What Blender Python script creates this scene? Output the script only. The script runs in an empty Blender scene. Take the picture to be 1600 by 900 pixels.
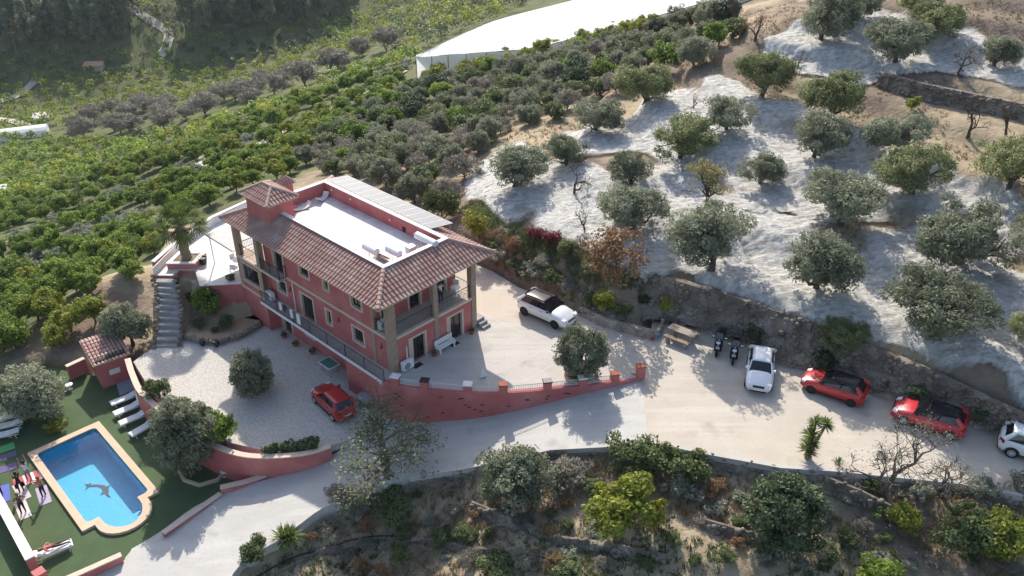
import bpy, bmesh, math, random
import numpy as np
from mathutils import Vector, Matrix

random.seed(7)
SC = bpy.context.scene
COL = SC.collection
R = math.radians
PI = math.pi

# ------------------------------------------------------------------ camera
F_PX, PITCH, CAM_H = 1330.0, R(31.0), 31.6          # focal length in photo pixels, tilt, height above the drive
cam_data = bpy.data.cameras.new('camera')
cam = bpy.data.objects.new('camera', cam_data)
COL.objects.link(cam)
cam.location = (0, 0, CAM_H)
cam.rotation_euler = (R(90) - PITCH, 0, 0)
cam_data.sensor_width = 36.0
cam_data.lens = 36.0 * F_PX / 1600.0
cam_data.clip_start = 0.5
cam_data.clip_end = 3000
SC.camera = cam

# ------------------------------------------------------------------ sky, sun, exposure
SUN_EL, SUN_AZ = R(37), R(-9)                        # azimuth from +Y, negative = towards -X
world = bpy.data.worlds.new('World')
SC.world = world
world.use_nodes = True
wn = world.node_tree
sky = wn.nodes.new('ShaderNodeTexSky')
sky.sky_type = 'NISHITA'
sky.sun_disc = False
sky.sun_elevation = SUN_EL
sky.sun_rotation = SUN_AZ
sky.air_density = 1.0
sky.dust_density = 2.0
sky.ozone_density = 1.0
bg = wn.nodes['Background']
bg.inputs['Strength'].default_value = 0.15
wn.links.new(sky.outputs['Color'], bg.inputs['Color'])
sun_data = bpy.data.lights.new('sun', 'SUN')
sun_data.energy = 4.0
sun_data.angle = R(0.6)
sun_data.color = (1.0, 0.94, 0.84)
sun = bpy.data.objects.new('sun', sun_data)
COL.objects.link(sun)
to_sun = Vector((math.sin(SUN_AZ) * math.cos(SUN_EL), math.cos(SUN_AZ) * math.cos(SUN_EL), math.sin(SUN_EL)))
sun.rotation_euler = to_sun.to_track_quat('Z', 'Y').to_euler()
SC.view_settings.view_transform = 'Standard'
SC.view_settings.look = 'None'
SC.view_settings.exposure = 0.6
SC.view_settings.gamma = 1.0
SC.view_settings.use_curve_mapping = False
SC.render.engine = 'CYCLES'
SC.cycles.max_bounces = 6
SC.cycles.diffuse_bounces = 3
SC.cycles.transparent_max_bounces = 12
SC.cycles.use_denoising = True


# ------------------------------------------------------------------ measuring helpers
def at(px, py, z=0.0):
    """place on level z that was measured at a pixel of the 1600x900 photograph"""
    a = (px - 800) / F_PX
    b = -(py - 450) / F_PX
    d = (a, math.cos(PITCH) + b * math.sin(PITCH), -math.sin(PITCH) + b * math.cos(PITCH))
    t = (z - CAM_H) / d[2]
    return Vector((d[0] * t, d[1] * t, z))


def lerp(a, b, t):
    return a + (b - a) * t


# ------------------------------------------------------------------ object helpers
def tag(o, label=None, cat=None, group=None, kind=None):
    if label: o['label'] = label
    if cat: o['category'] = cat
    if group: o['group'] = group
    if kind: o['kind'] = kind
    return o


def empty(name, loc=(0, 0, 0), rz=0.0, parent=None):
    o = bpy.data.objects.new(name, None)
    COL.objects.link(o)
    o.location = loc
    o.rotation_euler = (0, 0, rz)
    o.empty_display_size = 0.2
    if parent: o.parent = parent
    return o


def mesh_obj(name, me, parent=None, loc=None, rz=None):
    o = bpy.data.objects.new(name, me)
    COL.objects.link(o)
    if parent: o.parent = parent
    if loc is not None: o.location = loc
    if rz is not None: o.rotation_euler = (0, 0, rz)
    return o


def copy_tree(o, parent=None):
    c = o.copy()
    COL.objects.link(c)
    c.parent = parent
    for ch in list(o.children):
        copy_tree(ch, c)
    return c


class MB:
    """collects shapes, builds ONE mesh"""
    def __init__(self):
        self.v, self.f, self.m = [], [], []

    def add(self, vs, fs, mi=0):
        n = len(self.v)
        self.v += [tuple(p) for p in vs]
        self.f += [tuple(i + n for i in f) for f in fs]
        self.m += [mi] * len(fs)
        return self

    def box(self, x0, x1, y0, y1, z0, z1, mi=0, tx=0.0, ty=0.0):
        """axis box; tx, ty shrink the top"""
        self.add([(x0, y0, z0), (x1, y0, z0), (x1, y1, z0), (x0, y1, z0),
                  (x0 + tx, y0 + ty, z1), (x1 - tx, y0 + ty, z1), (x1 - tx, y1 - ty, z1), (x0 + tx, y1 - ty, z1)],
                 [(3, 2, 1, 0), (4, 5, 6, 7), (0, 1, 5, 4), (1, 2, 6, 5), (2, 3, 7, 6), (3, 0, 4, 7)], mi)
        return self

    def hexa(self, p, mi=0):
        """eight corners: four below, four above, both counter-clockwise"""
        self.add(p, [(3, 2, 1, 0), (4, 5, 6, 7), (0, 1, 5, 4), (1, 2, 6, 5), (2, 3, 7, 6), (3, 0, 4, 7)], mi)
        return self

    def tube(self, pts, rad, n=6, mi=0, caps=True):
        pts = [Vector(p) for p in pts]
        if not hasattr(rad, '__len__'): rad = [rad] * len(pts)
        base = len(self.v)
        prev = None
        for i, p in enumerate(pts):
            d = (pts[min(i + 1, len(pts) - 1)] - pts[max(i - 1, 0)])
            if d.length < 1e-9: d = Vector((0, 0, 1))
            d.normalize()
            ref = prev if prev is not None else (Vector((1, 0, 0)) if abs(d.x) < .8 else Vector((0, 1, 0)))
            a = d.cross(ref)
            if a.length < 1e-6: a = d.cross(Vector((0.3, 1, 0.2)))
            a.normalize()
            b = a.cross(d).normalized()
            prev = b
            for k in range(n):
                t = 2 * PI * k / n
                self.v.append(tuple(p + (a * math.cos(t) + b * math.sin(t)) * rad[i]))
        for i in range(len(pts) - 1):
            for k in range(n):
                k2 = (k + 1) % n
                self.f.append((base + i * n + k, base + i * n + k2, base + (i + 1) * n + k2, base + (i + 1) * n + k))
                self.m.append(mi)
        if caps:
            self.f.append(tuple(base + k for k in range(n))[::-1]); self.m.append(mi)
            self.f.append(tuple(base + (len(pts) - 1) * n + k for k in range(n))); self.m.append(mi)
        return self

    def lathe(self, prof, n=12, c=(0, 0, 0), mi=0):
        base = len(self.v)
        for r, z in prof:
            for k in range(n):
                t = 2 * PI * k / n
                self.v.append((c[0] + r * math.cos(t), c[1] + r * math.sin(t), c[2] + z))
        for i in range(len(prof) - 1):
            for k in range(n):
                k2 = (k + 1) % n
                self.f.append((base + i * n + k, base + i * n + k2, base + (i + 1) * n + k2, base + (i + 1) * n + k))
                self.m.append(mi)
        self.f.append(tuple(base + k for k in range(n))[::-1]); self.m.append(mi)
        self.f.append(tuple(base + (len(prof) - 1) * n + k for k in range(n))); self.m.append(mi)
        return self

    def prism(self, poly, z0, z1, mi=0):
        """poly: counter-clockwise (x, y)"""
        n = len(poly)
        base = len(self.v)
        for (x, y) in poly: self.v.append((x, y, z0))
        for (x, y) in poly: self.v.append((x, y, z1))
        self.f.append(tuple(base + i for i in range(n))[::-1]); self.m.append(mi)
        self.f.append(tuple(base + n + i for i in range(n))); self.m.append(mi)
        for i in range(n):
            j = (i + 1) % n
            self.f.append((base + i, base + j, base + n + j, base + n + i)); self.m.append(mi)
        return self

    def build(self, name, mats, parent=None, smooth=False, loc=None, rz=None, bevel=0.0):
        me = bpy.data.meshes.new(name)
        me.from_pydata(self.v, [], self.f)
        if not isinstance(mats, (list, tuple)): mats = [mats]
        for m in mats: me.materials.append(m)
        if len(mats) > 1: me.polygons.foreach_set('material_index', self.m)
        if smooth: me.polygons.foreach_set('use_smooth', [True] * len(self.f))
        me.update()
        o = mesh_obj(name, me, parent, loc, rz)
        if bevel:
            b = o.modifiers.new('edge', 'BEVEL')
            b.width = bevel; b.segments = 2; b.limit_method = 'ANGLE'; b.angle_limit = R(40)
        return o


def quads_mesh(name, P, mats, tint=None, smooth=False):
    """P: (n, k, 3) array of separate polygons with k corners"""
    n, k, _ = P.shape
    me = bpy.data.meshes.new(name)
    me.vertices.add(n * k)
    me.vertices.foreach_set('co', P.reshape(-1).astype(np.float32))
    me.loops.add(n * k)
    me.loops.foreach_set('vertex_index', np.arange(n * k, dtype=np.int32))
    me.polygons.add(n)
    me.polygons.foreach_set('loop_start', np.arange(0, n * k, k, dtype=np.int32))
    me.polygons.foreach_set('loop_total', np.full(n, k, dtype=np.int32))
    if tint is not None:
        a = me.attributes.new('tint', 'FLOAT', 'FACE')
        a.data.foreach_set('value', tint.astype(np.float32))
    for m in (mats if isinstance(mats, (list, tuple)) else [mats]): me.materials.append(m)
    me.update(calc_edges=True)
    if smooth: me.shade_smooth()
    return me


def grid_mesh(name, X, Y, Z, mats, keep=None, smooth=True, attrs=None):
    """X, Y, Z: (ny, nx) arrays; keep: (ny-1, nx-1) mask"""
    ny, nx = X.shape
    co = np.stack([X, Y, Z], -1).reshape(-1, 3)
    i = np.arange(ny * nx).reshape(ny, nx)
    q = np.stack([i[:-1, :-1], i[:-1, 1:], i[1:, 1:], i[1:, :-1]], -1)
    q = q[keep] if keep is not None else q.reshape(-1, 4)
    used = np.unique(q)
    rem = np.full(ny * nx, -1, dtype=np.int64)
    rem[used] = np.arange(len(used))
    q = rem[q]
    co = co[used]
    me = bpy.data.meshes.new(name)
    me.vertices.add(len(co))
    me.vertices.foreach_set('co', co.reshape(-1).astype(np.float32))
    me.loops.add(q.size)
    me.loops.foreach_set('vertex_index', q.reshape(-1).astype(np.int32))
    me.polygons.add(len(q))
    me.polygons.foreach_set('loop_start', np.arange(0, q.size, 4, dtype=np.int32))
    me.polygons.foreach_set('loop_total', np.full(len(q), 4, dtype=np.int32))
    for k, v in (attrs or {}).items():
        a = me.attributes.new(k, 'FLOAT', 'POINT')
        a.data.foreach_set('value', v.reshape(-1)[used].astype(np.float32))
    for m in (mats if isinstance(mats, (list, tuple)) else [mats]): me.materials.append(m)
    me.update(calc_edges=True)
    if smooth: me.shade_smooth()
    return me


def vnoise(x, y, s, seed=0):
    """smooth value noise in numpy, about -1..1"""
    x = np.asarray(x, float) / s + seed * 17.31
    y = np.asarray(y, float) / s + seed * 9.77
    xi, yi = np.floor(x).astype(np.int64), np.floor(y).astype(np.int64)
    fx, fy = x - xi, y - yi
    fx = fx * fx * (3 - 2 * fx); fy = fy * fy * (3 - 2 * fy)
    def h(a, b):
        n = (a * 374761393 + b * 668265263 + seed * 1442695) & 0x7fffffff
        n = ((n ^ (n >> 13)) * 1274126177) & 0x7fffffff
        return ((n ^ (n >> 16)) & 0xffff) / 32767.5 - 1
    return lerp(lerp(h(xi, yi), h(xi + 1, yi), fx), lerp(h(xi, yi + 1), h(xi + 1, yi + 1), fx), fy)


def fbm(x, y, s, seed=0, o=4):
    r, a = 0, 1
    for i in range(o):
        r = r + a * vnoise(x, y, s / 2 ** i, seed + i); a *= .5
    return r


def in_poly(x, y, poly):
    x = np.asarray(x, float); y = np.asarray(y, float)
    r = np.zeros(x.shape, bool)
    n = len(poly)
    for i in range(n):
        x0, y0 = poly[i][0], poly[i][1]
        x1, y1 = poly[(i + 1) % n][0], poly[(i + 1) % n][1]
        c = ((y0 > y) != (y1 > y)) & (x < (x1 - x0) * (y - y0) / (y1 - y0 + 1e-12) + x0)
        r ^= c
    return r


def poly_dist(x, y, poly, closed=True):
    x = np.asarray(x, float); y = np.asarray(y, float)
    d = np.full(x.shape, 1e9)
    n = len(poly)
    for i in range(n if closed else n - 1):
        ax, ay = poly[i][0], poly[i][1]
        bx, by = poly[(i + 1) % n][0], poly[(i + 1) % n][1]
        L = (bx - ax) ** 2 + (by - ay) ** 2 + 1e-12
        t = np.clip(((x - ax) * (bx - ax) + (y - ay) * (by - ay)) / L, 0, 1)
        d = np.minimum(d, np.hypot(x - ax - t * (bx - ax), y - ay - t * (by - ay)))
    return d


def smooth_path(pts, n=6, closed=False):
    """Catmull-Rom through the points"""
    P = [Vector(p) for p in pts]
    out = []
    N = len(P)
    for i in range(N if closed else N - 1):
        p1, p2 = P[i], P[(i + 1) % N]
        p0 = P[(i - 1) % N] if (closed or i > 0) else p1 * 2 - p2
        p3 = P[(i + 2) % N] if (closed or i + 2 < N) else p2 * 2 - p1
        for k in range(n):
            t = k / n
            out.append(.5 * ((2 * p1) + (p2 - p0) * t + (2 * p0 - 5 * p1 + 4 * p2 - p3) * t * t + (3 * p1 - p0 - 3 * p2 + p3) * t ** 3))
    if not closed: out.append(P[-1])
    return out


# ------------------------------------------------------------------ materials
def mat(name, col, rough=.7, col2=None, scale=3.0, bump=0.0, bscale=None, metal=0.0, spec=.4, detail=5, contrast=(.35, .65),
        col3=None, scale3=.4, dist=.02):
    m = bpy.data.materials.new(name)
    m.use_nodes = True
    nt = m.node_tree
    b = nt.nodes['Principled BSDF']
    b.inputs['Roughness'].default_value = rough
    b.inputs['Metallic'].default_value = metal
    b.inputs['Specular IOR Level'].default_value = spec
    b.inputs['Base Color'].default_value = (*col, 1)
    if col2 is None and not bump: return m
    tc = nt.nodes.new('ShaderNodeTexCoord')
    out = None
    if col2 is not None:
        out = _mixnoise(nt, tc, col, col2, scale, detail, contrast)
        if col3 is not None:
            n3 = nt.nodes.new('ShaderNodeTexNoise')
            n3.inputs['Scale'].default_value = scale3; n3.inputs['Detail'].default_value = 6
            nt.links.new(tc.outputs['Object'], n3.inputs['Vector'])
            r3 = nt.nodes.new('ShaderNodeMapRange')
            r3.inputs['From Min'].default_value = .48; r3.inputs['From Max'].default_value = .66
            nt.links.new(n3.outputs['Fac'], r3.inputs['Value'])
            mx = nt.nodes.new('ShaderNodeMix'); mx.data_type = 'RGBA'
            nt.links.new(r3.outputs['Result'], mx.inputs['Factor'])
            nt.links.new(out, mx.inputs['A'])
            mx.inputs['B'].default_value = (*col3, 1)
            out = mx.outputs['Result']
        nt.links.new(out, b.inputs['Base Color'])
    if bump:
        n = nt.nodes.new('ShaderNodeTexNoise')
        n.inputs['Scale'].default_value = bscale or scale * 4
        n.inputs['Detail'].default_value = 6
        nt.links.new(tc.outputs['Object'], n.inputs['Vector'])
        bp = nt.nodes.new('ShaderNodeBump')
        bp.inputs['Strength'].default_value = bump
        bp.inputs['Distance'].default_value = dist
        nt.links.new(n.outputs['Fac'], bp.inputs['Height'])
        nt.links.new(bp.outputs['Normal'], b.inputs['Normal'])
    return m


def _mixnoise(nt, tc, col, col2, scale, detail=5, contrast=(.35, .65)):
    n = nt.nodes.new('ShaderNodeTexNoise')
    n.inputs['Scale'].default_value = scale
    n.inputs['Detail'].default_value = detail
    n.inputs['Roughness'].default_value = .65
    nt.links.new(tc.outputs['Object'], n.inputs['Vector'])
    r = nt.nodes.new('ShaderNodeMapRange')
    r.inputs['From Min'].default_value, r.inputs['From Max'].default_value = contrast
    nt.links.new(n.outputs['Fac'], r.inputs['Value'])
    mx = nt.nodes.new('ShaderNodeMix'); mx.data_type = 'RGBA'
    nt.links.new(r.outputs['Result'], mx.inputs['Factor'])
    mx.inputs['A'].default_value = (*col, 1)
    mx.inputs['B'].default_value = (*col2, 1)
    return mx.outputs['Result']


def leaf_mat(name, dark, light, trans=.3, odd=None, rough=.55):
    """foliage: colour from the leaf's own tint, a share of light passes through the leaf"""
    m = bpy.data.materials.new(name)
    m.use_nodes = True
    nt = m.node_tree
    b = nt.nodes['Principled BSDF']
    b.inputs['Roughness'].default_value = rough
    b.inputs['Specular IOR Level'].default_value = .25
    at_ = nt.nodes.new('ShaderNodeAttribute'); at_.attribute_name = 'tint'
    oi = nt.nodes.new('ShaderNodeObjectInfo')
    ad = nt.nodes.new('ShaderNodeMath'); ad.operation = 'MULTIPLY_ADD'
    nt.links.new(oi.outputs['Random'], ad.inputs[0]); ad.inputs[1].default_value = .36
    sb = nt.nodes.new('ShaderNodeMath'); sb.operation = 'ADD'; sb.inputs[1].default_value = -.18
    nt.links.new(at_.outputs['Fac'], sb.inputs[0])
    nt.links.new(sb.outputs[0], ad.inputs[2])
    cr = nt.nodes.new('ShaderNodeValToRGB')
    cr.color_ramp.elements[0].color = (*dark, 1)
    cr.color_ramp.elements[1].color = (*light, 1)
    cr.color_ramp.elements[0].position = .05
    cr.color_ramp.elements[1].position = .9
    if odd:
        e = cr.color_ramp.elements.new(.97); e.color = (*odd, 1)
    nt.links.new(ad.outputs[0], cr.inputs['Fac'])
    nt.links.new(cr.outputs['Color'], b.inputs['Base Color'])
    tr = nt.nodes.new('ShaderNodeBsdfTranslucent')
    nt.links.new(cr.outputs['Color'], tr.inputs['Color'])
    ms = nt.nodes.new('ShaderNodeMixShader'); ms.inputs[0].default_value = trans
    nt.links.new(b.outputs[0], ms.inputs[1]); nt.links.new(tr.outputs[0], ms.inputs[2])
    nt.links.new(ms.outputs[0], nt.nodes['Material Output'].inputs['Surface'])
    return m


M = {}
M['red'] = mat('red_render', (.50, .152, .138), .85, (.42, .120, .112), 1.3, .25, 30, contrast=(.3, .7), col3=(.53, .195, .175), scale3=.5)
M['cream'] = mat('cream_trim', (.66, .53, .41), .8, (.58, .46, .36), 3, .2, 40)
M['stone_pillar'] = mat('tan_pillar', (.40, .30, .22), .85, (.30, .215, .15), 5, .4, 25)
M['white'] = mat('white_paint', (.78, .77, .74), .7, (.70, .69, .66), 2)
M['roof_floor'] = mat('white_roof_coating', (.76, .75, .74), .75, (.62, .60, .57), .9, .15, 8, col3=(.55, .52, .48), scale3=.55)
M['tile'] = mat('clay_tile', (.45, .275, .225), .85, (.38, .215, .172), 2.2, .3, 30, contrast=(.3, .7), col3=(.51, .36, .295), scale3=1.1)
M['ridge'] = mat('ridge_mortar', (.50, .34, .275), .85, (.41, .25, .195), 4)
M['glass'] = mat('dark_glass', (.012, .014, .018), .08, spec=.6)
M['dark'] = mat('dark_interior', (.02, .018, .017), .8)
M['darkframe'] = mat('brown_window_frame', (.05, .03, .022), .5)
M['iron'] = mat('black_iron', (.025, .025, .03), .5, spec=.4)
M['concrete'] = mat('pale_concrete', (.44, .41, .37), .9, (.36, .335, .30), .6, .25, 14, col3=(.50, .475, .43), scale3=.25)
M['joint'] = mat('white_joint', (.52, .49, .44), .9)
M['drive'] = mat('sandy_drive', (.50, .425, .335), .95, (.42, .355, .275), .5, .5, 10, col3=(.56, .49, .40), scale3=.16)
M['ramp'] = mat('concrete_ramp', (.50, .475, .435), .9, (.43, .41, .38), .5, .3, 12, col3=(.55, .53, .49), scale3=.2)
M['gravel'] = mat('white_gravel', (.60, .56, .505), .95, (.43, .40, .36), 9, .9, 9, contrast=(.4, .6), dist=.05)
M['lawn'] = mat('artificial_turf', (.070, .112, .046), .95, (.056, .092, .038), .9, .6, 60, col3=(.082, .118, .056), scale3=.35)
M['coping'] = mat('sandstone_coping', (.62, .47, .33), .8, (.56, .42, .29), 2, .15, 20)
M['pooltile'] = mat('pool_mosaic', (.018, .36, .58), .5, (.013, .31, .53), 9)
M['dolphin'] = mat('dolphin_mosaic', (.008, .016, .05), .4)
M['wood'] = mat('weathered_wood', (.30, .23, .16), .85, (.22, .165, .115), 5, .3, 20)
M['stone'] = mat('grey_stone', (.25, .215, .18), .95, (.15, .125, .10), 1.4, .6, 6, col3=(.33, .29, .24), scale3=.9)
M['wallstone'] = mat('dark_wall_stone', (.20, .165, .13), .95, (.105, .084, .066), 1.4, .6, 6, col3=(.28, .24, .195), scale3=.9)
M['kerbstone'] = mat('sand_stone_kerb', (.36, .30, .235), .95, (.25, .205, .16), 1.6, .6, 7, col3=(.45, .39, .31), scale3=1.1)
M['terracotta'] = mat('terracotta', (.33, .10, .06), .85, (.27, .08, .05), 4)
M['plastic_w'] = mat('white_plastic', (.78, .78, .78), .45)
M['steel'] = mat('brushed_steel', (.62, .63, .64), .35, metal=.6)
M['grey'] = mat('grey_metal', (.30, .31, .32), .5, metal=.3)
M['bark'] = mat('olive_bark', (.105, .082, .062), .95, (.065, .05, .038), 6, .6, 12)
M['barkg'] = mat('grey_bark', (.16, .135, .11), .95, (.10, .083, .068), 6, .5, 12)
M['palmbark'] = mat('palm_bark', (.27, .205, .14), .95, (.19, .14, .095), 8, .8, 14)

def worn(name, base, dark, light, ang, rough=.95, b_dist=.03):
    """paving with drifted sand, wheel-worn streaks along the way it is driven, spots and fine grain"""
    m = mat(name, base, rough, dark, .45, .5, 9, contrast=(.3, .75), dist=b_dist, detail=9)
    nt = m.node_tree; b = nt.nodes['Principled BSDF']
    tc = nt.nodes.new('ShaderNodeTexCoord')
    src = b.inputs['Base Color'].links[0].from_socket
    for (sc, rot, lo, hi, col, amt, det) in (((.10, 1.5, 1), ang, .50, .66, light, .4, 4), ((.16, 2.6, 1), ang + .05, .56, .68, dark, .3, 5), ((.5, .5, 1), 0, .60, .72, tuple(c * .72 for c in dark), .6, 8), ((7, 7, 7), 0, .55, .75, tuple(c * .8 for c in dark), .5, 3)):
        mp = nt.nodes.new('ShaderNodeMapping'); mp.vector_type = 'TEXTURE' if False else 'POINT'
        mp.inputs['Rotation'].default_value = (0, 0, -rot); mp.inputs['Scale'].default_value = sc
        nt.links.new(tc.outputs['Object'], mp.inputs['Vector'])
        n = nt.nodes.new('ShaderNodeTexNoise'); n.inputs['Scale'].default_value = 1; n.inputs['Detail'].default_value = det
        nt.links.new(mp.outputs['Vector'], n.inputs['Vector'])
        r = nt.nodes.new('ShaderNodeMapRange'); r.inputs['From Min'].default_value = lo; r.inputs['From Max'].default_value = hi; r.inputs['To Max'].default_value = amt
        nt.links.new(n.outputs['Fac'], r.inputs['Value'])
        mx = nt.nodes.new('ShaderNodeMix'); mx.data_type = 'RGBA'
        nt.links.new(r.outputs['Result'], mx.inputs['Factor']); nt.links.new(src, mx.inputs['A']); mx.inputs['B'].default_value = (*col, 1)
        src = mx.outputs['Result']
    nt.links.new(src, b.inputs['Base Color'])
    return m
M['drive'] = worn('sandy_drive', (.53, .47, .395), (.44, .385, .315), (.60, .55, .475), R(-28))
M['ramp'] = worn('concrete_ramp', (.51, .49, .455), (.42, .40, .37), (.58, .56, .52), R(15), .9, .015)
M['concrete'] = worn('pale_concrete', (.50, .465, .42), (.40, .37, .33), (.57, .535, .48), R(46), .9, .01)
# ------------------------------------------------------------------ house frame: local x = across the house, local y = along it
H_ANG = R(46.5)
H_O = Vector((-7.3, 42.35, 0))
def hp(u, v, z=0.0):
    return Vector((H_O.x + v * math.cos(H_ANG) - u * math.sin(H_ANG), H_O.y + v * math.sin(H_ANG) + u * math.cos(H_ANG), z))

# ------------------------------------------------------------------ levels of the place
Z_YARD, Z_LAWN = -2.7, -4.6
RX = [-60, -26, -21, -17, -13, -9, -5, 0, 4, 8, 60]
RZ = [-5.2, -4.85, -4.62, -4.3, -3.7, -3.0, -2.45, -1.35, -.55, 0.0, 0.0]
def ramp_z(x): return np.interp(x, RX, RZ)

WALL_TOP = smooth_path([(-7.85, 41.5, 0), (-6.19, 41.0, 0), (-4.23, 40.68, 0), (-2.11, 40.42, 0), (0, 40.46, 0), (2.12, 40.75, 0), (4.26, 41.12, 0), (6.24, 41.5, 0), (7.83, 41.82, 0)], 4)
DRIVE_UP = [(-12.0, 63.5), (-4.5, 57.5), (-1.43, 55.0), (.46, 52.7), (4.61, 49.3), (6.02, 47.85), (9.1, 46.3), (9.5, 48.3), (12.59, 47.3), (14.98, 45.65), (16.52, 43.7), (19.34, 42.3), (21.14, 40.75), (23.85, 38.95), (28.38, 36.2), (34.0, 33.0), (48, 27)]
DRIVE_LOW = [(48, 24), (34, 29.2), (26.24, 31.9), (23.37, 32.82), (20.22, 33.29), (17.0, 33.77), (14.35, 34.02), (10.79, 35.02), (7.6, 36.1)]
DRIVE = DRIVE_UP + DRIVE_LOW + [(7.95, 41.9), (7.9, 42.4)] + [tuple(hp(-1.0, 2)[:2]), tuple(hp(.2, 6.9)[:2]), tuple(hp(16.0, 7.2)[:2])]
PLATEAU = DRIVE_UP + DRIVE_LOW + [tuple(p[:2]) for p in reversed(WALL_TOP)] + [tuple(hp(0, .5)[:2]), tuple(hp(16.4, .5)[:2]), (-22.6, 53.0), (-26.9, 55.2), (-28.5, 62.5), (-22.5, 66.5)]
RAMP_UP = [(8.0, 41.9), (6.24, 41.5), (4.26, 41.12), (2.12, 40.75), (0, 40.46), (-2.11, 40.42), (-4.23, 40.68), (-6.19, 40.95), (-8.3, 40.6), (-9.7, 39.4), (-10.9, 38.6), (-12.5, 37.95), (-14, 37.3), (-16.6, 36.75), (-18.4, 35.4), (-19.6, 33.7), (-20.4, 32.9), (-21.6, 31.9), (-23.3, 30.4), (-27, 27)]
RAMP_LOW = [(7.68, 36.05)] + [tuple(at(*p)[:2]) for p in ((950, 695, -.3), (860, 705, -1.1), (730, 735, -2.15), (640, 745, -2.6), (560, 775, -3.15), (500, 800, -3.5), (440, 850, -4.0), (385, 880, -4.2), (365, 905, -4.3))] + [(-14.6, 26.5)]
YARD = [(-25.9, 47.3), (-24.6, 50.3), (-22, 49.9), (-18.7, 51.3), (-17.2, 52.3), tuple(hp(13.2, .3)[:2]), tuple(hp(0.2, .3)[:2]), (-6.3, 41.05), (-8.3, 40.6), (-9.7, 39.4), (-10.87, 38.75), (-13.95, 38.1), (-17.7, 39.3), (-21.4, 41.6), (-24.2, 45)]
LAWN = [(-30.3, 48.4), (-26.6, 47.6), (-25.3, 46.5), (-24.0, 44.6), (-21.4, 41.4), (-17.8, 39.0), (-15.5, 37.4), (-16.6, 36.75), (-18.4, 35.4), (-19.6, 33.7), (-20.0, 32.6), (-21.0, 31.7), (-22.3, 30.6), (-24, 28.5), (-28, 28), (-40, 34), (-40, 47), (-34, 49.5)]
RAMP_POLY = RAMP_UP + RAMP_LOW[::-1]

# ------------------------------------------------------------------ terrain heights
CTRL = [at(*p) for p in (
    # orchard terraces
    (742, 330, 1.9), (800, 352, 2.3), (860, 385, 2.5), (960, 415, 2.6), (1050, 432, 2.6), (1180, 472, 2.5), (1300, 512, 2.4), (1450, 573, 2.1), (1600, 650, 1.9), (1750, 720, 1.7),
    (760, 260, 1.4), (850, 250, 3.3), (1000, 300, 4.0), (1200, 350, 4.2), (1450, 400, 4.3), (1600, 450, 4.4), (1750, 520, 4.4),
    (950, 160, 4.2), (1100, 200, 5.8), (1300, 230, 6.2), (1500, 280, 6.5), (1600, 300, 6.6), (1780, 330, 7),
    (1150, 100, 8), (1300, 130, 8.2), (1450, 170, 8.2), (1600, 200, 8.4), (1200, 50, 10), (1400, 60, 10.5), (1600, 90, 10.7), (1800, 120, 11), (1250, 5, 11.5), (1500, 5, 12.8), (1700, 5, 13.5),
    # crest and thicket behind the house
    (900, 130, 1.2), (1000, 100, 2.5), (800, 170, -.8), (700, 200, -2.8), (600, 230, -4.2), (560, 270, -2.5), (650, 290, -.5), (700, 310, .5), (1060, 70, 4), (1130, 20, 5),
    (650, 130, -9), (760, 100, -9), (880, 70, -8), (1000, 45, -7), (1100, 8, -5),
    # slope on the valley side
    (215, 415, -2.6), (180, 480, -3.4), (130, 520, -3.9), (60, 560, -4.6), (0, 600, -5), (-100, 640, -5.5), (330, 300, -7), (420, 262, -7),
    (100, 450, -9), (200, 350, -12), (300, 290, -11), (400, 245, -11), (500, 225, -8), (0, 450, -13), (-120, 480, -14), (0, 520, -8),
    (100, 330, -27), (0, 350, -28), (-150, 370, -30), (300, 230, -26), (450, 190, -18), (550, 140, -18), (620, 100, -16), (650, 60, -19), (720, 15, -21), (800, 5, -17),
    (100, 260, -41), (0, 270, -42), (-150, 280, -43), (250, 200, -38), (400, 150, -33), (500, 100, -31), (600, 50, -29), (660, 5, -28),
    (100, 200, -47), (-100, 200, -48), (300, 150, -45), (450, 100, -42), (550, 50, -38), (100, 150, -49), (0, 150, -50), (300, 110, -48),
    (100, 100, -45), (-100, 90, -45), (300, 70, -43), (450, 40, -40), (560, 10, -36), (0, 20, -34), (200, 10, -35), (350, 10, -36),
    # below the road, towards the camera
    (860, 735, -1.9), (960, 740, -1.2), (1060, 745, -1.0), (1150, 755, -1.0), (1250, 770, -1.0), (1400, 785, -.9), (1600, 815, -.8), (1750, 830, -.7),
    (640, 770, -3.5), (730, 760, -2.8), (560, 805, -4.1), (480, 850, -4.6), (430, 890, -4.9), (600, 850, -4.4), (700, 800, -3.5), (800, 840, -2.8), (1000, 830, -1.7), (1150, 840, -1.5), (1300, 850, -1.5), (1450, 850, -1.4), (1600, 870, -1.3),
    (700, 890, -4.2), (1000, 890, -2.3), (1300, 895, -2.0), (1600, 895, -1.8), (500, 920, -5.4), (800, 1100, -4), (300, 1050, -6.5), (1300, 1100, -3.4), (1700, 1000, -2.6), (0, 1000, -7.5), (-150, 850, -6.5))]
CTRL = [tuple(p) for p in CTRL] + [(-200, 420, -12), (-60, 430, -8), (60, 420, 0), (160, 330, 18), (220, 200, 22), (200, 100, 16), (120, 60, 8), (80, 20, -1), (-330, 300, -38), (-330, 480, -6), (-250, 150, -44), (0, 480, 4), (230, 480, 24), (-120, 60, -24), (-90, 25, -18), (-60, 10, -14), (0, 5, -8), (60, 5, -6)]
CTRL += [(-9, 60, -.2), (-18, 64, -1.5), (-24, 68, -3.5), (-30, 62, -3.6), (-29, 56, -3.2), (-33, 51, -4.6), (-38, 46, -5.5), (-42, 38, -7)]
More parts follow.
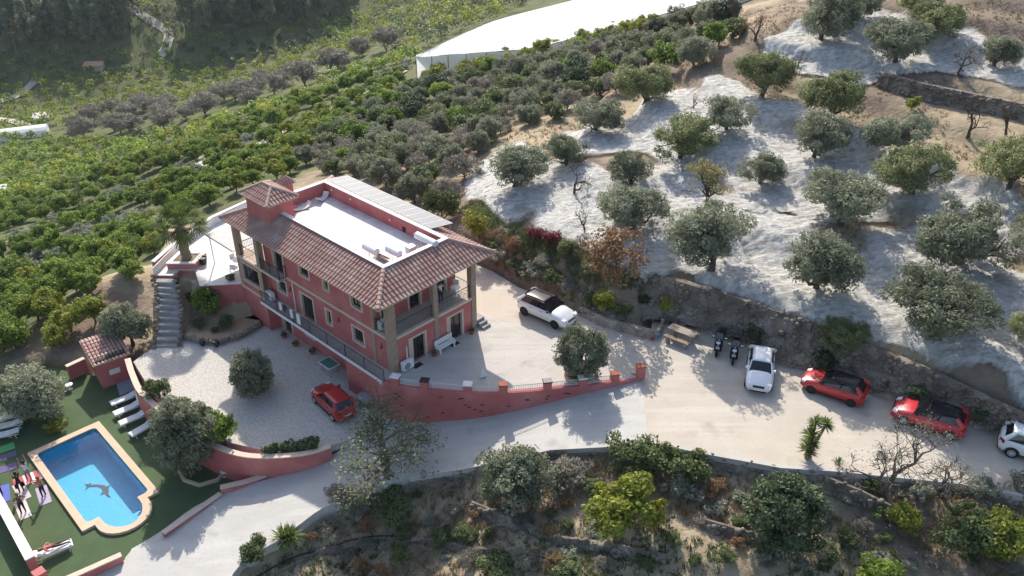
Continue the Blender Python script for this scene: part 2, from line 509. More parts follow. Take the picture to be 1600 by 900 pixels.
CTRL += [(x, y, 0.) for (x, y) in ((2, 45), (8, 44), (14, 40), (20, 37), (26, 33.5), (0, 50), (11, 37.5), (34, 31), (44, 26), (-6, 50), (-12, 55), (9, 36.3), (16, 34.2), (22, 33.3), (29, 31.2))]
CTRL += [(x, y, float(ramp_z(x))) for (x, y) in ((3, 38), (-2, 38), (-8, 37.5), (-13, 35), (-17, 32.5), (-2, 37), (4, 37))] + [(-15, 42, Z_YARD), (-21, 46, Z_YARD), (-24, 40, Z_LAWN), (-30, 40, Z_LAWN), (-28, 34, Z_LAWN)]
_C = np.array(CTRL)
_c2 = 16.0
def _ker(d2): return -np.sqrt(d2 + _c2)
_n = len(_C)
_A = np.zeros((_n + 3, _n + 3))
_A[:_n, :_n] = _ker(((_C[:, None, :2] - _C[None, :, :2]) ** 2).sum(-1)) + np.eye(_n) * .06
_A[:_n, _n] = 1; _A[:_n, _n + 1:] = _C[:, :2]
_A[_n, :_n] = 1; _A[_n + 1:, :_n] = _C[:, :2].T
_w = np.linalg.solve(_A, np.concatenate([_C[:, 2], [0, 0, 0]]))
def rbf(x, y):
    s = x.shape
    x, y = x.ravel(), y.ravel()
    out = np.empty(len(x))
    for i in range(0, len(x), 8000):
        d2 = (x[i:i + 8000, None] - _C[None, :, 0]) ** 2 + (y[i:i + 8000, None] - _C[None, :, 1]) ** 2
        out[i:i + 8000] = _ker(d2) @ _w[:_n] + _w[_n] + _w[_n + 1] * x[i:i + 8000] + _w[_n + 2] * y[i:i + 8000]
    return out.reshape(s)

xs = np.concatenate([np.arange(-330, -90, 5.), np.arange(-90, -45, 1.5), np.arange(-45, 50, .6), np.arange(50, 110, 1.5), np.arange(110, 231, 5.)])
ys = np.concatenate([np.arange(3, 20, 1.), np.arange(20, 95, .6), np.arange(95, 150, 1.4), np.arange(150, 481, 4.)])
GX, GY = np.meshgrid(xs, ys)
GZ = rbf(GX, GY)
def sstep(a, b, x):
    t = np.clip((x - a) / (b - a), 0, 1); return t * t * (3 - 2 * t)
# cultivated terraces: partly step the slope
st = 1.35
q = GZ / st + .18 * vnoise(GX, GY, 14, 5)
fr = q - np.floor(q)
stepped = (np.floor(q) + .15 * fr + .85 * sstep(.70, 1.0, fr)) * st
w_orch = sstep(2.6, 3.6, GZ) * sstep(46, 52, GY + .55 * GX) * .85
GZ = GZ * (1 - w_orch) + stepped * w_orch
w_fore = sstep(-.8, -1.6, GZ) * sstep(36, 33, GY - .02 * GX) * sstep(-18, -12, GX) * .6
q3 = GZ / .9 + .22 * vnoise(GX, GY, 9, 15)
stepped3 = (np.floor(q3) + .12 * (q3 - np.floor(q3)) + .88 * sstep(.70, 1.0, q3 - np.floor(q3)) + .35) * .9
GZ = GZ * (1 - w_fore) + stepped3 * w_fore
st2 = 2.2
q2 = GZ / st2 + .3 * vnoise(GX, GY, 30, 9)
stepped2 = (np.floor(q2) + sstep(.6, 1.0, q2 - np.floor(q2))) * st2
w_val = sstep(-6, -10, GZ) * .55
GZ = GZ * (1 - w_val) + stepped2 * w_val
GZ += .10 * fbm(GX, GY, 3.0, 3, 3) * sstep(120, 60, GY) + .35 * fbm(GX, GY, 18, 4, 3) * sstep(-3, -8, GZ) + .10 * fbm(GX, GY, 6, 8, 3)
HAZE_Z0 = float(GZ.min()) - 1.5
for poly, zf, dil in ((PLATEAU, lambda x, y: 0 * x, .35), (YARD, lambda x, y: 0 * x + Z_YARD, .7), (LAWN, lambda x, y: 0 * x + Z_LAWN, .7), (RAMP_POLY, lambda x, y: ramp_z(x), .6)):
    ins = in_poly(GX, GY, poly)
    near = poly_dist(GX, GY, poly) < dil
    z = zf(GX, GY) - .3
    GZ = np.where(ins, z, np.where(near, np.minimum(GZ, z), GZ))
# the lower levels win where the polygons meet
for poly, zf, dil in ((YARD, lambda x, y: 0 * x + Z_YARD, .8), (LAWN, lambda x, y: 0 * x + Z_LAWN, .8), (RAMP_POLY, lambda x, y: ramp_z(x), .7)):
    near = in_poly(GX, GY, poly) | (poly_dist(GX, GY, poly) < dil)
    GZ = np.where(near, np.minimum(GZ, zf(GX, GY) - .3), GZ)
# banks: near a level the ground rises no steeper than a bank
ins0 = in_poly(GX, GY, PLATEAU)
for poly, z0, k in ((PLATEAU, 0.0, 2.3), (YARD, Z_YARD, 1.1), (LAWN, Z_LAWN, 1.1)):
    d = poly_dist(GX, GY, poly)
    cap = z0 - .65 + k * np.maximum(0, d - .3)
    GZ = np.where(~in_poly(GX, GY, poly) & ~ins0 & (d < 6), np.minimum(GZ, cap), GZ)
# the pool is dug into the lawn
POOL_Q = [at(151, 651, -4.45), at(250, 770, -4.45), at(130, 832, -4.45), at(43, 713, -4.45)]
POOL_C = sum(POOL_Q, Vector()) / 4
GZ = np.where(np.hypot(GX - POOL_C.x, GY - POOL_C.y) < 6.6, np.minimum(GZ, Z_LAWN - 2.6), GZ)


def zt(x, y):
    x = np.clip(np.asarray(x, float), xs[0], xs[-1] - .01); y = np.clip(np.asarray(y, float), ys[0], ys[-1] - .01)
    i = np.searchsorted(xs, x, side='right') - 1; j = np.searchsorted(ys, y, side='right') - 1
    fx = (x - xs[i]) / (xs[i + 1] - xs[i]); fy = (y - ys[j]) / (ys[j + 1] - ys[j])
    return lerp(lerp(GZ[j, i], GZ[j, i + 1], fx), lerp(GZ[j + 1, i], GZ[j + 1, i + 1], fx), fy)


_T = np.concatenate([np.arange(20, 90, .15), np.arange(90, 500, .6)])
def ground(px, py):
    """where the measured line of sight meets the ground"""
    a = (px - 800) / F_PX; b = -(py - 450) / F_PX
    d = np.array((a, math.cos(PITCH) + b * math.sin(PITCH), -math.sin(PITCH) + b * math.cos(PITCH)))
    X = d[0] * _T; Y = d[1] * _T; Z = CAM_H + d[2] * _T
    g = zt(X, Y)
    k = np.argmax(Z < g)
    if not (Z < g).any(): k = len(_T) - 1
    return Vector((X[k], Y[k], float(g[k])))


# what grows or lies on each stretch of ground, as weights for the soil material
green_w = sstep(-2.5, -7, GZ) * sstep(44, 50, GY)
dry_w = np.clip(.5 + .6 * fbm(GX, GY, 9, 21, 3), 0, 1)
dark_w = sstep(44, 38, GY + .45 * GX)
m = bpy.data.materials.new('soil'); m.use_nodes = True
nt = m.node_tree; b = nt.nodes['Principled BSDF']; b.inputs['Roughness'].default_value = .98; b.inputs['Specular IOR Level'].default_value = .15
tc = nt.nodes.new('ShaderNodeTexCoord')
c_soil = _mixnoise(nt, tc, (.26, .205, .155), (.165, .125, .092), .7, 8)
c_dry = _mixnoise(nt, tc, (.42, .34, .235), (.28, .22, .145), 1.1, 8)
c_grn = _mixnoise(nt, tc, (.070, .098, .032), (.150, .148, .075), .30, 10)
def attr_mix(a_out, b_out, name, lo=.35, hi=.65, jitter=.5):
    a_ = nt.nodes.new('ShaderNodeAttribute'); a_.attribute_name = name
    nz = nt.nodes.new('ShaderNodeTexNoise'); nz.inputs['Scale'].default_value = 1.3; nz.inputs['Detail'].default_value = 8
    nt.links.new(tc.outputs['Object'], nz.inputs['Vector'])
    ma = nt.nodes.new('ShaderNodeMath'); ma.operation = 'MULTIPLY_ADD'
    nt.links.new(nz.outputs['Fac'], ma.inputs[0]); ma.inputs[1].default_value = jitter
    sb = nt.nodes.new('ShaderNodeMath'); sb.operation = 'SUBTRACT'; sb.inputs[1].default_value = jitter / 2
    nt.links.new(a_.outputs['Fac'], sb.inputs[0]); nt.links.new(sb.outputs[0], ma.inputs[2])
    mr = nt.nodes.new('ShaderNodeMapRange'); mr.inputs['From Min'].default_value = lo; mr.inputs['From Max'].default_value = hi
    nt.links.new(ma.outputs[0], mr.inputs['Value'])
    mx = nt.nodes.new('ShaderNodeMix'); mx.data_type = 'RGBA'
    nt.links.new(mr.outputs['Result'], mx.inputs['Factor']); nt.links.new(a_out, mx.inputs['A']); nt.links.new(b_out, mx.inputs['B'])
    return mx.outputs['Result']
c = attr_mix(c_soil, c_dry, 'dry')
c = attr_mix(c, c_grn, 'green')
nt.links.new(c, b.inputs['Base Color'])
nz = nt.nodes.new('ShaderNodeTexNoise'); nz.inputs['Scale'].default_value = 3.5; nz.inputs['Detail'].default_value = 9
nt.links.new(tc.outputs['Object'], nz.inputs['Vector'])
bp = nt.nodes.new('ShaderNodeBump'); bp.inputs['Strength'].default_value = .8; bp.inputs['Distance'].default_value = .12
nt.links.new(nz.outputs['Fac'], bp.inputs['Height']); nt.links.new(bp.outputs['Normal'], b.inputs['Normal'])
M['soil'] = m
tag(mesh_obj('terrain', grid_mesh('terrain', GX, GY, GZ, M['soil'], attrs={'green': green_w, 'dry': dry_w})), 'brown and green hillside ground falling into the valley', kind='structure')


def sheet(name, poly, z, m_, thick=.5, label=None):
    o = MB().prism(poly if _ccw(poly) else poly[::-1], z - thick, z).build(name, m_)
    return tag(o, label, kind='structure')
def _ccw(p):
    return sum(p[i][0] * p[(i + 1) % len(p)][1] - p[(i + 1) % len(p)][0] * p[i][1] for i in range(len(p))) > 0


sheet('driveway', DRIVE, 0.0, M['drive'], .6, 'sandy gravel driveway beside the villa')
TERR = [tuple(p[:2]) for p in WALL_TOP] + [tuple(at(*p)[:2]) for p in ((985, 585), (940, 562), (900, 543), (850, 516), (790, 500), (752, 487))] + [tuple(hp(.6, 6.9)[:2]), tuple(hp(.3, .3)[:2]), tuple(hp(.6, -.9)[:2])]
sheet('terrace_paving', TERR, .012, M['concrete'], .5, 'pale concrete terrace paving in front of the villa')
sheet('gravel_yard', YARD, Z_YARD, M['gravel'], .5, 'white gravel courtyard below the villa')
# lawn with the pool opening cut out is built with the pool

def resample(P, n):
    P = np.array([(p[0], p[1]) for p in P]); s = np.concatenate([[0], np.cumsum(np.hypot(*np.diff(P, axis=0).T))])
    t = np.linspace(0, s[-1], n)
    return np.stack([np.interp(t, s, P[:, 0]), np.interp(t, s, P[:, 1])], -1)
A_, B_ = resample(RAMP_UP, 60), resample(RAMP_LOW, 60)
mb = MB()
NC = 6
for i in range(60):
    for k in range(NC + 1):
        p = lerp(A_[i], B_[i], k / NC)
        mb.v.append((p[0], p[1], float(ramp_z(p[0])) + (.004 if i else .006)))
for i in range(59):
    for k in range(NC):
        a = i * (NC + 1) + k
        mb.f.append((a, a + 1, a + NC + 2, a + NC + 1)); mb.m.append(0)
n0 = len(mb.v)
for i in range(60):
    p = B_[i]; mb.v.append((p[0], p[1], float(ramp_z(p[0])) - .8))
for i in range(59):
    a = i * (NC + 1) + NC
    mb.f.append((a, n0 + i, n0 + i + 1, a + NC + 1)); mb.m.append(0)
tag(mb.build('concrete_ramp', M['ramp']), 'pale concrete ramp curving down past the terrace wall', kind='structure')


# ------------------------------------------------------------------ walls along a path
def wall_path(mb, path, zb, zt_, th, mi=0, side=0.0):
    """solid wall: path of (x, y); zb and zt_ numbers or functions of (x, y)"""
    P = [Vector((p[0], p[1], 0)) for p in path]
    f = lambda q, p: q(p.x, p.y) if callable(q) else q
    L, Rr = [], []
    for i, p in enumerate(P):
        d = P[min(i + 1, len(P) - 1)] - P[max(i - 1, 0)]
        d.normalize()
        nrm = Vector((-d.y, d.x, 0))
        L.append(p + nrm * (th / 2 + side)); Rr.append(p - nrm * (th / 2 - side))
    base = len(mb.v)
    for i, p in enumerate(P):
        b_, t_ = float(f(zb, p)), float(f(zt_, p))
        mb.v += [(L[i].x, L[i].y, b_), (Rr[i].x, Rr[i].y, b_), (Rr[i].x, Rr[i].y, t_), (L[i].x, L[i].y, t_)]
    for i in range(len(P) - 1):
        a, c_ = base + i * 4, base + i * 4 + 4
        for k in range(4):
            k2 = (k + 1) % 4
            mb.f.append((a + k, a + k2, c_ + k2, c_ + k)); mb.m.append(mi)
    mb.f.append((base + 3, base + 2, base + 1, base)); mb.m.append(mi)
    e = base + (len(P) - 1) * 4
    mb.f.append((e, e + 1, e + 2, e + 3)); mb.m.append(mi)
    return mb
# ------------------------------------------------------------------ the villa (local x across, local y along, from the front corner)
villa = tag(empty('villa', H_O, H_ANG), 'red rendered villa with tiled roof and white roof terrace', 'house')
def cells(mb, ax, c0, c1, a0, a1, z0, z1, ops=(), mi=0):
    """wall slab between c0 and c1 on axis ax, running a0..a1, with openings (a0, a1, z0, z1)"""
    As = sorted({a0, a1} | {v for o in ops for v in o[:2]})
    Zs = sorted({z0, z1} | {v for o in ops for v in o[2:4]})
    for i in range(len(As) - 1):
        k = 0
        while k < len(Zs) - 1:
            am, zm = (As[i] + As[i + 1]) / 2, (Zs[k] + Zs[k + 1]) / 2
            if any(o[0] < am < o[1] and o[2] < zm < o[3] for o in ops): k += 1; continue
            k2 = k
            while k2 + 1 < len(Zs) - 1 and not any(o[0] < am < o[1] and o[2] < (Zs[k2 + 1] + Zs[k2 + 2]) / 2 < o[3] for o in ops): k2 += 1
            if ax == 'x': mb.box(c0, c1, As[i], As[i + 1], Zs[k], Zs[k2 + 1], mi)
            else: mb.box(As[i], As[i + 1], c0, c1, Zs[k], Zs[k2 + 1], mi)
            k = k2 + 1
    return mb


def opening(parent, ax, c, s, a0, a1, z0, z1, kind='window', leaves=2, fr=.13, curtain=False):
    """surround, recessed frame and panes; c = wall face, s = outward sign; a0..z1 are the clear opening"""
    def bx(mb, d0, d1, p0, p1, q0, q1, mi=0):
        lo, hi = sorted((c + s * d0, c + s * d1))
        if ax == 'x': mb.box(lo, hi, p0, p1, q0, q1, mi)
        else: mb.box(p0, p1, lo, hi, q0, q1, mi)
    w = MB()
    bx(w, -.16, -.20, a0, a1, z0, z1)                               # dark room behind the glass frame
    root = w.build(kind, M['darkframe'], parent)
    t = MB()
    bx(t, -.155, .035, a0 - fr, a0 + .005, z0 - (fr if kind == 'window' else 0), z1 + fr)
    bx(t, -.155, .035, a1 - .005, a1 + fr, z0 - (fr if kind == 'window' else 0), z1 + fr)
    bx(t, -.155, .034, a0 + .006, a1 - .006, z1 - .004, z1 + fr - .002)
    if kind == 'window': bx(t, -.155, .06, a0 + .006, a1 - .006, z0 - fr + .002, z0 + .004)
    t.build('surround', M['cream'], root)
    n = leaves
    wd = (a1 - a0) / n
    for i in range(n):
        g = MB()
        bx(g, -.158, -.13, a0 + i * wd + .07, a0 + (i + 1) * wd - .07, z0 + .09, z1 - .09)
        g.build('pane', M['glass'], root)
    if curtain:
        g = MB(); bx(g, -.128, -.122, a0 + .12, a0 + wd * .55, z0 + .12, z1 - .12)
        g.build('curtain', M['cream'], root)
    return root


# long facade over the yard (x = 0)
UP = [(8.2, 9.25, 3.45, 4.45), (6.07, 6.55, 3.45, 4.35), (2.7, 3.7, 3.4, 4.4), (11.25, 12.35, 2.52, 4.5)]
LO = [(8.2, 9.55, .02, 1.85), (6.18, 6.7, .75, 1.78), (2.8, 3.86, .72, 1.78), (11.3, 12.35, .95, 1.85)]
cells(MB(), 'x', 0, .3, 1.75, 13.3, 2.5, 5.2, UP).build('wall', M['red'], villa)
cells(MB(), 'x', 0, .3, .02, 13.3, 0, 2.32, LO).build('wall', M['red'], villa)
for i, o in enumerate(UP): opening(villa, 'x', 0, -1, *o, kind='window' if i < 3 else 'door')
for i, o in enumerate(LO): opening(villa, 'x', 0, -1, *o, kind='door' if i == 0 else 'window', leaves=1 if i == 1 else 2)
# basement under it
BA = [(11.75, 12.75, -2.68, -1.0), (8.95, 10.0, -1.75, -1.25), (3.75, 5.1, -2.68, -.75)]
cells(MB(), 'x', .2, .5, 3.72, 13.3, Z_YARD - .3, -.16, BA).build('wall', M['red'], villa)
opening(villa, 'x', .2, -1, *BA[0], kind='door', leaves=1)
opening(villa, 'x', .2, -1, *BA[1], kind='window', leaves=2)
opening(villa, 'x', .2, -1, *BA[2], kind='door', leaves=2)
MB().box(-.93, .5, -.25, 3.72, Z_YARD - .3, -.16).build('wall', M['red'], villa)
# short facade to the terrace (y = 0)
SF = [(1.45, 2.65, .02, 1.78), (4.62, 5.85, .02, 1.85)]
cells(MB(), 'y', 0, .3, .3, 7.0, 0, 2.32, SF).build('wall', M['red'], villa)
for o in SF: opening(villa, 'y', 0, -1, *o, kind='door', curtain=True)
# upper gallery behind the terrace front: back wall with doors
GW = [(.75, 1.5, 2.52, 4.45), (3.0, 3.9, 2.52, 4.45), (5.2, 6.1, 2.52, 4.45)]
cells(MB(), 'y', 1.76, 2.05, .3, 7.0, 2.5, 5.2, GW).build('wall', M['red'], villa)
for o in GW: opening(villa, 'y', 1.76, -1, *o, kind='door', leaves=1)
# far long side and far end
BK = [(2.5, 3.7, .8, 1.9), (7.0, 8.2, .8, 1.9), (11.0, 12.2, .8, 1.9), (4.5, 5.6, 3.3, 4.4), (9.0, 10.1, 3.3, 4.4)]
cells(MB(), 'x', 6.8, 7.1, .3, 13.3, 0, 2.32, BK[:3]).build('wall', M['red'], villa)
cells(MB(), 'x', 6.8, 7.1, 2.05, 13.3, 2.5, 5.2, BK[3:]).build('wall', M['red'], villa)
for o in BK: opening(villa, 'x', 7.1, 1, *o)
cells(MB(), 'y', 13.3, 13.6, .0, 7.1, 2.5, 5.2, [(2, 3, 2.52, 4.5)]).build('wall', M['red'], villa)
opening(villa, 'y', 13.6, 1, 2, 3, 2.52, 4.5, kind='door')
# glazed gallery block at the valley end
GL = [(13.75, 16.0, .62, 2.02)]
cells(MB(), 'x', -.6, -.3, 13.3, 16.4, 0, 2.3, GL).build('wall', M['red'], villa)
MB().box(-.6, 0, 13.3, 13.32, 0, 2.3).box(-.29, 7.1, 16.1, 16.4, 0, 2.3).build('wall', M['red'], villa)
opening(villa, 'x', -.6, -1, *GL[0], kind='window', leaves=5, fr=.1)
MB().box(-.6, .3, 13.31, 16.4, Z_YARD - .3, -.16).box(.3, 7.1, 16.0, 16.4, Z_YARD - .3, -.02).build('wall', M['red'], villa)
MB().box(.32, 6.78, .31, 16.05, 2.33, 2.49).build('floor_slab', M['concrete'], villa)
# bands, pillars
MB().box(-.06, 0.36, 0.45, 13.28, 2.322, 2.498).box(.32, 7.16, -.06, .31, 2.322, 2.5).box(6.79, 7.16, .312, 16.46, 2.322, 2.498).build('string_course', M['cream'], villa)
MB().box(-.66, .3, 13.29, 16.46, 2.302, 2.499).box(.302, 6.78, 16.06, 16.46, 2.302, 2.499).build('string_course', M['cream'], villa)
MB().box(-.64, -.601, 13.3, 16.42, -.16, .02).build('string_course', M['cream'], villa)
for (x, y, w, z0, z1) in ((-.08, -.08, .5, 0, 5.2), (3.45, -.08, .38, 0, 5.2), (6.72, -.08, .42, 0, 5.2), (-.62, 13.3, .42, 0, 5.2), (-.64, 16.02, .42, 0, 5.2), (3.2, 16.02, .42, 0, 5.2), (6.72, 16.02, .42, 0, 5.2)):
    MB().box(x, x + w, y, y + w, z0, z1).build('pillar', M['stone_pillar'], villa, bevel=.02)
MB().box(-.045, .2, 1.56, 1.9, .0, 2.318).build('pilaster', M['stone_pillar'], villa)
MB().box(-.045, .2, 1.56, 1.75, 2.51, 5.2).build('pilaster', M['stone_pillar'], villa)
# rain pipes
for (x, y, z0, z1) in ((-.07, 10.35, .05, 2.3), (1.08, -.07, .1, 1.5)):
    MB().tube([(x, y, z0), (x, y, z1)], .045, 6).build('rain_pipe', M['white'], villa)
# wall lamps
for (x, y) in ((-.03, 5.3), (-.03, .95), (-.03, 10.75)):
    MB().box(x - .10, x + .02, y - .06, y + .06, 1.45, 1.7, tx=.02, ty=.02).box(x - .02, x + .03, y - .03, y + .03, 1.7, 1.82).build('wall_lamp', M['terracotta'], villa)


def railing(parent, p0, p1, h, step=.13, posts=None, m_='iron', r=.011, name='railing', skip_last=False):
    p0, p1 = Vector(p0), Vector(p1)
    L = (p1 - p0).length
    mb = MB()
    up = Vector((0, 0, 1))
    mb.tube([p0 + up * h, p1 + up * h], .028, 4)
    mb.tube([p0 + up * .09, p1 + up * .09], .018, 4)
    n = max(2, int(L / step))
    for i in range(n + 1):
        q_ = p0.lerp(p1, i / n)
        mb.tube([q_ + up * .09, q_ + up * h], r, 4, caps=False)
    for i in range((posts or max(1, int(L / 2))) + 1):
        q_ = p0.lerp(p1, i / (posts or max(1, int(L / 2))))
        mb.tube([q_, q_ + up * (h + .04)], .03, 4)
    return mb.build(name, M[m_], parent)
# walkway along the yard side
MB().box(-1.0, 0.0, -.3, 13.28, -.155, -.005).build('walkway', M['concrete'], villa)
MB().box(-1.045, -1.001, -.3, 13.3, -.17, .03).build('walkway_edge', M['white'], villa)
railing(villa, (-.97, -.28, 0), (-.97, 13.2, 0), .92, posts=7)
railing(villa, (.45, .12, 2.5), (3.44, .12, 2.5), .85, posts=1)
railing(villa, (3.85, .12, 2.5), (6.7, .12, 2.5), .85, posts=1)
railing(villa, (.1, .45, 2.5), (.1, 1.55, 2.5), .85, posts=1)
railing(villa, (6.95, .36, 2.5), (6.95, 1.74, 2.5), .85, posts=1)
railing(villa, (-.45, 13.75, 2.5), (-.45, 16.0, 2.5), .85, posts=1)
railing(villa, (-.2, 16.25, 2.5), (3.2, 16.25, 2.5), .85, posts=2)
# balcony before the upper french door
MB().box(-.62, -.065, 10.95, 13.28, 2.33, 2.46).build('balcony', M['concrete'], villa)
MB().box(-.66, -.621, 10.95, 13.28, 2.31, 2.48).build('balcony_edge', M['cream'], villa)
railing(villa, (-.58, 11.0, 2.47), (-.58, 13.25, 2.47), .9, posts=2)
railing(villa, (-.56, 11.0, 2.47), (-.06, 11.0, 2.47), .9, posts=1)

# ------------------------------------------------------------------ roof
EX0, EX1, EY0, EY1, EZ = -1.1, 8.45, -.5, 16.9, 5.32
PX0, PX1, PY0, PY1, PZ = 1.0, 6.2, 1.45, 14.5, 6.38
soff = MB()
for (a, b_) in (((EX0 + .02, EY0 + .02), (EX1 - .02, EY1 - .02)),):
    soff.box(a[0], b_[0], a[1], b_[1], 5.202, 5.26)
soff.build('soffit', M['cream'], villa)


def tile_slope(parent, e0, e1, i0, i1, name='roof_slope', pitch=.29, r0=.115, r1=.09, tl=.43, deck=True):
    """e0, e1: eave ends; i0, i1: the matching upper corners. Deck plus overlapping barrel tiles."""
    e0, e1, i0, i1 = map(Vector, (e0, e1, i0, i1))
    a = (e1 - e0); L = a.length; a = a / L
    s0, s1 = (i0 - e0).dot(a), (e1 - i1).dot(a)
    up = (i0 - e0) - a * s0
    D = up.length; up = up / D
    nrm = a.cross(up)
    if nrm.z < 0: nrm = -nrm
    d = MB()
    d.add([e0, e1, i1, i0] + [p - nrm * .06 for p in (e0, e1, i1, i0)], [(0, 1, 2, 3), (7, 6, 5, 4), (0, 4, 5, 1), (1, 5, 6, 2), (2, 6, 7, 3), (3, 7, 4, 0)])
    do = d.build(name, M['tile'], parent)
    seg = 4
    qs = []
    rr = random.Random(int(L * 100))
    n = int(L / pitch)
    off = (L - (n - 1) * pitch) / 2
    for k in range(n):
        s = off + k * pitch
        dep = D * min(1, s / s0 if s0 > .01 else 1, (L - s) / s1 if s1 > .01 else 1)
        t = -.06
        while t < dep - .05:
            t2 = min(t + tl, dep)
            j = rr.uniform(-.012, .012)
            lo, hi = [], []
            for q_ in range(seg + 1):
                an = PI * q_ / seg
                lo.append(e0 + a * (s + j + math.cos(an) * r0) + up * t + nrm * (math.sin(an) * r0 * .85 + .028))
                hi.append(e0 + a * (s + j + math.cos(an) * r1) + up * t2 + nrm * (math.sin(an) * r1 * .85 + .004))
            for q_ in range(seg):
                qs.append((lo[q_ + 1], lo[q_], hi[q_], hi[q_ + 1]))
            c_ = e0 + a * (s + j) + up * t
            qs.append((lo[0], lo[1], lo[3], lo[4]))
            t += tl - .04
    P = np.array([[tuple(p) for p in q_] for q_ in qs])
    me = quads_mesh('roof_tiles', P, M['tile'])
    o = mesh_obj('roof_tiles', me, do)
    tag(o, kind='stuff')
    return do


E_ = [(EX0, EY0, EZ), (EX1, EY0, EZ), (EX1, EY1, EZ), (EX0, EY1, EZ)]
I_ = [(PX0, PY0, PZ), (PX1, PY0, PZ), (PX1, PY1, PZ), (PX0, PY1, PZ)]
for k in range(4):
    k2 = (k + 1) % 4
    tile_slope(villa, E_[k], E_[k2], I_[k], I_[k2])
for k in range(4):
    e, i_ = Vector(E_[k]), Vector(I_[k])
    n = 9
    mb = MB()
    for j in range(n):
        p, q_ = e.lerp(i_, j / n), e.lerp(i_, (j + 1.12) / n)
        up = Vector((0, 0, .07))
        mb.tube([p + up, q_ + up], [.15, .115], 8)
    mb.build('ridge_tiles', M['ridge'], villa)
# fascia
MB().box(EX0 + .04, EX1 - .04, EY0 + .01, EY0 + .06, 5.26, 5.30).box(EX0 + .01, EX0 + .06, EY0 + .07, EY1 - .07, 5.26, 5.30).build('fascia', M['cream'], villa)
# parapet, cap, roof terrace floor
pw = MB()
pw.box(PX0 - .02, PX1 + .02, PY0 - .02, PY0 + .2, 5.3, 6.5).box(PX0 - .02, PX1 + .02, PY1 - .2, PY1 + .02, 5.3, 6.5)
pw.box(PX0 - .02, PX0 + .2, PY0 + .2, PY1 - .2, 5.3, 6.5).box(PX1 - .2, PX1 + .02, PY0 + .2, PY1 - .2, 5.3, 6.5)
pw.build('parapet', M['red'], villa)
cp = MB()
cp.box(PX0 - .06, PX1 + .06, PY0 - .06, PY0 + .24, 6.502, 6.56).box(PX0 - .06, PX1 + .06, PY1 - .24, PY1 + .06, 6.502, 6.56)
cp.box(PX0 - .06, PX0 + .24, PY0 + .24, PY1 - .24, 6.502, 6.56).box(PX1 - .24, PX1 + .06, PY0 + .24, PY1 - .24, 6.502, 6.56)
cp.build('parapet_cap', M['white'], villa)
MB().box(PX0 + .2, PX1 - .2, PY0 + .2, PY1 - .2, 5.4, 5.55).build('roof_terrace_floor', M['roof_floor'], villa)
for (y, z) in ((4.4, 5.9), (6.9, 6.05), (11.2, 6.2), (13.4, 6.2)):
    MB().lathe([(.001, 0), (.07, .0), (.07, .05), (.001, .06)], 8).build('wall_light', M['white'], villa, loc=(PX1 - .24, y, z)).rotation_euler = (0, R(-90), 0)
MB().box(PX1 - .215, PX1 - .195, 5.35, 5.7, 5.62, 6.0).build('hatch', M['dark'], villa)
# stair tower
cells(MB(), 'x', .1, .3, 12.2, 15.0, 5.3, 7.4).box(1.8, 2.0, 12.2, 15.0, 5.3, 7.4).box(.3, 1.8, 12.2, 12.4, 5.3, 7.4).box(.3, 1.8, 14.8, 15.0, 5.3, 7.4).build('tower_wall', M['red'], villa)
MB().box(2.0, 2.03, 12.25, 12.55, 5.56, 7.3).build('tower_trim', M['white'], villa)
TE = [(-.2, 11.88, 7.42), (2.3, 11.88, 7.42), (2.3, 15.32, 7.42), (-.2, 15.32, 7.42)]
MB().box(-.17, 2.27, 11.91, 15.29, 7.34, 7.40).build('soffit', M['cream'], villa)
TI = [(1.05, 13.1, 8.1), (1.05, 13.1, 8.1), (1.05, 14.1, 8.1), (1.05, 14.1, 8.1)]
for k in range(4):
    tile_slope(villa, TE[k], TE[(k + 1) % 4], TI[k], TI[(k + 1) % 4], name='tower_roof', pitch=.25)
for (p, q_) in ((TE[0], TI[0]), (TE[1], TI[1]), (TE[2], TI[2]), (TE[3], TI[3]), (TI[0], TI[2])):
    MB().tube([Vector(p) + Vector((0, 0, .06)), Vector(q_) + Vector((0, 0, .06))], [.12, .10], 7).build('ridge_tiles', M['ridge'], villa)
# chimney
MB().box(3.1, 3.75, 14.85, 15.5, 5.6, 7.05).build('chimney', M['red'], villa)
CE = [(2.93, 14.68, 7.1), (3.92, 14.68, 7.1), (3.92, 15.67, 7.1), (2.93, 15.67, 7.1)]
MB().box(2.96, 3.89, 14.71, 15.64, 7.03, 7.08).build('soffit', M['cream'], villa)
CI = [(3.42, 15.0, 7.55), (3.43, 15.0, 7.55), (3.43, 15.35, 7.55), (3.42, 15.35, 7.55)]
for k in range(4):
    tile_slope(villa, CE[k], CE[(k + 1) % 4], CI[k], CI[(k + 1) % 4], name='chimney_roof', pitch=.2, r0=.085, r1=.07)
MB().box(2.05, 2.6, 14.05, 14.28, 5.9, 6.1).box(2.0, 3.2, 13.7, 14.28, 5.56, 5.85).build('roof_step', M['red'], villa)


# ------------------------------------------------------------------ things on the roof
def house_thing(name, u, v, z, rz=0.0, label=None, cat=None, group=None):
    return tag(empty(name, hp(u, v, z), H_ANG + rz), label, cat, group)


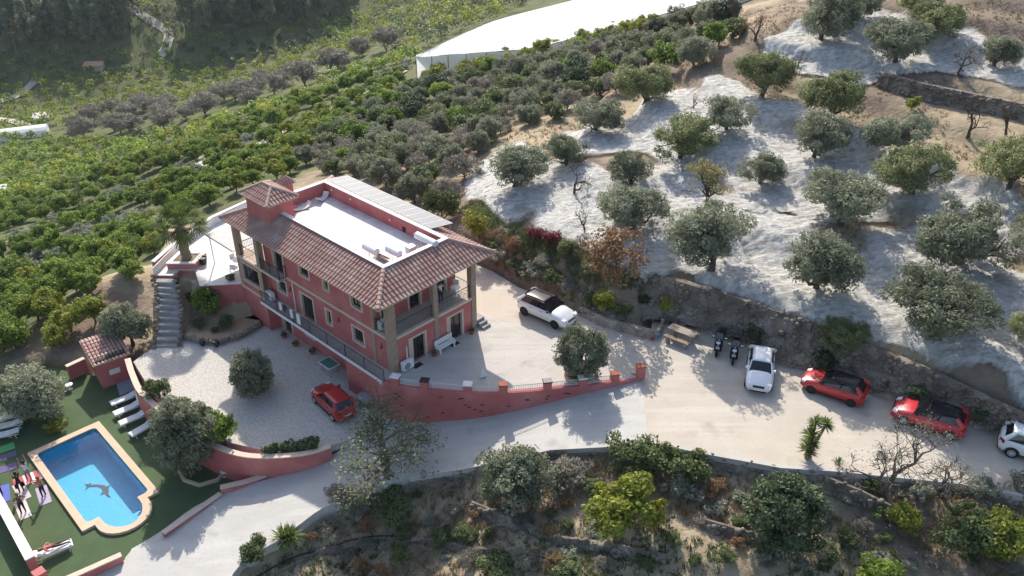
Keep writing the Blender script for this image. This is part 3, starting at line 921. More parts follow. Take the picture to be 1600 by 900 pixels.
# solar panels on the slope behind the parapet
M['panel'] = mat('solar_cell', (.055, .065, .085), .16, (.07, .08, .10), 3, spec=.8)
sl_ang = R(-9)          # the panels stand on rails, flatter than the tiles
pan = empty('photovoltaic_module')
MB().box(-.98, .98, -.43, .43, 0, .03).build('module_frame', M['grey'], pan)
MB().box(-.9, -.86, -.3, -.26, -.35, 0).box(.86, .9, -.3, -.26, -.75, 0).build('mounting_rail', M['steel'], pan)
for i in range(2):
    MB().box(-.95 + i * .955, -.01 + i * .955, -.40, .40, .0305, .034).build('cell_field', M['panel'], pan)
first = True
NP = 13
for i in range(NP):
    p_ = pan if first else copy_tree(pan)
    first = False
    u = 14.2 - i * .88
    c_ = hp(u, 7.32, 6.36)
    p_.location = c_
    p_.rotation_mode = 'XYZ'
    p_.rotation_euler = (Matrix.Rotation(H_ANG, 3, 'Z') @ Matrix.Rotation(-sl_ang, 3, 'Y')).to_euler()
    tag(p_, 'long grey solar panel in the row on the back roof slope', 'solar panel', 'solar panels on the roof slope')


def water_heater(u, v, label, tank_len=1.25, rz=0.0, big=False):
    t = house_thing('solar_water_heater', u, v, 5.55, rz, label, 'water heater', 'solar water heaters')
    z = .98
    MB().tube([(.0, -tank_len / 2, z), (.0, -tank_len / 2 + .05, z), (.0, tank_len / 2 - .05, z), (.0, tank_len / 2, z)], [.16, .24, .24, .16], 14).build('tank', M['plastic_w'], t, smooth=False)
    mb = MB()
    for s in (-1, 1):
        y = s * tank_len * .33
        mb.tube([(.18, y, 0), (.02, y, z - .2)], .02, 4).tube([(-.35, y, 0), (-.05, y, z - .22)], .02, 4).tube([(-.35, y, .03), (.9, y, .03)], .02, 4).tube([(.9, y, .03), (.1, y, z - .25)], .02, 4)
    mb.tube([(-.35, -tank_len * .33, .04), (.18, tank_len * .33, .5)], .014, 4).tube([(-.35, tank_len * .33, .04), (.18, -tank_len * .33, .5)], .014, 4)
    mb.build('stand', M['steel'], t)
    p0, p1 = Vector((.95, 0, .1)), Vector((.2, 0, .72))
    w = tank_len * .45
    d = (p1 - p0).normalized(); nrm = Vector((-d.z, 0, d.x))
    if nrm.z < 0: nrm = -nrm
    c = [Vector((p0.x, -w, p0.z)), Vector((p0.x, w, p0.z)), Vector((p1.x, w, p1.z)), Vector((p1.x, -w, p1.z))]
    MB().hexa([*c, *[q_ + nrm * .06 for q_ in c]]).build('collector', M['panel'], t)
    MB().tube([(.0, -tank_len / 2 - .02, z - .1), (.3, -tank_len / 2 - .08, .6), (.9, -tank_len / 2 - .05, .15)], .022, 5).build('pipe', M['wood'], t)
    return t
water_heater(3.85, 1.95, 'white tank water heater standing apart along the front parapet', 1.3, 0)
water_heater(2.6, 2.75, 'white tank water heater in the front roof corner over dark paving', 1.25, 0)
water_heater(2.3, 5.15, 'long white water heater tank tight under the back parapet', 1.9, 0)
t = house_thing('roof_box', 2.9, 4.35, 5.55, 0, 'white control box on the roof terrace beside the water heaters', 'box')
MB().box(-.28, .28, -.25, .25, .06, .62).build('housing', M['plastic_w'], t, bevel=.02)
MB().box(-.22, -.1, -.2, .2, 0, .06).box(.1, .22, -.2, .2, 0, .06).build('foot', M['grey'], t)
t = house_thing('insulation_sheet', 13.55, 3.3, 5.56, R(-10), 'white curled sheet lying on the roof terrace below the tower', 'sheet')
def curl(w, l, parent):
    mb = MB(); n = 10
    for i in range(n + 1):
        f = i / n - .5
        z = .05 + .9 * f * f + (.12 if abs(f) > .45 else 0)
        mb.v += [(f * l, -w / 2, z), (f * l, w / 2, z), (f * l, w / 2, z + .03), (f * l, -w / 2, z + .03)]
    for i in range(n):
        for k in range(4):
            a = i * 4 + k; b_ = i * 4 + (k + 1) % 4
            mb.f.append((a, b_, b_ + 4, a + 4)); mb.m.append(0)
    mb.f += [(3, 2, 1, 0), (n * 4, n * 4 + 1, n * 4 + 2, n * 4 + 3)]; mb.m += [0, 0]
    return mb.build('panel', M['white'], parent, smooth=False)
curl(.55, 1.5, t)
t = house_thing('insulation_sheet', 13.7, 5.3, 5.56, R(25), 'white curled sheet in the far corner of the roof terrace', 'sheet')
curl(.45, 1.2, t)


def ac_unit(u, v, z, rz, label):
    t = house_thing('air_conditioner', u, v, z, rz, label, 'air conditioner', 'air conditioner units')
    MB().box(-.42, .42, -.15, .15, .08, .68).build('housing', M['plastic_w'], t, bevel=.02)
    MB().box(-.36, -.3, -.13, .13, 0, .08).box(.3, .36, -.13, .13, 0, .08).build('foot', M['grey'], t)
    g = MB().lathe([(.24, 0), (.24, .012), (.20, .02), (.04, .02)], 16).build('fan_grille', M['grey'], t, loc=(-.1, -.152, .38))
    g.rotation_euler = (R(90), 0, 0)
    return t
ac_unit(-.32, .85, .015, 0, 'white air conditioner on the terrace floor left of the glass door')
ac_unit(1.25, .55, 2.5, 0, 'white air conditioner on the upper gallery behind the corner pillar')
ac_unit(13.0, -.4, 0, R(-90), 'white air conditioner on the walkway beside the glazed gallery')
t = ac_unit(1.58, 6.1, 3.6, 0, 'white air conditioner hung high on the gallery back wall')
MB().box(-.3, -.26, -.15, .17, .03, .075).box(.26, .3, -.15, .17, .03, .075).build('bracket', M['grey'], t)

# ------------------------------------------------------------------ terrace: red retaining wall with pillars and low railings
tw = tag(empty('terrace_wall', (0, 0, 0)), 'curved red retaining wall with pillars and white railings round the terrace', 'wall')
wp = [(p.x, p.y) for p in WALL_TOP]
wall_path(MB(), wp, lambda x, y: min(float(ramp_z(x)), -.02) - .5, .10, .34).build('wall', M['red'], tw)
M['rail_white'] = mat('white_rail', (.62, .62, .62), .6)
idx = [2, 6, 11, 15, 20, 24, 28, 32]
for j, k in enumerate(idx):
    p = WALL_TOP[k]; d = (WALL_TOP[min(k + 1, 32)] - WALL_TOP[max(k - 1, 0)]); an = math.atan2(d.y, d.x)
    top = .62 if j < len(idx) - 1 else .95
    o = MB().box(-.24, .24, -.2, .2, .1, top).build('pillar', M['red'], tw, loc=(p.x, p.y, 0), rz=an)
    cap_m = M['white'] if j in (0, 2, 5) else (M['iron'] if j in (1, 4) else M['terracotta'])
    MB().box(-.29, .29, -.25, .25, top + .002, top + .07, tx=.03, ty=.03).build('pillar_cap', cap_m, o)
for j in range(len(idx) - 1):
    mb = MB()
    for k in range(idx[j], idx[j + 1]):
        p, q_ = WALL_TOP[k], WALL_TOP[k + 1]
        for z in (.17, .5):
            mb.tube([(p.x, p.y, z), (q_.x, q_.y, z)], .022, 4)
        for i in range(5):
            m_ = p.lerp(q_, (i + .5) / 5)
            mb.tube([(m_.x, m_.y, .1), (m_.x, m_.y, .5)], .013, 4, caps=False)
    mb.build('railing', M['rail_white'], tw)
rr = random.Random(5)
for i in range(34):
    k = rr.uniform(2, 31); p = WALL_TOP[int(k)].lerp(WALL_TOP[int(k) + 1], k % 1)
    d = WALL_TOP[int(k) + 1] - WALL_TOP[int(k)]; an = math.atan2(d.y, d.x)
    zb = float(ramp_z(p.x)); z = rr.uniform(zb + .3, -.3)
    if z > -.25 or zb > -.6: continue
    MB().box(-.11, .11, -.178, -.15, -.035, .035).build('weep_hole', M['dark'], tw, loc=(p.x, p.y, z), rz=an)
# white steps of joints in the terrace paving
mb = MB()
def strip(p, q_, w, z):
    p, q_ = Vector(p), Vector(q_); d = (q_ - p).normalized(); n = Vector((-d.y, d.x, 0)) * w / 2
    mb.add([(*(p - n)[:2], z), (*(p + n)[:2], z), (*(q_ + n)[:2], z), (*(q_ - n)[:2], z)], [(0, 3, 2, 1)])
for (a, b_, c, d) in ((745, 507, 765, 605), (745, 560, 835, 515), (765, 590, 862, 540), (815, 598, 890, 556), (752, 490, 880, 548), (880, 548, 960, 578), (748, 535, 770, 545)):
    strip(at(a, b_, .012), at(c, d, .012), .06, .016)
tag(mb.build('paving_joints', M['joint']), 'white joints between the terrace slabs', kind='structure')
# ------------------------------------------------------------------ plants
L_ = {}
L_['olive'] = leaf_mat('olive_leaf', (.130, .148, .086), (.365, .385, .265), .40)
L_['olive_y'] = leaf_mat('olive_leaf_fresh', (.130, .158, .064), (.370, .390, .185), .42)
L_['citrus'] = leaf_mat('citrus_leaf', (.078, .140, .020), (.300, .395, .068), .45)
L_['lime'] = leaf_mat('young_citrus_leaf', (.130, .175, .022), (.420, .430, .070), .42)
L_['bush'] = leaf_mat('bush_leaf', (.065, .095, .034), (.205, .245, .100), .36)
L_['dark'] = leaf_mat('evergreen_leaf', (.034, .056, .028), (.120, .160, .078), .28)
L_['grey'] = leaf_mat('grey_twig_leaf', (.165, .150, .118), (.335, .305, .245), .28)
L_['silver'] = leaf_mat('silver_leaf', (.160, .175, .120), (.380, .395, .310), .28)
L_['pine'] = leaf_mat('pine_needle', (.095, .130, .072), (.290, .330, .200), .36)
L_['brown'] = leaf_mat('autumn_leaf', (.160, .088, .045), (.370, .225, .115), .28)
L_['gold'] = leaf_mat('golden_leaf', (.170, .145, .045), (.360, .300, .110), .30)
L_['yellow'] = leaf_mat('yellow_leaf', (.15, .155, .018), (.36, .345, .05), .34)
L_['red'] = leaf_mat('bougainvillea', (.12, .02, .03), (.33, .04, .06), .25)
L_['straw'] = leaf_mat('dry_grass', (.200, .150, .085), (.420, .335, .205), .25)
L_['palm'] = leaf_mat('palm_leaf', (.070, .112, .026), (.250, .320, .090), .38)


def leaf_cloud(rng, centers, radii, per, ln, wd, out_c=None, up=.35, flat=1.0):
    """leaf polygons spread through clumps; returns (n, 4, 3) and tints"""
    n = len(centers) * per
    C = np.repeat(np.asarray(centers, float), per, 0)
    Rd = np.repeat(np.asarray(radii, float), per)
    d = rng.normal(size=(n, 3)); d /= np.linalg.norm(d, axis=1)[:, None]
    rad = rng.uniform(.45, 1.05, n) ** .6
    pos = C + d * (Rd * rad)[:, None] * np.array([1, 1, flat])
    nrm = d * .7 + rng.normal(size=(n, 3)) * .55 + np.array([0, 0, up])
    nrm /= np.linalg.norm(nrm, axis=1)[:, None]
    t = rng.normal(size=(n, 3)); t -= nrm * (t * nrm).sum(1)[:, None]; t /= np.linalg.norm(t, axis=1)[:, None]
    s = np.cross(nrm, t)
    k = rng.uniform(.7, 1.35, n)[:, None]
    P = np.stack([pos - t * ln * k * .5, pos + s * wd * k * .5 + t * ln * k * .08, pos + t * ln * k * .5, pos - s * wd * k * .5 + t * ln * k * .08], 1)
    ct = np.repeat(rng.uniform(.22, .72, len(centers)), per)
    tint = np.clip(ct + rng.normal(size=n) * .13, 0, 1)
    return P, tint


def clumps(rng, n, rx, ry, rz, cz, size, low=-.55, jitter=.12, lobes=5):
    """centres over an uneven crown: a few lobes, clumps on their outside"""
    solid = lobes == 0; lobes = max(1, lobes)
    L = rng.normal(size=(lobes, 3)); L /= np.linalg.norm(L, axis=1)[:, None]
    L[:, 2] = np.abs(L[:, 2]) * .55 - .12
    Lc = L * np.array([rx, ry, rz]) * .48
    Lr = rng.uniform(.46, .64, lobes)
    if solid: Lc, Lr = Lc * 0, Lr * 0 + .93
    pts, rad = [], []
    while len(pts) < n:
        k = rng.integers(lobes)
        d = rng.normal(size=3); d /= np.linalg.norm(d)
        if d[2] < low: continue
        r = rng.uniform(.62, 1.0)
        p = Lc[k] + d * np.array([rx, ry, rz]) * Lr[k] * r
        q_ = (p / np.array([rx, ry, rz])); e = np.linalg.norm(q_)
        if e > 1.0: p = p / e
        if p[2] < -rz * (.9 if solid else .8): continue
        pts.append(p + np.array([0, 0, cz]) + rng.normal(size=3) * jitter); rad.append(size * rng.uniform(.65, 1.3))
    return np.array(pts), np.array(rad)


def limb_path(rng, p0, p1, n=4, wob=.12):
    p0, p1 = np.array(p0, float), np.array(p1, float)
    L = np.linalg.norm(p1 - p0)
    return [tuple(p0 + (p1 - p0) * t + (rng.normal(size=3) * wob * L * (0 if t in (0, 1) else 1))) for t in np.linspace(0, 1, n)]


def make_trunk(rng, h, r, tips, fork=.45, bark='bark', lean=.1, sub=2, min_r=.035):
    mb = MB()
    f = np.array([rng.normal() * lean, rng.normal() * lean, h * fork])
    mb.tube([(0, 0, -.35), (f[0] * .2, f[1] * .1, .02), tuple(f * np.array([.5, .7, .55])), tuple(f)], [r * 1.45, r * 1.15, r * .95, r * .85], 8)
    for tp in tips:
        pth = limb_path(rng, f - np.array([0, 0, .05]), tp, 5, .10)
        mb.tube(pth, list(np.linspace(r * .62, max(min_r * .6, r * .12), 5)), 5)
        for _ in range(sub):
            i = rng.integers(1, 4)
            e = np.array(pth[i]) + (np.array(tp) - f) * rng.uniform(.25, .5) + rng.normal(size=3) * .35 * np.linalg.norm(np.array(tp) - f) * .6
            mb.tube(limb_path(rng, pth[i], e, 3, .1), [r * .32, r * .2, min_r * .4], 4)
    me = bpy.data.meshes.new('trunk')
    me.from_pydata(mb.v, [], mb.f)
    me.materials.append(M[bark]); me.update()
    return me


SPEC = {}
def species(key, name, variants, fn):
    SPEC[key] = (name, [fn(np.random.default_rng(100 + hash_(key) + 31 * i)) for i in range(variants)])
def hash_(s): return sum(ord(c_) * (i + 3) for i, c_ in enumerate(s))


def crown_tree(leaf, R0, Hc, cz, nclump, per, csize, ln, wd, tr=.16, fork=.42, bark='bark', trunk=True, low=-.5, lobes=6, flat=.85, up=.35, nl=6):
    def fn(rng):
        rx, ry = R0 * rng.uniform(.9, 1.08), R0 * rng.uniform(.9, 1.08)
        c_, r_ = clumps(rng, nclump, rx, ry, Hc, cz, csize, low, csize * .25, lobes)
        P, t = leaf_cloud(rng, c_, r_, per, ln, wd, up=up, flat=flat)
        me = quads_mesh('crown', P, L_[leaf], t)
        tm = None
        if trunk:
            sel = c_[rng.choice(len(c_), nl, replace=False)]
            tm = make_trunk(rng, cz, tr, [tuple(p * np.array([.8, .8, 1]) - np.array([0, 0, .2])) for p in sel], fork, bark)
        return me, tm
    return fn


# sizes: metres; a tree of scale 1 has crown radius R0
species('olive', 'olive_tree', 7, crown_tree('olive', 2.6, 1.95, 2.0, 130, 120, .46, .18, .07, tr=.19, fork=.34, low=-.92))
species('olive_y', 'olive_tree', 3, crown_tree('olive_y', 2.6, 1.95, 2.0, 130, 120, .46, .18, .07, tr=.19, fork=.34, low=-.92))
species('citrus', 'citrus_tree', 6, crown_tree('citrus', 1.6, 1.4, 1.4, 60, 80, .42, .21, .12, tr=.1, fork=.3, bark='barkg', low=-.8, nl=4))
species('lime', 'citrus_tree', 4, crown_tree('lime', 1.5, 1.4, 1.5, 52, 80, .40, .20, .11, tr=.09, fork=.35, bark='barkg', low=-.8, nl=4))
species('scrub', 'wild_olive', 4, crown_tree('olive', 2.3, 1.8, 1.5, 110, 100, .46, .20, .085, tr=.14, fork=.25, low=-.95, nl=6))
species('bush', 'bush', 5, crown_tree('bush', 1.4, 1.25, .95, 54, 80, .38, .18, .09, trunk=True, tr=.06, fork=.2, low=-.9, nl=5))
species('dark', 'evergreen_bush', 3, crown_tree('dark', 1.8, 2.1, 1.75, 110, 95, .44, .20, .10, tr=.12, fork=.25, low=-.95, nl=6, lobes=8))
species('ball', 'clipped_olive', 3, crown_tree('olive', 1.55, 1.35, 1.5, 210, 75, .28, .15, .06, tr=.13, fork=.3, low=-.95, lobes=0, nl=6))
species('grey', 'tamarisk_bush', 4, crown_tree('grey', 2.0, 1.5, 1.4, 52, 60, .45, .34, .06, tr=.08, fork=.2, bark='barkg', low=-.9, nl=6))
species('silver', 'silver_shrub', 3, crown_tree('silver', 1.1, .7, .6, 30, 46, .30, .24, .08, trunk=True, tr=.04, fork=.2, bark='barkg', low=-.9, nl=3))
species('brown', 'brown_bush', 2, crown_tree('brown', 1.9, 1.7, 1.8, 62, 52, .40, .16, .10, tr=.09, fork=.2, bark='barkg', low=-.9, nl=7))
species('gold', 'almond_tree', 2, crown_tree('gold', 1.6, 1.2, 2.2, 42, 40, .36, .14, .07, tr=.11, fork=.45, low=-.5, nl=8))
species('yellow', 'yellow_bush', 2, crown_tree('yellow', 1.2, 1.2, 1.2, 34, 48, .30, .18, .11, tr=.06, fork=.25, low=-.9, nl=4))
species('red', 'bougainvillea', 2, crown_tree('red', 1.0, .7, .7, 26, 40, .28, .15, .10, tr=.04, fork=.2, low=-.9, nl=4))


def pine_fn(rng):
    n = 40; pts, rad = [], []
    for i in range(n):
        f = rng.uniform(.16, 1) ; z = 12 * f
        w = 3.3 * (1.05 - f) ** .65 * (.55 + .45 * min(1, f * 4))
        a = rng.uniform(0, 2 * PI); k = rng.uniform(.35, 1)
        pts.append((w * k * math.cos(a), w * k * math.sin(a), z)); rad.append(rng.uniform(.8, 1.3))
    P, t = leaf_cloud(rng, np.array(pts), np.array(rad), 60, .75, .26, up=.3, flat=.8)
    me = quads_mesh('crown', P, L_['pine'], t)
    mb = MB().tube([(0, 0, -.5), (.1, 0, 5), (0, .1, 11.3)], [.28, .2, .05], 6)
    for i in range(9):
        a = rng.uniform(0, 2 * PI); z = rng.uniform(2.5, 9)
        mb.tube([(0, 0, z), (2 * math.cos(a), 2 * math.sin(a), z + .7)], [.08, .03], 4)
    tm = bpy.data.meshes.new('trunk'); tm.from_pydata(mb.v, [], mb.f); tm.materials.append(M['bark']); tm.update()
    return me, tm
species('pine', 'pine_tree', 4, pine_fn)


def bare_fn(leaf=None, nleaf=0, zb=.18, lw=(.15, .055), h=3.4, spread=2.2, bark='bark', depth=4, tw=.012):
    def fn(rng):
        mb = MB(); tips = []
        def grow(p, d, L, r, k):
            q_ = p + d * L
            mid = (p + q_) / 2 + rng.normal(size=3) * L * .09
            mb.tube([tuple(p), tuple(mid), tuple(q_)], [r, r * .85, r * .68], 5 if k > 2 else 3, caps=False)
            if k == 0: tips.append(q_); return
            for _ in range(3 if k > 1 else 4):
                nd = d * .75 + rng.normal(size=3) * .55 + np.array([0, 0, zb])
                nd /= np.linalg.norm(nd)
                grow(q_ if rng.random() < .7 else mid, nd, L * rng.uniform(.62, .85), max(tw, r * .55), k - 1)
        mb.tube([(0, 0, -.3), (.02, 0, .1)], [.2, .15], 6)
        d0 = np.array([rng.normal() * .15, rng.normal() * .15, 1.]); d0 /= np.linalg.norm(d0)
        grow(np.array([0, 0, 0.]), d0, h * .30, .13, depth)
        tm = bpy.data.meshes.new('trunk'); tm.from_pydata(mb.v, [], mb.f); tm.materials.append(M[bark]); tm.update()
        me = None
        if leaf:
            T = np.array(tips)
            P, t = leaf_cloud(rng, T, np.full(len(T), .30), nleaf, lw[0], lw[1], up=.2)
            me = quads_mesh('crown', P, L_[leaf], t)
        return me, tm
    return fn
species('bare', 'bare_almond_tree', 3, bare_fn())
species('bare_pale', 'bare_tree', 2, bare_fn('silver', 4, lw=(.08, .03), h=4.2, bark='barkg', depth=5, tw=.014))
species('bare_leaf', 'almond_tree', 2, bare_fn('olive_y', 9, zb=.0, lw=(.09, .04), bark='barkg', h=4.2, depth=5, tw=.014))
species('bare_red', 'bare_almond_tree', 2, bare_fn('brown', 3, h=3.2))


TREE_COUNT = {}
def plant(key, loc, size=1.0, label=None, cat='tree', group=None, sz=None, var=None, rz=None, parts=True):
    name, vs = SPEC[key]
    i = TREE_COUNT.get(key, 0); TREE_COUNT[key] = i + 1
    me, tm = vs[(i if var is None else var) % len(vs)]
    t = empty(name, (loc[0], loc[1], loc[2] - .05), random.uniform(0, 6.28) if rz is None else rz)
    kx = random.uniform(.92, 1.1)
    t.scale = (size * kx, size * (2 - kx) * random.uniform(.95, 1.05), (sz or size) * random.uniform(.93, 1.08))
    if me: mesh_obj('crown', me, t)
    if tm and parts: mesh_obj('trunk', tm, t)
    return tag(t, label, cat, group)


def s_px(p):
    """photo pixels per metre at a place"""
    return F_PX / (p.y * math.cos(PITCH) - (p.z - CAM_H) * math.sin(PITCH))


SIZE_K = {'olive': 1.05, 'olive_y': 1.05, 'bare_leaf': 1.45, 'bare_pale': 1.35, 'bare': 1.15, 'gold': 1.15}
def plant_px(key, px, py, wpx, label, cat='tree', group=None, hk=1.0, z=None):
    """a plant whose trunk foot was measured at (px, py) and whose crown is wpx wide there"""
    g = ground(px, py) if z is None else at(px, py, z)
    me = SPEC[key][1][0][0]
    w0 = {'olive': 5.3, 'olive_y': 5.3, 'citrus': 3.5, 'lime': 3.3, 'scrub': 4.8, 'bush': 3.1, 'dark': 4.0, 'ball': 3.2, 'grey': 4.5, 'silver': 2.5, 'brown': 4.1, 'gold': 3.5, 'yellow': 2.6, 'red': 2.2, 'pine': 7.0, 'bare': 3.4, 'bare_pale': 5.0, 'bare_leaf': 5.0, 'bare_red': 3.4}[key]
    s = wpx / s_px(g) / w0 * SIZE_K.get(key, 1.0)
    return plant(key, g, s, label, cat, group, sz=s * hk)


# ------------------------------------------------------------------ the olive orchard: nets first
def px_poly(pts): return [ground(*p) for p in pts]
NETS = [
    ('net spread under the olives above the stone wall', [(718, 318), (742, 262), (800, 225), (900, 250), (985, 290), (1080, 300), (1190, 330), (1330, 350), (1440, 340), (1620, 420), (1780, 480), (1790, 712), (1600, 664), (1440, 586), (1350, 550), (1250, 511), (1130, 470), (1040, 442), (960, 426), (905, 402), (850, 376), (790, 352)], .10, 1),
    ('net rumpled over the middle olive terraces', [(870, 205), (950, 200), (1010, 155), (1080, 135), (1150, 165), (1250, 220), (1330, 200), (1400, 235), (1460, 250), (1620, 310), (1780, 370), (1780, 500), (1620, 430), (1440, 350), (1330, 360), (1190, 340), (1080, 310), (985, 300), (900, 270)], .16, 2),
    ('net heaped on the upper olive terraces', [(1180, 72), (1240, 40), (1300, 32), (1350, 18), (1420, 10), (1500, 45), (1620, 80), (1780, 90), (1780, 150), (1620, 145), (1540, 125), (1400, 118), (1345, 140), (1290, 128), (1235, 112), (1190, 95)], .12, 3),
    ('narrow net lying between two middle terraces', [(1080, 140), (1130, 118), (1200, 158), (1260, 165), (1330, 195), (1330, 225), (1250, 240), (1150, 178)], .22, 4)]
m = bpy.data.materials.new('olive_net'); m.use_nodes = True
nt = m.node_tree; b = nt.nodes['Principled BSDF']; b.inputs['Roughness'].default_value = .9; b.inputs['Specular IOR Level'].default_value = .2
tc = nt.nodes.new('ShaderNodeTexCoord')
nt.links.new(_mixnoise(nt, tc, (.84, .82, .78), (.58, .55, .50), 2.4, 10, (.38, .62)), b.inputs['Base Color'])
w1 = nt.nodes.new('ShaderNodeTexNoise'); w1.inputs['Scale'].default_value = 1.6; w1.inputs['Detail'].default_value = 10; w1.inputs['Roughness'].default_value = .78
mp = nt.nodes.new('ShaderNodeMapping'); mp.inputs['Scale'].default_value = (.7, 2.4, 1); mp.inputs['Rotation'].default_value = (0, 0, R(28))
nt.links.new(tc.outputs['Object'], mp.inputs['Vector']); nt.links.new(mp.outputs['Vector'], w1.inputs['Vector'])
mr = nt.nodes.new('ShaderNodeMapRange'); mr.inputs['From Min'].default_value = .34; mr.inputs['From Max'].default_value = .52; mr.inputs['To Min'].default_value = .45; mr.inputs['To Max'].default_value = .96
nt.links.new(w1.outputs['Fac'], mr.inputs['Value'])
tp = nt.nodes.new('ShaderNodeBsdfTransparent'); ms = nt.nodes.new('ShaderNodeMixShader')
cv = nt.nodes.new('ShaderNodeAttribute'); cv.attribute_name = 'cover'
mu = nt.nodes.new('ShaderNodeMath'); mu.operation = 'MULTIPLY'
nt.links.new(mr.outputs['Result'], mu.inputs[0]); nt.links.new(cv.outputs['Fac'], mu.inputs[1])
nt.links.new(mu.outputs[0], ms.inputs[0]); nt.links.new(tp.outputs[0], ms.inputs[1]); nt.links.new(b.outputs[0], ms.inputs[2])
nt.links.new(ms.outputs[0], nt.nodes['Material Output'].inputs['Surface'])
bp = nt.nodes.new('ShaderNodeBump'); bp.inputs['Strength'].default_value = 1; bp.inputs['Distance'].default_value = .3
nt.links.new(w1.outputs['Fac'], bp.inputs['Height']); nt.links.new(bp.outputs['Normal'], b.inputs['Normal'])
M['net'] = m
NET_POLYS = []
for (lab, pl, off, sd) in NETS:
    P = px_poly(pl)
    P = [(p.x, p.y) for p in P]
    NET_POLYS.append(P)
    x0, x1 = min(p[0] for p in P) - 1, max(p[0] for p in P) + 1; y0, y1 = min(p[1] for p in P) - 1, max(p[1] for p in P) + 1
    gx, gy = np.meshgrid(np.arange(x0, x1, .2), np.arange(y0, y1, .2))
    jx, jy = .8 * vnoise(gx, gy, 2.2, 40 + sd), .8 * vnoise(gx, gy, 2.2, 50 + sd)
    ins = in_poly(gx + jx, gy + jy, P)
    folds = np.abs(fbm(gx * .6 + gy * .3, gy * 1.5 - gx * .6, 1.6, 60 + sd, 3))
    heap = np.maximum(0, fbm(gx, gy, 5, 70 + sd, 2)) ** 1.5
    f2 = np.abs(fbm(gx * 1.1 + gy * .5, gy * 2.2 - gx * .8, 1.0, 160 + sd, 3))
    gz = zt(gx, gy) + off + .05 + .20 * (.6 - folds).clip(0, 1) ** 2 * 1.3 + .26 * (.55 - f2).clip(0, 1) ** 1.6 + .10 * heap + .09 * np.abs(vnoise(gx * 1.0 + gy * .4, gy * 1.8 - gx * .7, .55, 260 + sd))
    ed = poly_dist(gx + jx, gy + jy, P)
    gz -= .1 * sstep(1.0, 0, ed)
    gz = np.maximum(gz, zt(gx, gy) + .05)
    holes = fbm(gx, gy, 7, 80 + sd, 3) > .78
    ok = ins
    cover = (1 - sstep(.40, .85, fbm(gx, gy, 6, 180 + sd, 3))) * sstep(.10, .45, np.where(ins, ed, 0))
    keep = ok[:-1, :-1] & ok[1:, :-1] & ok[:-1, 1:] & ok[1:, 1:]
    tag(mesh_obj('harvest_net', grid_mesh('harvest_net', gx, gy, gz, M['net'], keep, attrs={'cover': cover})), 'white harvest ' + lab, 'net', 'olive harvest nets')

OG = 'olive trees in the netted orchard'
for (k, px, py, w, lab) in (
    ('olive', 802, 298, 112, 'grey-green olive nearest the villa at the edge of the net'),
    ('olive', 884, 262, 78, 'olive between the net edge and the bare grey tree'),
    ('olive', 932, 210, 88, 'olive at the thicket edge above the white net'),
    ('olive_y', 1006, 167, 98, 'lone round olive at the top left of the netted orchard'),
    ('olive_y', 1060, 254, 108, 'bright spreading olive on a clear trunk in mid orchard'),
    ('olive', 986, 292, 80, 'small olive rising behind the big olive over the brown bush'),
    ('olive', 986, 368, 112, 'big full olive right above the brown autumn bush'),
    ('olive', 1132, 209, 88, 'leaning olive on net between two bare terraces'),
    ('olive', 1186, 292, 80, 'compact dark olive beside the golden almond'),
    ('olive_y', 1188, 152, 102, 'ragged olive beside the heaped upper net'),
    ('olive_y', 1295, 192, 112, 'olive beside the bare brown slope in mid orchard'),
    ('olive', 1268, 252, 108, 'dense olive with deep shade in mid orchard'),
    ('olive', 1400, 242, 98, 'olive below the low stone terrace wall'),
    ('olive', 1312, 352, 132, 'wide silver olive in the middle of the netted slope'),
    ('olive_y', 1425, 310, 118, 'rounded fresh green olive above the two right-hand shade pools'),
    ('olive_y', 1573, 302, 124, 'yellowish olive at the right edge under the bare branches'),
    ('olive', 1282, 67, 106, 'spreading olive behind the heaped white net'),
    ('olive', 1398, 102, 104, 'dark olive rooted in the upper net'),
    ('olive_y', 1448, 72, 102, 'pale green olive at the upper terrace rim'),
    ('olive', 1552, 109, 78, 'upright olive on a thin trunk near the top right corner'),
    ('olive_y', 1440, 36, 84, 'olive cut by the top of the picture'),
    ('olive', 1110, 427, 148, 'huge olive overhanging the stone wall behind the picnic table'),
    ('olive', 1272, 457, 134, 'broad olive on the wall top above the white hatchback'),
    ('olive', 1495, 418, 156, 'wide olive with long shade at the right of the orchard'),
    ('olive', 1455, 527, 170, 'largest olive on the wall top above the red crossover'),
    ('olive_y', 1314, 552, 78, 'small olive growing out of the stone wall over the red hatchback'),
    ('olive', 1600, 390, 96, 'olive half out of the picture at the right edge'),
    ('olive_y', 1612, 545, 84, 'olive sprig low at the right edge above the white car'),
    ('olive', 1340, 30, 86, 'olive at the top edge between the heaped nets'),
    ('olive', 1700, 470, 150, 'olive beyond the right edge of the orchard'),
    ('olive', 1680, 250, 110, 'upper olive beyond the right edge of the orchard')):
    plant_px(k, px, py, w, lab, group=OG)
plant_px('gold', 1102, 331, 84, 'golden sparse almond tree standing in the net')
for (k, px, py, w, lab) in (
    ('bare', 914, 364, 46, 'small black leafless almond by the lower net edge'),
    ('bare', 897, 306, 58, 'grey leafless almond between two olives'),
    ('bare_red', 1500, 121, 62, 'reddish almost leafless almond on the upper terrace'),
    ('bare', 1572, 214, 56, 'black bare almond at the right on brown soil'),
    ('bare', 1512, 216, 66, 'low bare almond with crooked limbs on brown soil'),
    ('bare', 1246, 110, 36, 'stunted bare almond before the heaped net'),
    ('bare_red', 1180, 64, 62, 'bare almond in the dry grass at the top'),
    ('bare', 1150, 44, 58, 'black bare almond near the netted greenhouse'),
    ('bare_red', 1085, 174, 34, 'small reddish sapling on the white net')):
    plant_px(k, px, py, w, lab, group='leafless almond trees')
plant_px('lime', 1422, 176, 30, 'small yellow-green tree against the low terrace wall')
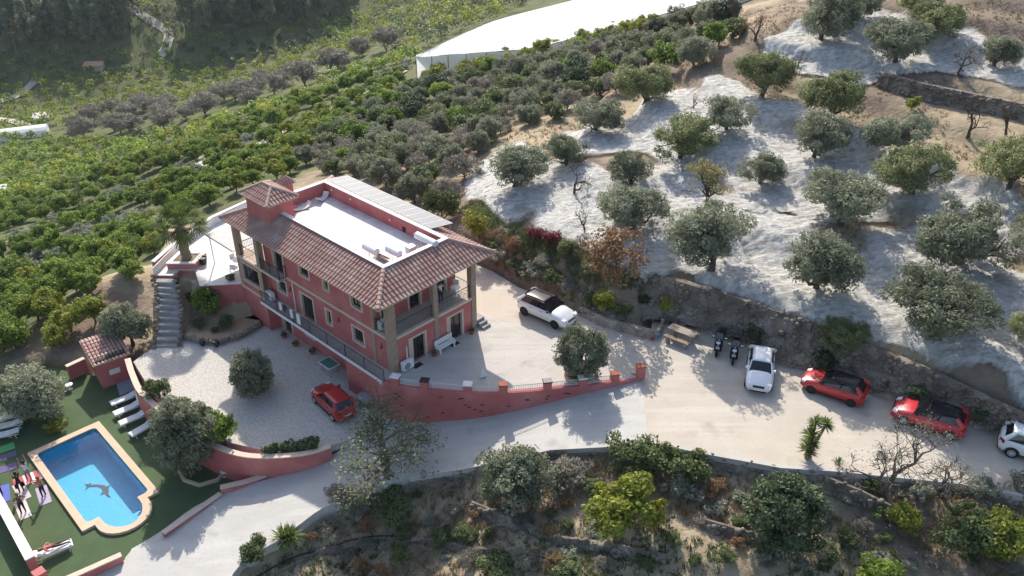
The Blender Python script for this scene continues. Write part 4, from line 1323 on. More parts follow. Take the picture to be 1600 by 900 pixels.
plant_px('brown', 958, 445, 122, 'big russet brown bush on the bank above the white suv', 'bush', hk=.95)
plant_px('yellow', 748, 372, 56, 'bright yellow-green round bush behind the villa', 'bush')
plant_px('bush', 690, 345, 66, 'dark green tree close behind the villa roof', 'tree', hk=1.5)
plant_px('brown', 800, 400, 40, 'orange-leaved shrub at the drive behind the villa', 'bush')
plant_px('red', 862, 384, 40, 'red bougainvillea under the net edge', 'bush')
plant_px('red', 835, 372, 34, 'red bougainvillea nearer the villa', 'bush')
plant_px('bush', 892, 402, 46, 'green bush beside the bougainvillea', 'bush')
plant_px('lime', 945, 486, 46, 'yellow-green bush over the low wall by the suv', 'bush', hk=.9)
plant_px('lime', 1042, 490, 34, 'bright green bush behind the picnic table', 'bush', hk=1.1)
plant_px('bush', 975, 495, 40, 'dull green bush spilling over the low stone wall', 'bush', hk=.8)
BG = 'low bushes on the bank above the drive'
for (k, px, py, w) in (('grey', 782, 405, 46), ('bush', 808, 425, 44), ('silver', 835, 432, 46), ('bush', 862, 440, 50), ('grey', 890, 452, 48), ('bush', 925, 475, 40), ('silver', 1010, 490, 30), ('dark', 1005, 478, 32), ('bush', 770, 395, 40), ('grey', 850, 415, 40), ('bush', 915, 430, 44)):
    plant_px(k, px, py, w, 'low scrubby bush on the bank above the drive', 'bush', BG, hk=.7)

for (k, px, py, w, lab) in (('dark', 1072, 486, 34, 'dark shrub on the stone wall behind the picnic table'), ('bush', 1132, 505, 36, 'shrub on the stone wall above the scooters'), ('dark', 1178, 528, 44, 'dark bush in front of the stone wall beside the white hatchback'), ('grey', 1210, 520, 36, 'dry twiggy shrub on the wall above the white hatchback'), ('bush', 1242, 548, 34, 'green shrub on the wall between the hatchbacks'), ('dark', 1285, 570, 44, 'dark bush behind the red hatchback'), ('grey', 1345, 580, 40, 'dry shrub on the wall behind the red hatchback'), ('bush', 1385, 600, 34, 'green shrub on the wall between the two red cars'), ('dark', 1432, 622, 40, 'dark bush on the wall behind the red crossover'), ('grey', 1478, 632, 38, 'dry shrub on the wall behind the red crossover'), ('dark', 1530, 655, 40, 'dark bush on the wall near the right edge'), ('bush', 1575, 668, 36, 'green shrub on the wall at the right edge')):
    plant_px(k, px, py, w, lab, 'bush', None, .75, z=.55)
# ------------------------------------------------------------------ dry stone walls
ICO = None
def stone_shapes(n=6):
    out = []
    bm = bmesh.new(); bmesh.ops.create_icosphere(bm, subdivisions=1, radius=1)
    base = np.array([v.co[:] for v in bm.verts]); fs = np.array([[v.index for v in f.verts] for f in bm.faces]); bm.free()
    rng = np.random.default_rng(3)
    for i in range(n):
        v = base * (1 + rng.normal(size=(len(base), 1)) * .16)
        out.append(np.clip(v, -.86, .86))
    return out, fs
STONES, ST_F = stone_shapes()


def stone_mass(name, pts, sizes, mats, parent=None, seed=0, flat=.75):
    """many small rubble stones joined into one part"""
    rng = np.random.default_rng(seed)
    n = len(pts)
    V, Fc = [], []
    nv = len(STONES[0])
    for i in range(n):
        s = STONES[i % len(STONES)]
        a = rng.uniform(0, 6.28); ca, sa = math.cos(a), math.sin(a)
        k = sizes[i] * np.array([rng.uniform(.8, 1.3), rng.uniform(.7, 1.1), flat * rng.uniform(.75, 1.1)])
        v = s * k
        v = np.stack([v[:, 0] * ca - v[:, 1] * sa, v[:, 0] * sa + v[:, 1] * ca, v[:, 2]], 1) + pts[i]
        V.append(v); Fc.append(ST_F + i * nv)
    V = np.concatenate(V); Fc = np.concatenate(Fc)
    me = bpy.data.meshes.new(name)
    me.vertices.add(len(V)); me.vertices.foreach_set('co', V.reshape(-1).astype(np.float32))
    me.loops.add(Fc.size); me.loops.foreach_set('vertex_index', Fc.reshape(-1).astype(np.int32))
    me.polygons.add(len(Fc)); me.polygons.foreach_set('loop_start', np.arange(0, Fc.size, 3, dtype=np.int32)); me.polygons.foreach_set('loop_total', np.full(len(Fc), 3, dtype=np.int32))
    me.materials.append(mats); me.update(calc_edges=True)
    return tag(mesh_obj(name, me, parent), kind='stuff')


def rubble_wall(name, foot, top, label, m_='stone', size=.17, dens=9, seed=1, cat='wall', back=.5):
    """battered wall between a foot line and a top line (matched polylines of Vector)"""
    root = tag(empty(name, foot[len(foot) // 2]), label, cat)
    org = Vector(foot[len(foot) // 2])
    n = 40
    def rs(P):
        P = np.array([tuple(p) for p in P]); s = np.concatenate([[0], np.cumsum(np.linalg.norm(np.diff(P[:, :2], axis=0), axis=1))]); t = np.linspace(0, s[-1], n)
        return np.stack([np.interp(t, s, P[:, k]) for k in range(3)], -1)
    A, B = rs(foot), rs(top)
    mb = MB()
    for i in range(n):
        mb.v += [tuple(A[i] - np.array(org)), tuple(B[i] - np.array(org)), tuple(B[i] - np.array(org) + np.array([.35, 1.0, -.05]) * back), tuple(A[i] - np.array(org) + np.array([.35, 1.0, 0]) * back)]
    for i in range(n - 1):
        for k in range(4):
            a = i * 4 + k; b_ = i * 4 + (k + 1) % 4
            mb.f.append((a, a + 4, b_ + 4, b_)); mb.m.append(0)
    mb.build('core', M[m_], root)
    rng = np.random.default_rng(seed)
    area = sum(np.linalg.norm(np.cross(A[i + 1] - A[i], B[i] - A[i])) for i in range(n - 1))
    cnt = int(area * dens)
    u = rng.uniform(0, n - 1.001, cnt); w = rng.uniform(-.02, 1.02, cnt)
    i = u.astype(int); f = (u - i)[:, None]
    P = lerp(lerp(A[i], A[i + 1], f), lerp(B[i], B[i + 1], f), w[:, None]) + rng.normal(size=(cnt, 3)) * .03 - np.array(org)
    stone_mass('rubble_stones', P, rng.uniform(.55, 1.35, cnt) * size, M[m_], root, seed)
    return root


# main wall below the orchard
FT = [at(905, 487, .25), at(960, 500, .4), at(1030, 498, .3), at(1095, 512, .35), at(1160, 532, .35), at(1210, 560, .35), at(1290, 580, .4), at(1350, 603, .4), at(1440, 632, .4), at(1600, 684, .4), at(1800, 745, .4)]
TP = [at(*p) for p in ((900, 392, 2.45), (960, 420, 2.6), (1040, 434, 2.6), (1095, 450, 2.55), (1160, 470, 2.5), (1230, 492, 2.45), (1300, 518, 2.35), (1365, 545, 2.25), (1450, 580, 2.05), (1600, 652, 1.85), (1790, 715, 1.7))]
rubble_wall('dry_stone_wall', FT, TP, 'tall dark dry stone retaining wall below the olive orchard', 'wallstone', .18, 20, 4)
KF = [at(1095, 518), at(1160, 540), at(1212, 568), at(1290, 588), at(1350, 612), at(1440, 642), at(1600, 692), at(1800, 752)]
KT = [p + Vector((.1, .35, .5)) for p in KF]
rubble_wall('low_stone_wall', KF, KT, 'low pale stone wall along the edge of the parking', 'kerbstone', .14, 26, 6, back=.28)
KF = [at(905, 492), at(945, 512), at(1022, 532), at(1026, 528), at(1037, 506), at(1060, 502), at(1095, 516)]
KT = [p + Vector((.1, .25, .5)) for p in KF]
rubble_wall('low_stone_wall', KF, KT, 'low stone wall bending round the picnic table nook', 'kerbstone', .14, 26, 7, back=.25)
UF = [ground(1370, 138), ground(1440, 158), ground(1520, 175), ground(1620, 196), ground(1720, 215)]
UT = [p + Vector((.15, .5, 1.25)) for p in UF]
rubble_wall('dry_stone_wall', UF, UT, 'low dark terrace wall high up in the olive orchard', 'wallstone', .2, 16, 9, back=.5)
# wall under the lower edge of the road
LF = [Vector((p[0], p[1] - .25, 0)) for p in RAMP_LOW[1:5]][::-1] + [Vector((x, y - .2, 0)) for (x, y) in DRIVE_LOW[::-1][:8]]
LT = [Vector((p.x, p.y + .18, float(ramp_z(p.x)) + .03)) for p in LF]
LF = [Vector((p.x, p.y - .15, min(float(zt(p.x, p.y - .3)), float(ramp_z(p.x)) - .7) - .1)) for p in LF]
rubble_wall('roadside_wall', LF, LT, 'stone wall holding up the lower edge of the road', 'stone', .16, 12, 11, back=.1)
mb = wall_path(MB(), [(p.x, p.y) for p in LT], lambda x, y: float(ramp_z(x)) - .3, lambda x, y: float(ramp_z(x)) + .07, .22)
tag(mb.build('road_kerb', M['ramp']), 'pale concrete kerb along the lower road edge', kind='structure')
# terrace walls on the slope below the road
def terrace_wall(pts, h, lab, seed, size=.17):
    F_ = [ground(*p) for p in pts]
    T_ = [p + Vector((.05, .25, h)) for p in F_]
    F_ = [p - Vector((0, .1, .2)) for p in F_]
    rubble_wall('terrace_stone_wall', F_, T_, lab, 'wallstone', size, 22, seed, back=.12)
terrace_wall([(735, 800), (800, 828), (870, 855), (960, 868), (1040, 885)], .45, 'tumbled grey terrace wall below the big olive', 21)
terrace_wall([(1285, 770), (1340, 790), (1390, 815)], .8, 'stone terrace wall below the bare tree', 22)
terrace_wall([(1100, 830), (1170, 850), (1230, 880)], .5, 'low broken stone edging below the dark bush', 23)
terrace_wall([(430, 905), (500, 868), (580, 850), (680, 855), (760, 870)], .22, 'curved line of stones along the lowest path', 24, .1)
from mathutils.geometry import tessellate_polygon
# ------------------------------------------------------------------ pool and lawn
e_ = ((POOL_Q[1] - POOL_Q[0]) + (POOL_Q[2] - POOL_Q[3])).normalized()
P_ANG = math.atan2(e_.y, e_.x)
PC = Vector((POOL_C.x, POOL_C.y, 0))
def pl(x, y, z=0.0):
    return Vector((PC.x + x * math.cos(P_ANG) - y * math.sin(P_ANG), PC.y + x * math.sin(P_ANG) + y * math.cos(P_ANG), z))
def roman(hl, hw, br, bl, rc):
    """pool outline: rounded rectangle with a rounded bay on the +x end (counter-clockwise)"""
    out = []
    def arc(cx, cy, r, a0, a1, n=5, ry=None):
        for i in range(n + 1):
            a = R(lerp(a0, a1, i / n)); out.append((cx + r * math.cos(a), cy + (ry or r) * math.sin(a)))
    arc(-hl + rc, hw - rc, rc, 90, 180); arc(-hl + rc, -hw + rc, rc, 180, 270); arc(hl - rc, -hw + rc, rc, 270, 360)
    out.append((hl, -br))
    arc(hl + .35, 0, bl - .35, -90, 90, 12, br)
    out.append((hl, br))
    arc(hl - rc, hw - rc, rc, 0, 90)
    return out
OUTL = roman(4.45, 2.22, 1.52, 1.75, .02)
INL = roman(4.0, 1.80, 1.10, 1.80, .28)
HOLE = roman(4.40, 2.17, 1.47, 1.70, .02)
def holed(name, outer, inner, z, m_, thick=0.0, parent=None):
    vs = [Vector((p[0], p[1], z)) for p in outer] + [Vector((p[0], p[1], z)) for p in inner]
    tr = tessellate_polygon([[v.to_2d().to_3d() for v in vs[:len(outer)]], [v.to_2d().to_3d() for v in vs[len(outer):]]])
    mb = MB(); mb.add(vs, [t if (vs[t[1]] - vs[t[0]]).cross(vs[t[2]] - vs[t[0]]).z > 0 else t[::-1] for t in tr])
    if thick:
        for (lo, hi, sgn) in ((0, len(outer), 1), (len(outer), len(vs), -1)):
            b0 = len(mb.v); n = hi - lo
            for i in range(lo, hi): mb.v.append((vs[i].x, vs[i].y, z - thick))
            for i in range(n):
                j = (i + 1) % n
                f = (lo + i, lo + j, b0 + j, b0 + i)
                mb.f.append(f if sgn < 0 else f[::-1]); mb.m.append(0)
    return mb.build(name, m_, parent)
hole_w = [tuple(pl(*p)[:2]) for p in HOLE]
tag(holed('lawn', LAWN if _ccw(LAWN) else LAWN[::-1], hole_w, Z_LAWN, M['lawn'], .4), 'dark green artificial turf round the pool', kind='structure')
pool = tag(empty('swimming_pool', (PC.x, PC.y, 0), P_ANG), 'blue swimming pool with dolphin mosaic and sandstone edge', 'pool')
holed('coping', OUTL, INL, Z_LAWN + .17, M['coping'], .25, pool)
mb = MB(); n = len(INL)
for (x, y) in INL: mb.v.append((x, y, Z_LAWN + .1))
for (x, y) in INL: mb.v.append((x, y, -5.85))
for i in range(n):
    j = (i + 1) % n
    mb.f.append((i, i + n, j + n, j)); mb.m.append(0)
mb.f.append(tuple(range(n, 2 * n))); mb.m.append(0)
mb.build('basin', M['pooltile'], pool)
for k in range(4):
    w = [(x, y) for (x, y) in roman(4.0, 1.8, 1.08, 1.78, .28) if x > 3.99 and abs(y) <= 1.09]
    x0 = 4.02 + k * .34
    pts = [(max(x, x0), y) for (x, y) in w]
    MB().prism(pts, -5.84, -5.45 + k * .2).build('pool_step', M['pooltile'], pool)
DOL = [(-.95, .10), (-.80, .02), (-.55, .22), (-.20, .38), (.0, .40), (.06, .62), (.20, .38), (.48, .22), (.62, .10), (.88, .06), (.90, .0), (.60, -.02), (.38, .03), (.30, -.20), (.18, .04), (-.10, .16), (-.42, .10), (-.72, -.12), (-.70, -.42), (-.86, -.18), (-1.12, -.18), (-.95, -.02)]
ca, sa = math.cos(R(12)), math.sin(R(12))
D2 = [((x * ca - y * sa) * 1.15 + .3, (x * sa + y * ca) * 1.15 + .05) for (x, y) in DOL]
tr = tessellate_polygon([[Vector((x, y, 0)) for (x, y) in D2]])
mb = MB(); mb.add([(x, y, -5.83) for (x, y) in D2], [t if (Vector((*D2[t[1]], 0)) - Vector((*D2[t[0]], 0))).cross(Vector((*D2[t[2]], 0)) - Vector((*D2[t[0]], 0))).z > 0 else t[::-1] for t in tr])
mb.build('dolphin_mosaic', M['dolphin'], pool)
m = bpy.data.materials.new('pool_water'); m.use_nodes = True
nt = m.node_tree; nt.nodes.remove(nt.nodes['Principled BSDF'])
tp = nt.nodes.new('ShaderNodeBsdfTransparent'); tp.inputs[0].default_value = (.90, 1.0, 1.0, 1)
gl = nt.nodes.new('ShaderNodeBsdfGlossy'); gl.inputs['Roughness'].default_value = .04
fr = nt.nodes.new('ShaderNodeLayerWeight'); fr.inputs['Blend'].default_value = .22
nz = nt.nodes.new('ShaderNodeTexNoise'); nz.inputs['Scale'].default_value = 4; nz.inputs['Detail'].default_value = 3
tcc = nt.nodes.new('ShaderNodeTexCoord'); nt.links.new(tcc.outputs['Object'], nz.inputs['Vector'])
bp = nt.nodes.new('ShaderNodeBump'); bp.inputs['Strength'].default_value = .35; bp.inputs['Distance'].default_value = .05
nt.links.new(nz.outputs['Fac'], bp.inputs['Height']); nt.links.new(bp.outputs['Normal'], gl.inputs['Normal']); nt.links.new(bp.outputs['Normal'], fr.inputs['Normal'])
ms = nt.nodes.new('ShaderNodeMixShader')
mg = nt.nodes.new('ShaderNodeMath'); mg.operation = 'MULTIPLY'; mg.inputs[1].default_value = .22
nt.links.new(fr.outputs['Facing'], mg.inputs[0]); nt.links.new(mg.outputs[0], ms.inputs[0]); nt.links.new(tp.outputs[0], ms.inputs[1]); nt.links.new(gl.outputs[0], ms.inputs[2])
nt.links.new(ms.outputs[0], nt.nodes['Material Output'].inputs['Surface'])
w2 = roman(4.0, 1.80, 1.10, 1.80, .28)
mb = MB(); mb.add([(x, y, Z_LAWN - .02) for (x, y) in w2], [tuple(range(len(w2)))]); mb.build('water', m, pool)

# ------------------------------------------------------------------ red garden walls
def red_wall(name, pts, zb, zt_, label, th=.3, cap='cream', n=5, smooth=True, red_end=False):
    root = tag(empty(name, (0, 0, 0)), label, 'wall')
    P = smooth_path([(p[0], p[1], 0) for p in pts], n) if smooth else [Vector((p[0], p[1], 0)) for p in pts]
    path = [(p.x, p.y) for p in P]
    wall_path(MB(), path, zb, zt_, th).build('wall', M['red'], root)
    if cap:
        up = lambda x, y: (zt_(x, y) if callable(zt_) else zt_)
        wall_path(MB(), path, lambda x, y: up(x, y) + .002, lambda x, y: up(x, y) + .07, th + .08).build('coping', M[cap], root)
    return root
YW = [at(p[0], p[1], -2.35) for p in ((199, 560), (207, 585), (222, 614), (262, 648), (300, 675), (335, 695), (380, 710), (430, 712), (480, 707), (516, 696))]
red_wall('courtyard_wall', YW, lambda x, y: min(Z_LAWN, float(ramp_z(x))) - .4, -2.42, 'long curved red wall between the gravel yard and the pool lawn', .3)
LW = [at(415, 741, -3.75), at(380, 755, -3.9), at(345, 766, -4.05)]
red_wall('low_red_wall', LW, -5.0, lambda x, y: -3.85, 'low red wall at the head of the pool lawn beside the ramp', .26, smooth=False)
LW = [at(345, 770, -4.15), at(300, 802, -4.2), at(255, 834, -4.25)]
red_wall('low_red_wall', LW, -5.1, lambda x, y: -4.22, 'lower red kerb wall stepping down along the ramp', .26, smooth=False)
LW = [at(190, 868, -4.2), at(125, 897, -4.2), at(60, 925, -4.2)]
red_wall('low_red_wall', LW, -5.2, -4.15, 'low red wall with cream coping at the bottom of the lawn', .26, smooth=False)
LW = [at(104, 575, -3.6), at(132, 562, -3.6)]
red_wall('low_red_wall', LW, -5.2, -3.5, 'short red wall between the pool shed and the slope', .26, smooth=False)
LW = [at(-60, 690, -3.6), at(0, 785, -3.6), at(47, 872, -3.6)]
red_wall('white_topped_wall', LW, -5.6, -3.65, 'white topped wall at the lower left behind the yoga group', .4, cap='white', smooth=False)
p = at(60, 893, -3.6)
tag(MB().box(-.28, .28, -.28, .28, -5.5, -3.6).build('red_pier', M['red'], None, loc=(p.x, p.y, 0), rz=R(-40)), 'red square pier ending the white topped wall', 'pier')

# pool shed
hut = tag(empty('pool_shed', (-28.2, 48.4, Z_LAWN), R(-52)), 'small red pool shed with a tiled lean-to roof', 'shed')
cells(MB(), 'x', 1.15, 1.3, -1.0, 1.0, 0, 2.05, [(-.3, .3, .9, 1.2)]).build('wall', M['red'], hut)
MB().box(-1.2, 1.15, -1.0, -.85, 0, 2.2).box(-1.2, 1.15, .85, 1.0, 0, 2.2).box(-1.3, -1.2, -1.0, 1.0, 0, 2.2).build('wall', M['red'], hut)
MB().box(1.25, 1.32, -.35, .35, .85, 1.25).build('window', M['white'], hut)
tile_slope(hut, (1.55, -1.25, 2.08), (1.55, 1.25, 2.08), (-1.5, -1.25, 2.55), (-1.5, 1.25, 2.55), name='roof', pitch=.24)
MB().box(-1.3, 1.3, -1.0, 1.0, 2.2, 2.26).build('ceiling', M['dark'], hut)
M['bluetile'] = mat('blue_grey_paving', (.30, .36, .42), .8, (.24, .29, .35), 4)
sheet('paved_path', [tuple(at(*q_)[:2]) for q_ in ((172, 566, -4.58), (201, 560, -4.58), (213, 607, -4.58), (187, 618, -4.58))], Z_LAWN + .02, M['bluetile'], .1, 'blue-grey paved path between the shed and the red wall')


# ------------------------------------------------------------------ sun loungers
SF_ = .92
M['canvas'] = mat('white_canvas', (.76, .76, .76), .85)
def lounger(loc, rz, label, back=28):
    t = tag(empty('sun_lounger', loc, rz), label, 'sun lounger', 'sun loungers round the pool')
    mb = MB()
    for y in (-.32, .32): mb.tube([(-1.0, y, .34), (.95, y, .34)], .025, 5)
    for x in (-1.0, .95): mb.tube([(x, -.32, .34), (x, .32, .34)], .025, 5)
    mb.build('frame', M['plastic_w'], t)
    for x in (-.8, .75):
        for y in (-.31, .31):
            MB().tube([(x, y, .34), (x + .05, y, 0)], .025, 5).build('leg', M['plastic_w'], t)
    MB().box(-.98, .35, -.29, .29, .352, .40).build('seat', M['canvas'], t, bevel=.015)
    c, s = math.cos(R(back)), math.sin(R(back))
    a, b_ = Vector((.36, 0, .36)), Vector((.36 + .68 * c, 0, .36 + .68 * s)); n = Vector((-s, 0, c)) * .05
    MB().hexa([(a.x, -.29, a.z), (b_.x, -.29, b_.z), (b_.x, .29, b_.z), (a.x, .29, a.z), (a.x + n.x, -.29, a.z + n.z), (b_.x + n.x, -.29, b_.z + n.z), (b_.x + n.x, .29, b_.z + n.z), (a.x + n.x, .29, a.z + n.z)]).build('backrest', M['canvas'], t)
    t.scale = (SF_,) * 3
    return t
for (a, b_, c, d, lab) in ((176, 630, 214, 615, 'white sun lounger nearest the pool shed'), (181, 646, 219, 630, 'second white sun lounger from the shed along the red wall'), (190, 661, 228, 645, 'third white sun lounger beside the closed parasol'), (204, 680, 244, 657, 'white sun lounger set apart nearest the big olive by the wall')):
    p, q_ = at(a, b_, Z_LAWN + .3), at(c, d, Z_LAWN + .3)
    m_ = (p + q_) / 2
    lounger((m_.x, m_.y, Z_LAWN), math.atan2(q_.y - p.y, q_.x - p.x), lab, 14)
p, q_ = at(104, 851, Z_LAWN + .3), at(64, 868, Z_LAWN + .3); m_ = (p + q_) / 2
LN = lounger((m_.x, m_.y, Z_LAWN), math.atan2(q_.y - p.y, q_.x - p.x), 'white sun lounger with a person lying on it by the lower wall', 22)
for (a, b_, c, d, lab) in ((-6, 668, 30, 660, 'white lounger at the left edge, one nearest the pool'), (-12, 656, 24, 648, 'middle white lounger at the left edge of the lawn'), (-10, 682, 20, 676, 'white lounger lowest at the left edge of the lawn')):
    p, q_ = at(a, b_, Z_LAWN + .3), at(c, d, Z_LAWN + .3); m_ = (p + q_) / 2
    lounger((m_.x, m_.y, Z_LAWN), math.atan2(q_.y - p.y, q_.x - p.x), lab, 10)
p = at(222, 640, Z_LAWN)
t = tag(empty('closed_parasol', (p.x, p.y, Z_LAWN)), 'white closed parasol between the loungers and the red wall', 'parasol')
MB().tube([(0, 0, 0), (0, 0, 2.0)], .025, 6).build('pole', M['plastic_w'], t)
MB().lathe([(.02, 0), (.17, .04), (.14, .5), (.06, 1.15), (.01, 1.2)], 9, (0, 0, .75)).build('canopy', M['canvas'], t)
MB().lathe([(.22, 0), (.22, .06), (.05, .1)], 12).build('base', M['grey'], t)
for (a, b_, lab) in ((248, 686, 'small round white table beside the last lounger'), (352, 744, 'small round white stool in the planted lawn corner'), (110, 608, 'white round side table behind the pool olive')):
    p = at(a, b_, Z_LAWN)
    t = tag(empty('side_table', p), lab, 'table')
    MB().lathe([(.24, 0), (.25, .02), (.25, .035), (.01, .04)], 16, (0, 0, .38)).build('tabletop', M['plastic_w'], t)
    MB().lathe([(.16, 0), (.05, .04), (.04, .38)], 10).build('leg', M['plastic_w'], t)


# ------------------------------------------------------------------ people
SKIN = mat('skin', (.45, .26, .18), .6)
HAIR = mat('dark_hair', (.035, .022, .015), .6)
HAIR2 = mat('fair_hair', (.22, .14, .07), .6)
CL = {k: mat('cloth_' + k, c_, .9) for k, c_ in dict(white=(.72, .72, .72), black=(.02, .02, .022), pink=(.55, .17, .16), navy=(.03, .035, .06), grey=(.25, .25, .27), brown=(.12, .07, .05), teal=(.08, .2, .25)).items()}
def person(loc, rz, arms='up', top='white', legs='black', hair=HAIR, label='', lean=0.0, lie=None, stance=.11, feet=None):
    """one continuous skinned body with its hair as a child"""
    J = {}
    verts, edges, rad, reg = [], [], [], []
    def v(p, r, g, par=None):
        verts.append(p); rad.append(r); reg.append(g)
        i = len(verts) - 1
        if par is not None: edges.append((par, i))
        return i
    pel = v((0, 0, .94), .135, 'legs')
    wa = v((lean * .3, 0, 1.10), .118, 'top', pel)
    ch = v((lean * .7, 0, 1.32), .145, 'top', wa)
    nk = v((lean, 0, 1.47), .055, 'skin', ch)
    hd = v((lean + .02, 0, 1.60), .092, 'skin', nk)
    v((lean + .02, 0, 1.70), .07, 'skin', hd)
    for s in (-1, 1):
        hip = v((0, s * .09, .88), .10, 'legs', pel)
        kn = v((.03, s * stance, .50), .065, 'legs', hip)
        an = v((-.01, s * (stance + .02), .09), .042, 'legs' if feet is None else 'skin', kn)
        v((.14, s * (stance + .03), .035), .035, 'skin', an)
        sh = v((lean * .9, s * .17, 1.40), .062, 'top', ch)
        if arms == 'up': el, wr, hn = (lean + .05, s * .23, 1.66), (lean + .06, s * .20, 1.92), (lean + .07, s * .19, 2.0)
        elif arms == 'hips': el, wr, hn = (lean - .02, s * .40, 1.16), (lean + .10, s * .22, 1.02), (lean + .13, s * .16, .98)
        elif arms == 'fwd': el, wr, hn = (lean + .18, s * .22, 1.22), (lean + .40, s * .12, 1.20), (lean + .48, s * .09, 1.2)
        elif arms == 'wide': el, wr, hn = (lean, s * .42, 1.42), (lean + .02, s * .66, 1.46), (lean + .02, s * .74, 1.47)
        else: el, wr, hn = (lean, s * .24, 1.13), (lean + .06, s * .25, .89), (lean + .08, s * .25, .81)
        a = v(el, .042, 'skin', sh); w = v(wr, .030, 'skin', a); h_ = v(hn, .034, 'skin', w)
        d = (Vector(hn) - Vector(wr)).normalized(); sd = d.cross(Vector((1, 0, 0))) if abs(d.x) < .9 else Vector((0, 1, 0))
        sd.normalize(); fw = sd.cross(d).normalized()
        for q_ in range(4):
            b0 = Vector(hn) + sd * (.024 * (q_ - 1.5)) + d * .03
            f1 = v(tuple(b0 + d * .03), .010, 'skin', h_)
            v(tuple(b0 + d * (.06 + .01 * (q_ in (1, 2))) + fw * .015), .008, 'skin', f1)
        t1 = v(tuple(Vector(hn) + sd * .045 * s), .011, 'skin', h_)
        v(tuple(Vector(hn) + sd * .06 * s + d * .035), .009, 'skin', t1)
    me = bpy.data.meshes.new('person'); me.from_pydata(verts, edges, [])
    o = mesh_obj('person', me)
    sk = o.modifiers.new('skin', 'SKIN')
    for i, d in enumerate(me.skin_vertices[0].data):
        d.radius = (rad[i], rad[i] * (.78 if reg[i] == 'top' else 1)); d.use_root = (i == 0)
    sb = o.modifiers.new('sub', 'SUBSURF'); sb.levels = 1; sb.render_levels = 1
    dg = bpy.context.evaluated_depsgraph_get()
    ev = o.evaluated_get(dg)
    me2 = bpy.data.meshes.new_from_object(ev)
    o.modifiers.clear(); o.data = me2
    for m_ in (SKIN, CL[top], CL[legs]): me2.materials.append(m_)
    co = np.array([p_.center[:] for p_ in me2.polygons]); V_ = np.array(verts)
    E0 = np.array([verts[a] for a, b_ in edges]); E1 = np.array([verts[b_] for a, b_ in edges])
    best = np.full(len(co), 1e9); mi = np.zeros(len(co), int)
    code = {'skin': 0, 'top': 1, 'legs': 2}
    for k, (a, b_) in enumerate(edges):
        dd = E1[k] - E0[k]; tt = np.clip(((co - E0[k]) @ dd) / (dd @ dd + 1e-9), 0, 1)
        ds = np.linalg.norm(co - E0[k] - tt[:, None] * dd, axis=1) / max(.05, (rad[a] + rad[b_]) / 2)
        cc = np.where(tt < .5, code[reg[a]], code[reg[b_]])
        up = ds < best; best[up] = ds[up]; mi[up] = cc[up]
    me2.polygons.foreach_set('material_index', mi.astype(np.int32)); me2.shade_smooth()
    hx = lean + .02
    hb = MB(); prof = [(.105, -.02), (.112, .04), (.10, .10), (.06, .145), (.005, .16)]
    hb.lathe(prof, 10, (hx - .022, 0, 1.62)); hb.lathe([(.05, -.16), (.075, -.05), (.08, 0)], 8, (hx - .055, 0, 1.60))
    hb.build('hair', hair, o, smooth=True)
    fb = MB()
    for s in (-1, 1): fb.lathe([(.001, -.012), (.012, 0), (.001, .012)], 6, (hx + .088, s * .033, 1.615))
    fb.build('eyes', HAIR, o)
    MB().lathe([(.02, -.03), (.016, 0), (.006, .03)], 5, (hx + .098, 0, 1.585)).build('nose', SKIN, o)
    o.location = loc; o.rotation_euler = (0, 0, rz); o.scale = (SF_,) * 3
    if lie is not None:
        o.rotation_mode = 'XYZ'
        o.rotation_euler = (Matrix.Rotation(rz, 3, 'Z') @ Matrix.Rotation(lie, 3, 'Y')).to_euler()
    return tag(o, label, 'person')
ZL = Z_LAWN
PG = 'people doing yoga on the lawn'
def mat_sheet(name, px, py, rz, w, l, col, label, cat, stripes=None):
    p = at(px, py, ZL)
    m_ = mat('weave_' + name + str(px), col, .9, tuple(c_ * .85 for c_ in col), 8)
    mats = [m_]
    mb = MB().box(-l / 2, l / 2, -w / 2, w / 2, .006, .022)
    if stripes:
        mats.append(mat('stripe_' + str(px), stripes, .9))
        for k in range(4): mb.box(-l / 2 + l * (k + .3) / 4, -l / 2 + l * (k + .7) / 4, -w / 2, w / 2, .023, .026, 1)
    return tag(mb.build(name, mats, None, loc=(p.x, p.y, ZL), rz=rz), label, cat)
mat_sheet('striped_towel', 46, 748, R(38), 1.0, 1.7, (.55, .10, .11), 'red and white striped towel by the pool edge', 'towel', (.70, .62, .60))
mat_sheet('yoga_mat', 34, 768, R(-48), .62, 1.7, (.55, .50, .52), 'pale pink yoga mat under the person in black', 'yoga mat')
mat_sheet('yoga_mat', 36, 797, R(-52), .62, 1.6, (.62, .60, .57), 'white yoga mat nearest the white topped wall', 'yoga mat')
mat_sheet('yoga_mat', 68, 774, R(-55), .62, 1.7, (.46, .38, .50), 'lilac yoga mat along the pool edge', 'yoga mat')
mat_sheet('yoga_mat', 5, 772, R(-60), .7, 1.6, (.12, .16, .50), 'blue yoga mat cut by the left edge', 'yoga mat')
mat_sheet('yoga_mat', 2, 703, R(35), .7, 1.5, (.10, .42, .14), 'bright green yoga mat at the left edge', 'yoga mat')
mat_sheet('yoga_mat', 8, 714, R(35), .6, 1.3, (.13, .12, .22), 'dark purple mat touching the green mat', 'yoga mat')
mat_sheet('yoga_mat', 7, 733, R(30), .62, 1.4, (.15, .12, .27), 'violet mat between the green and the blue mat', 'yoga mat')
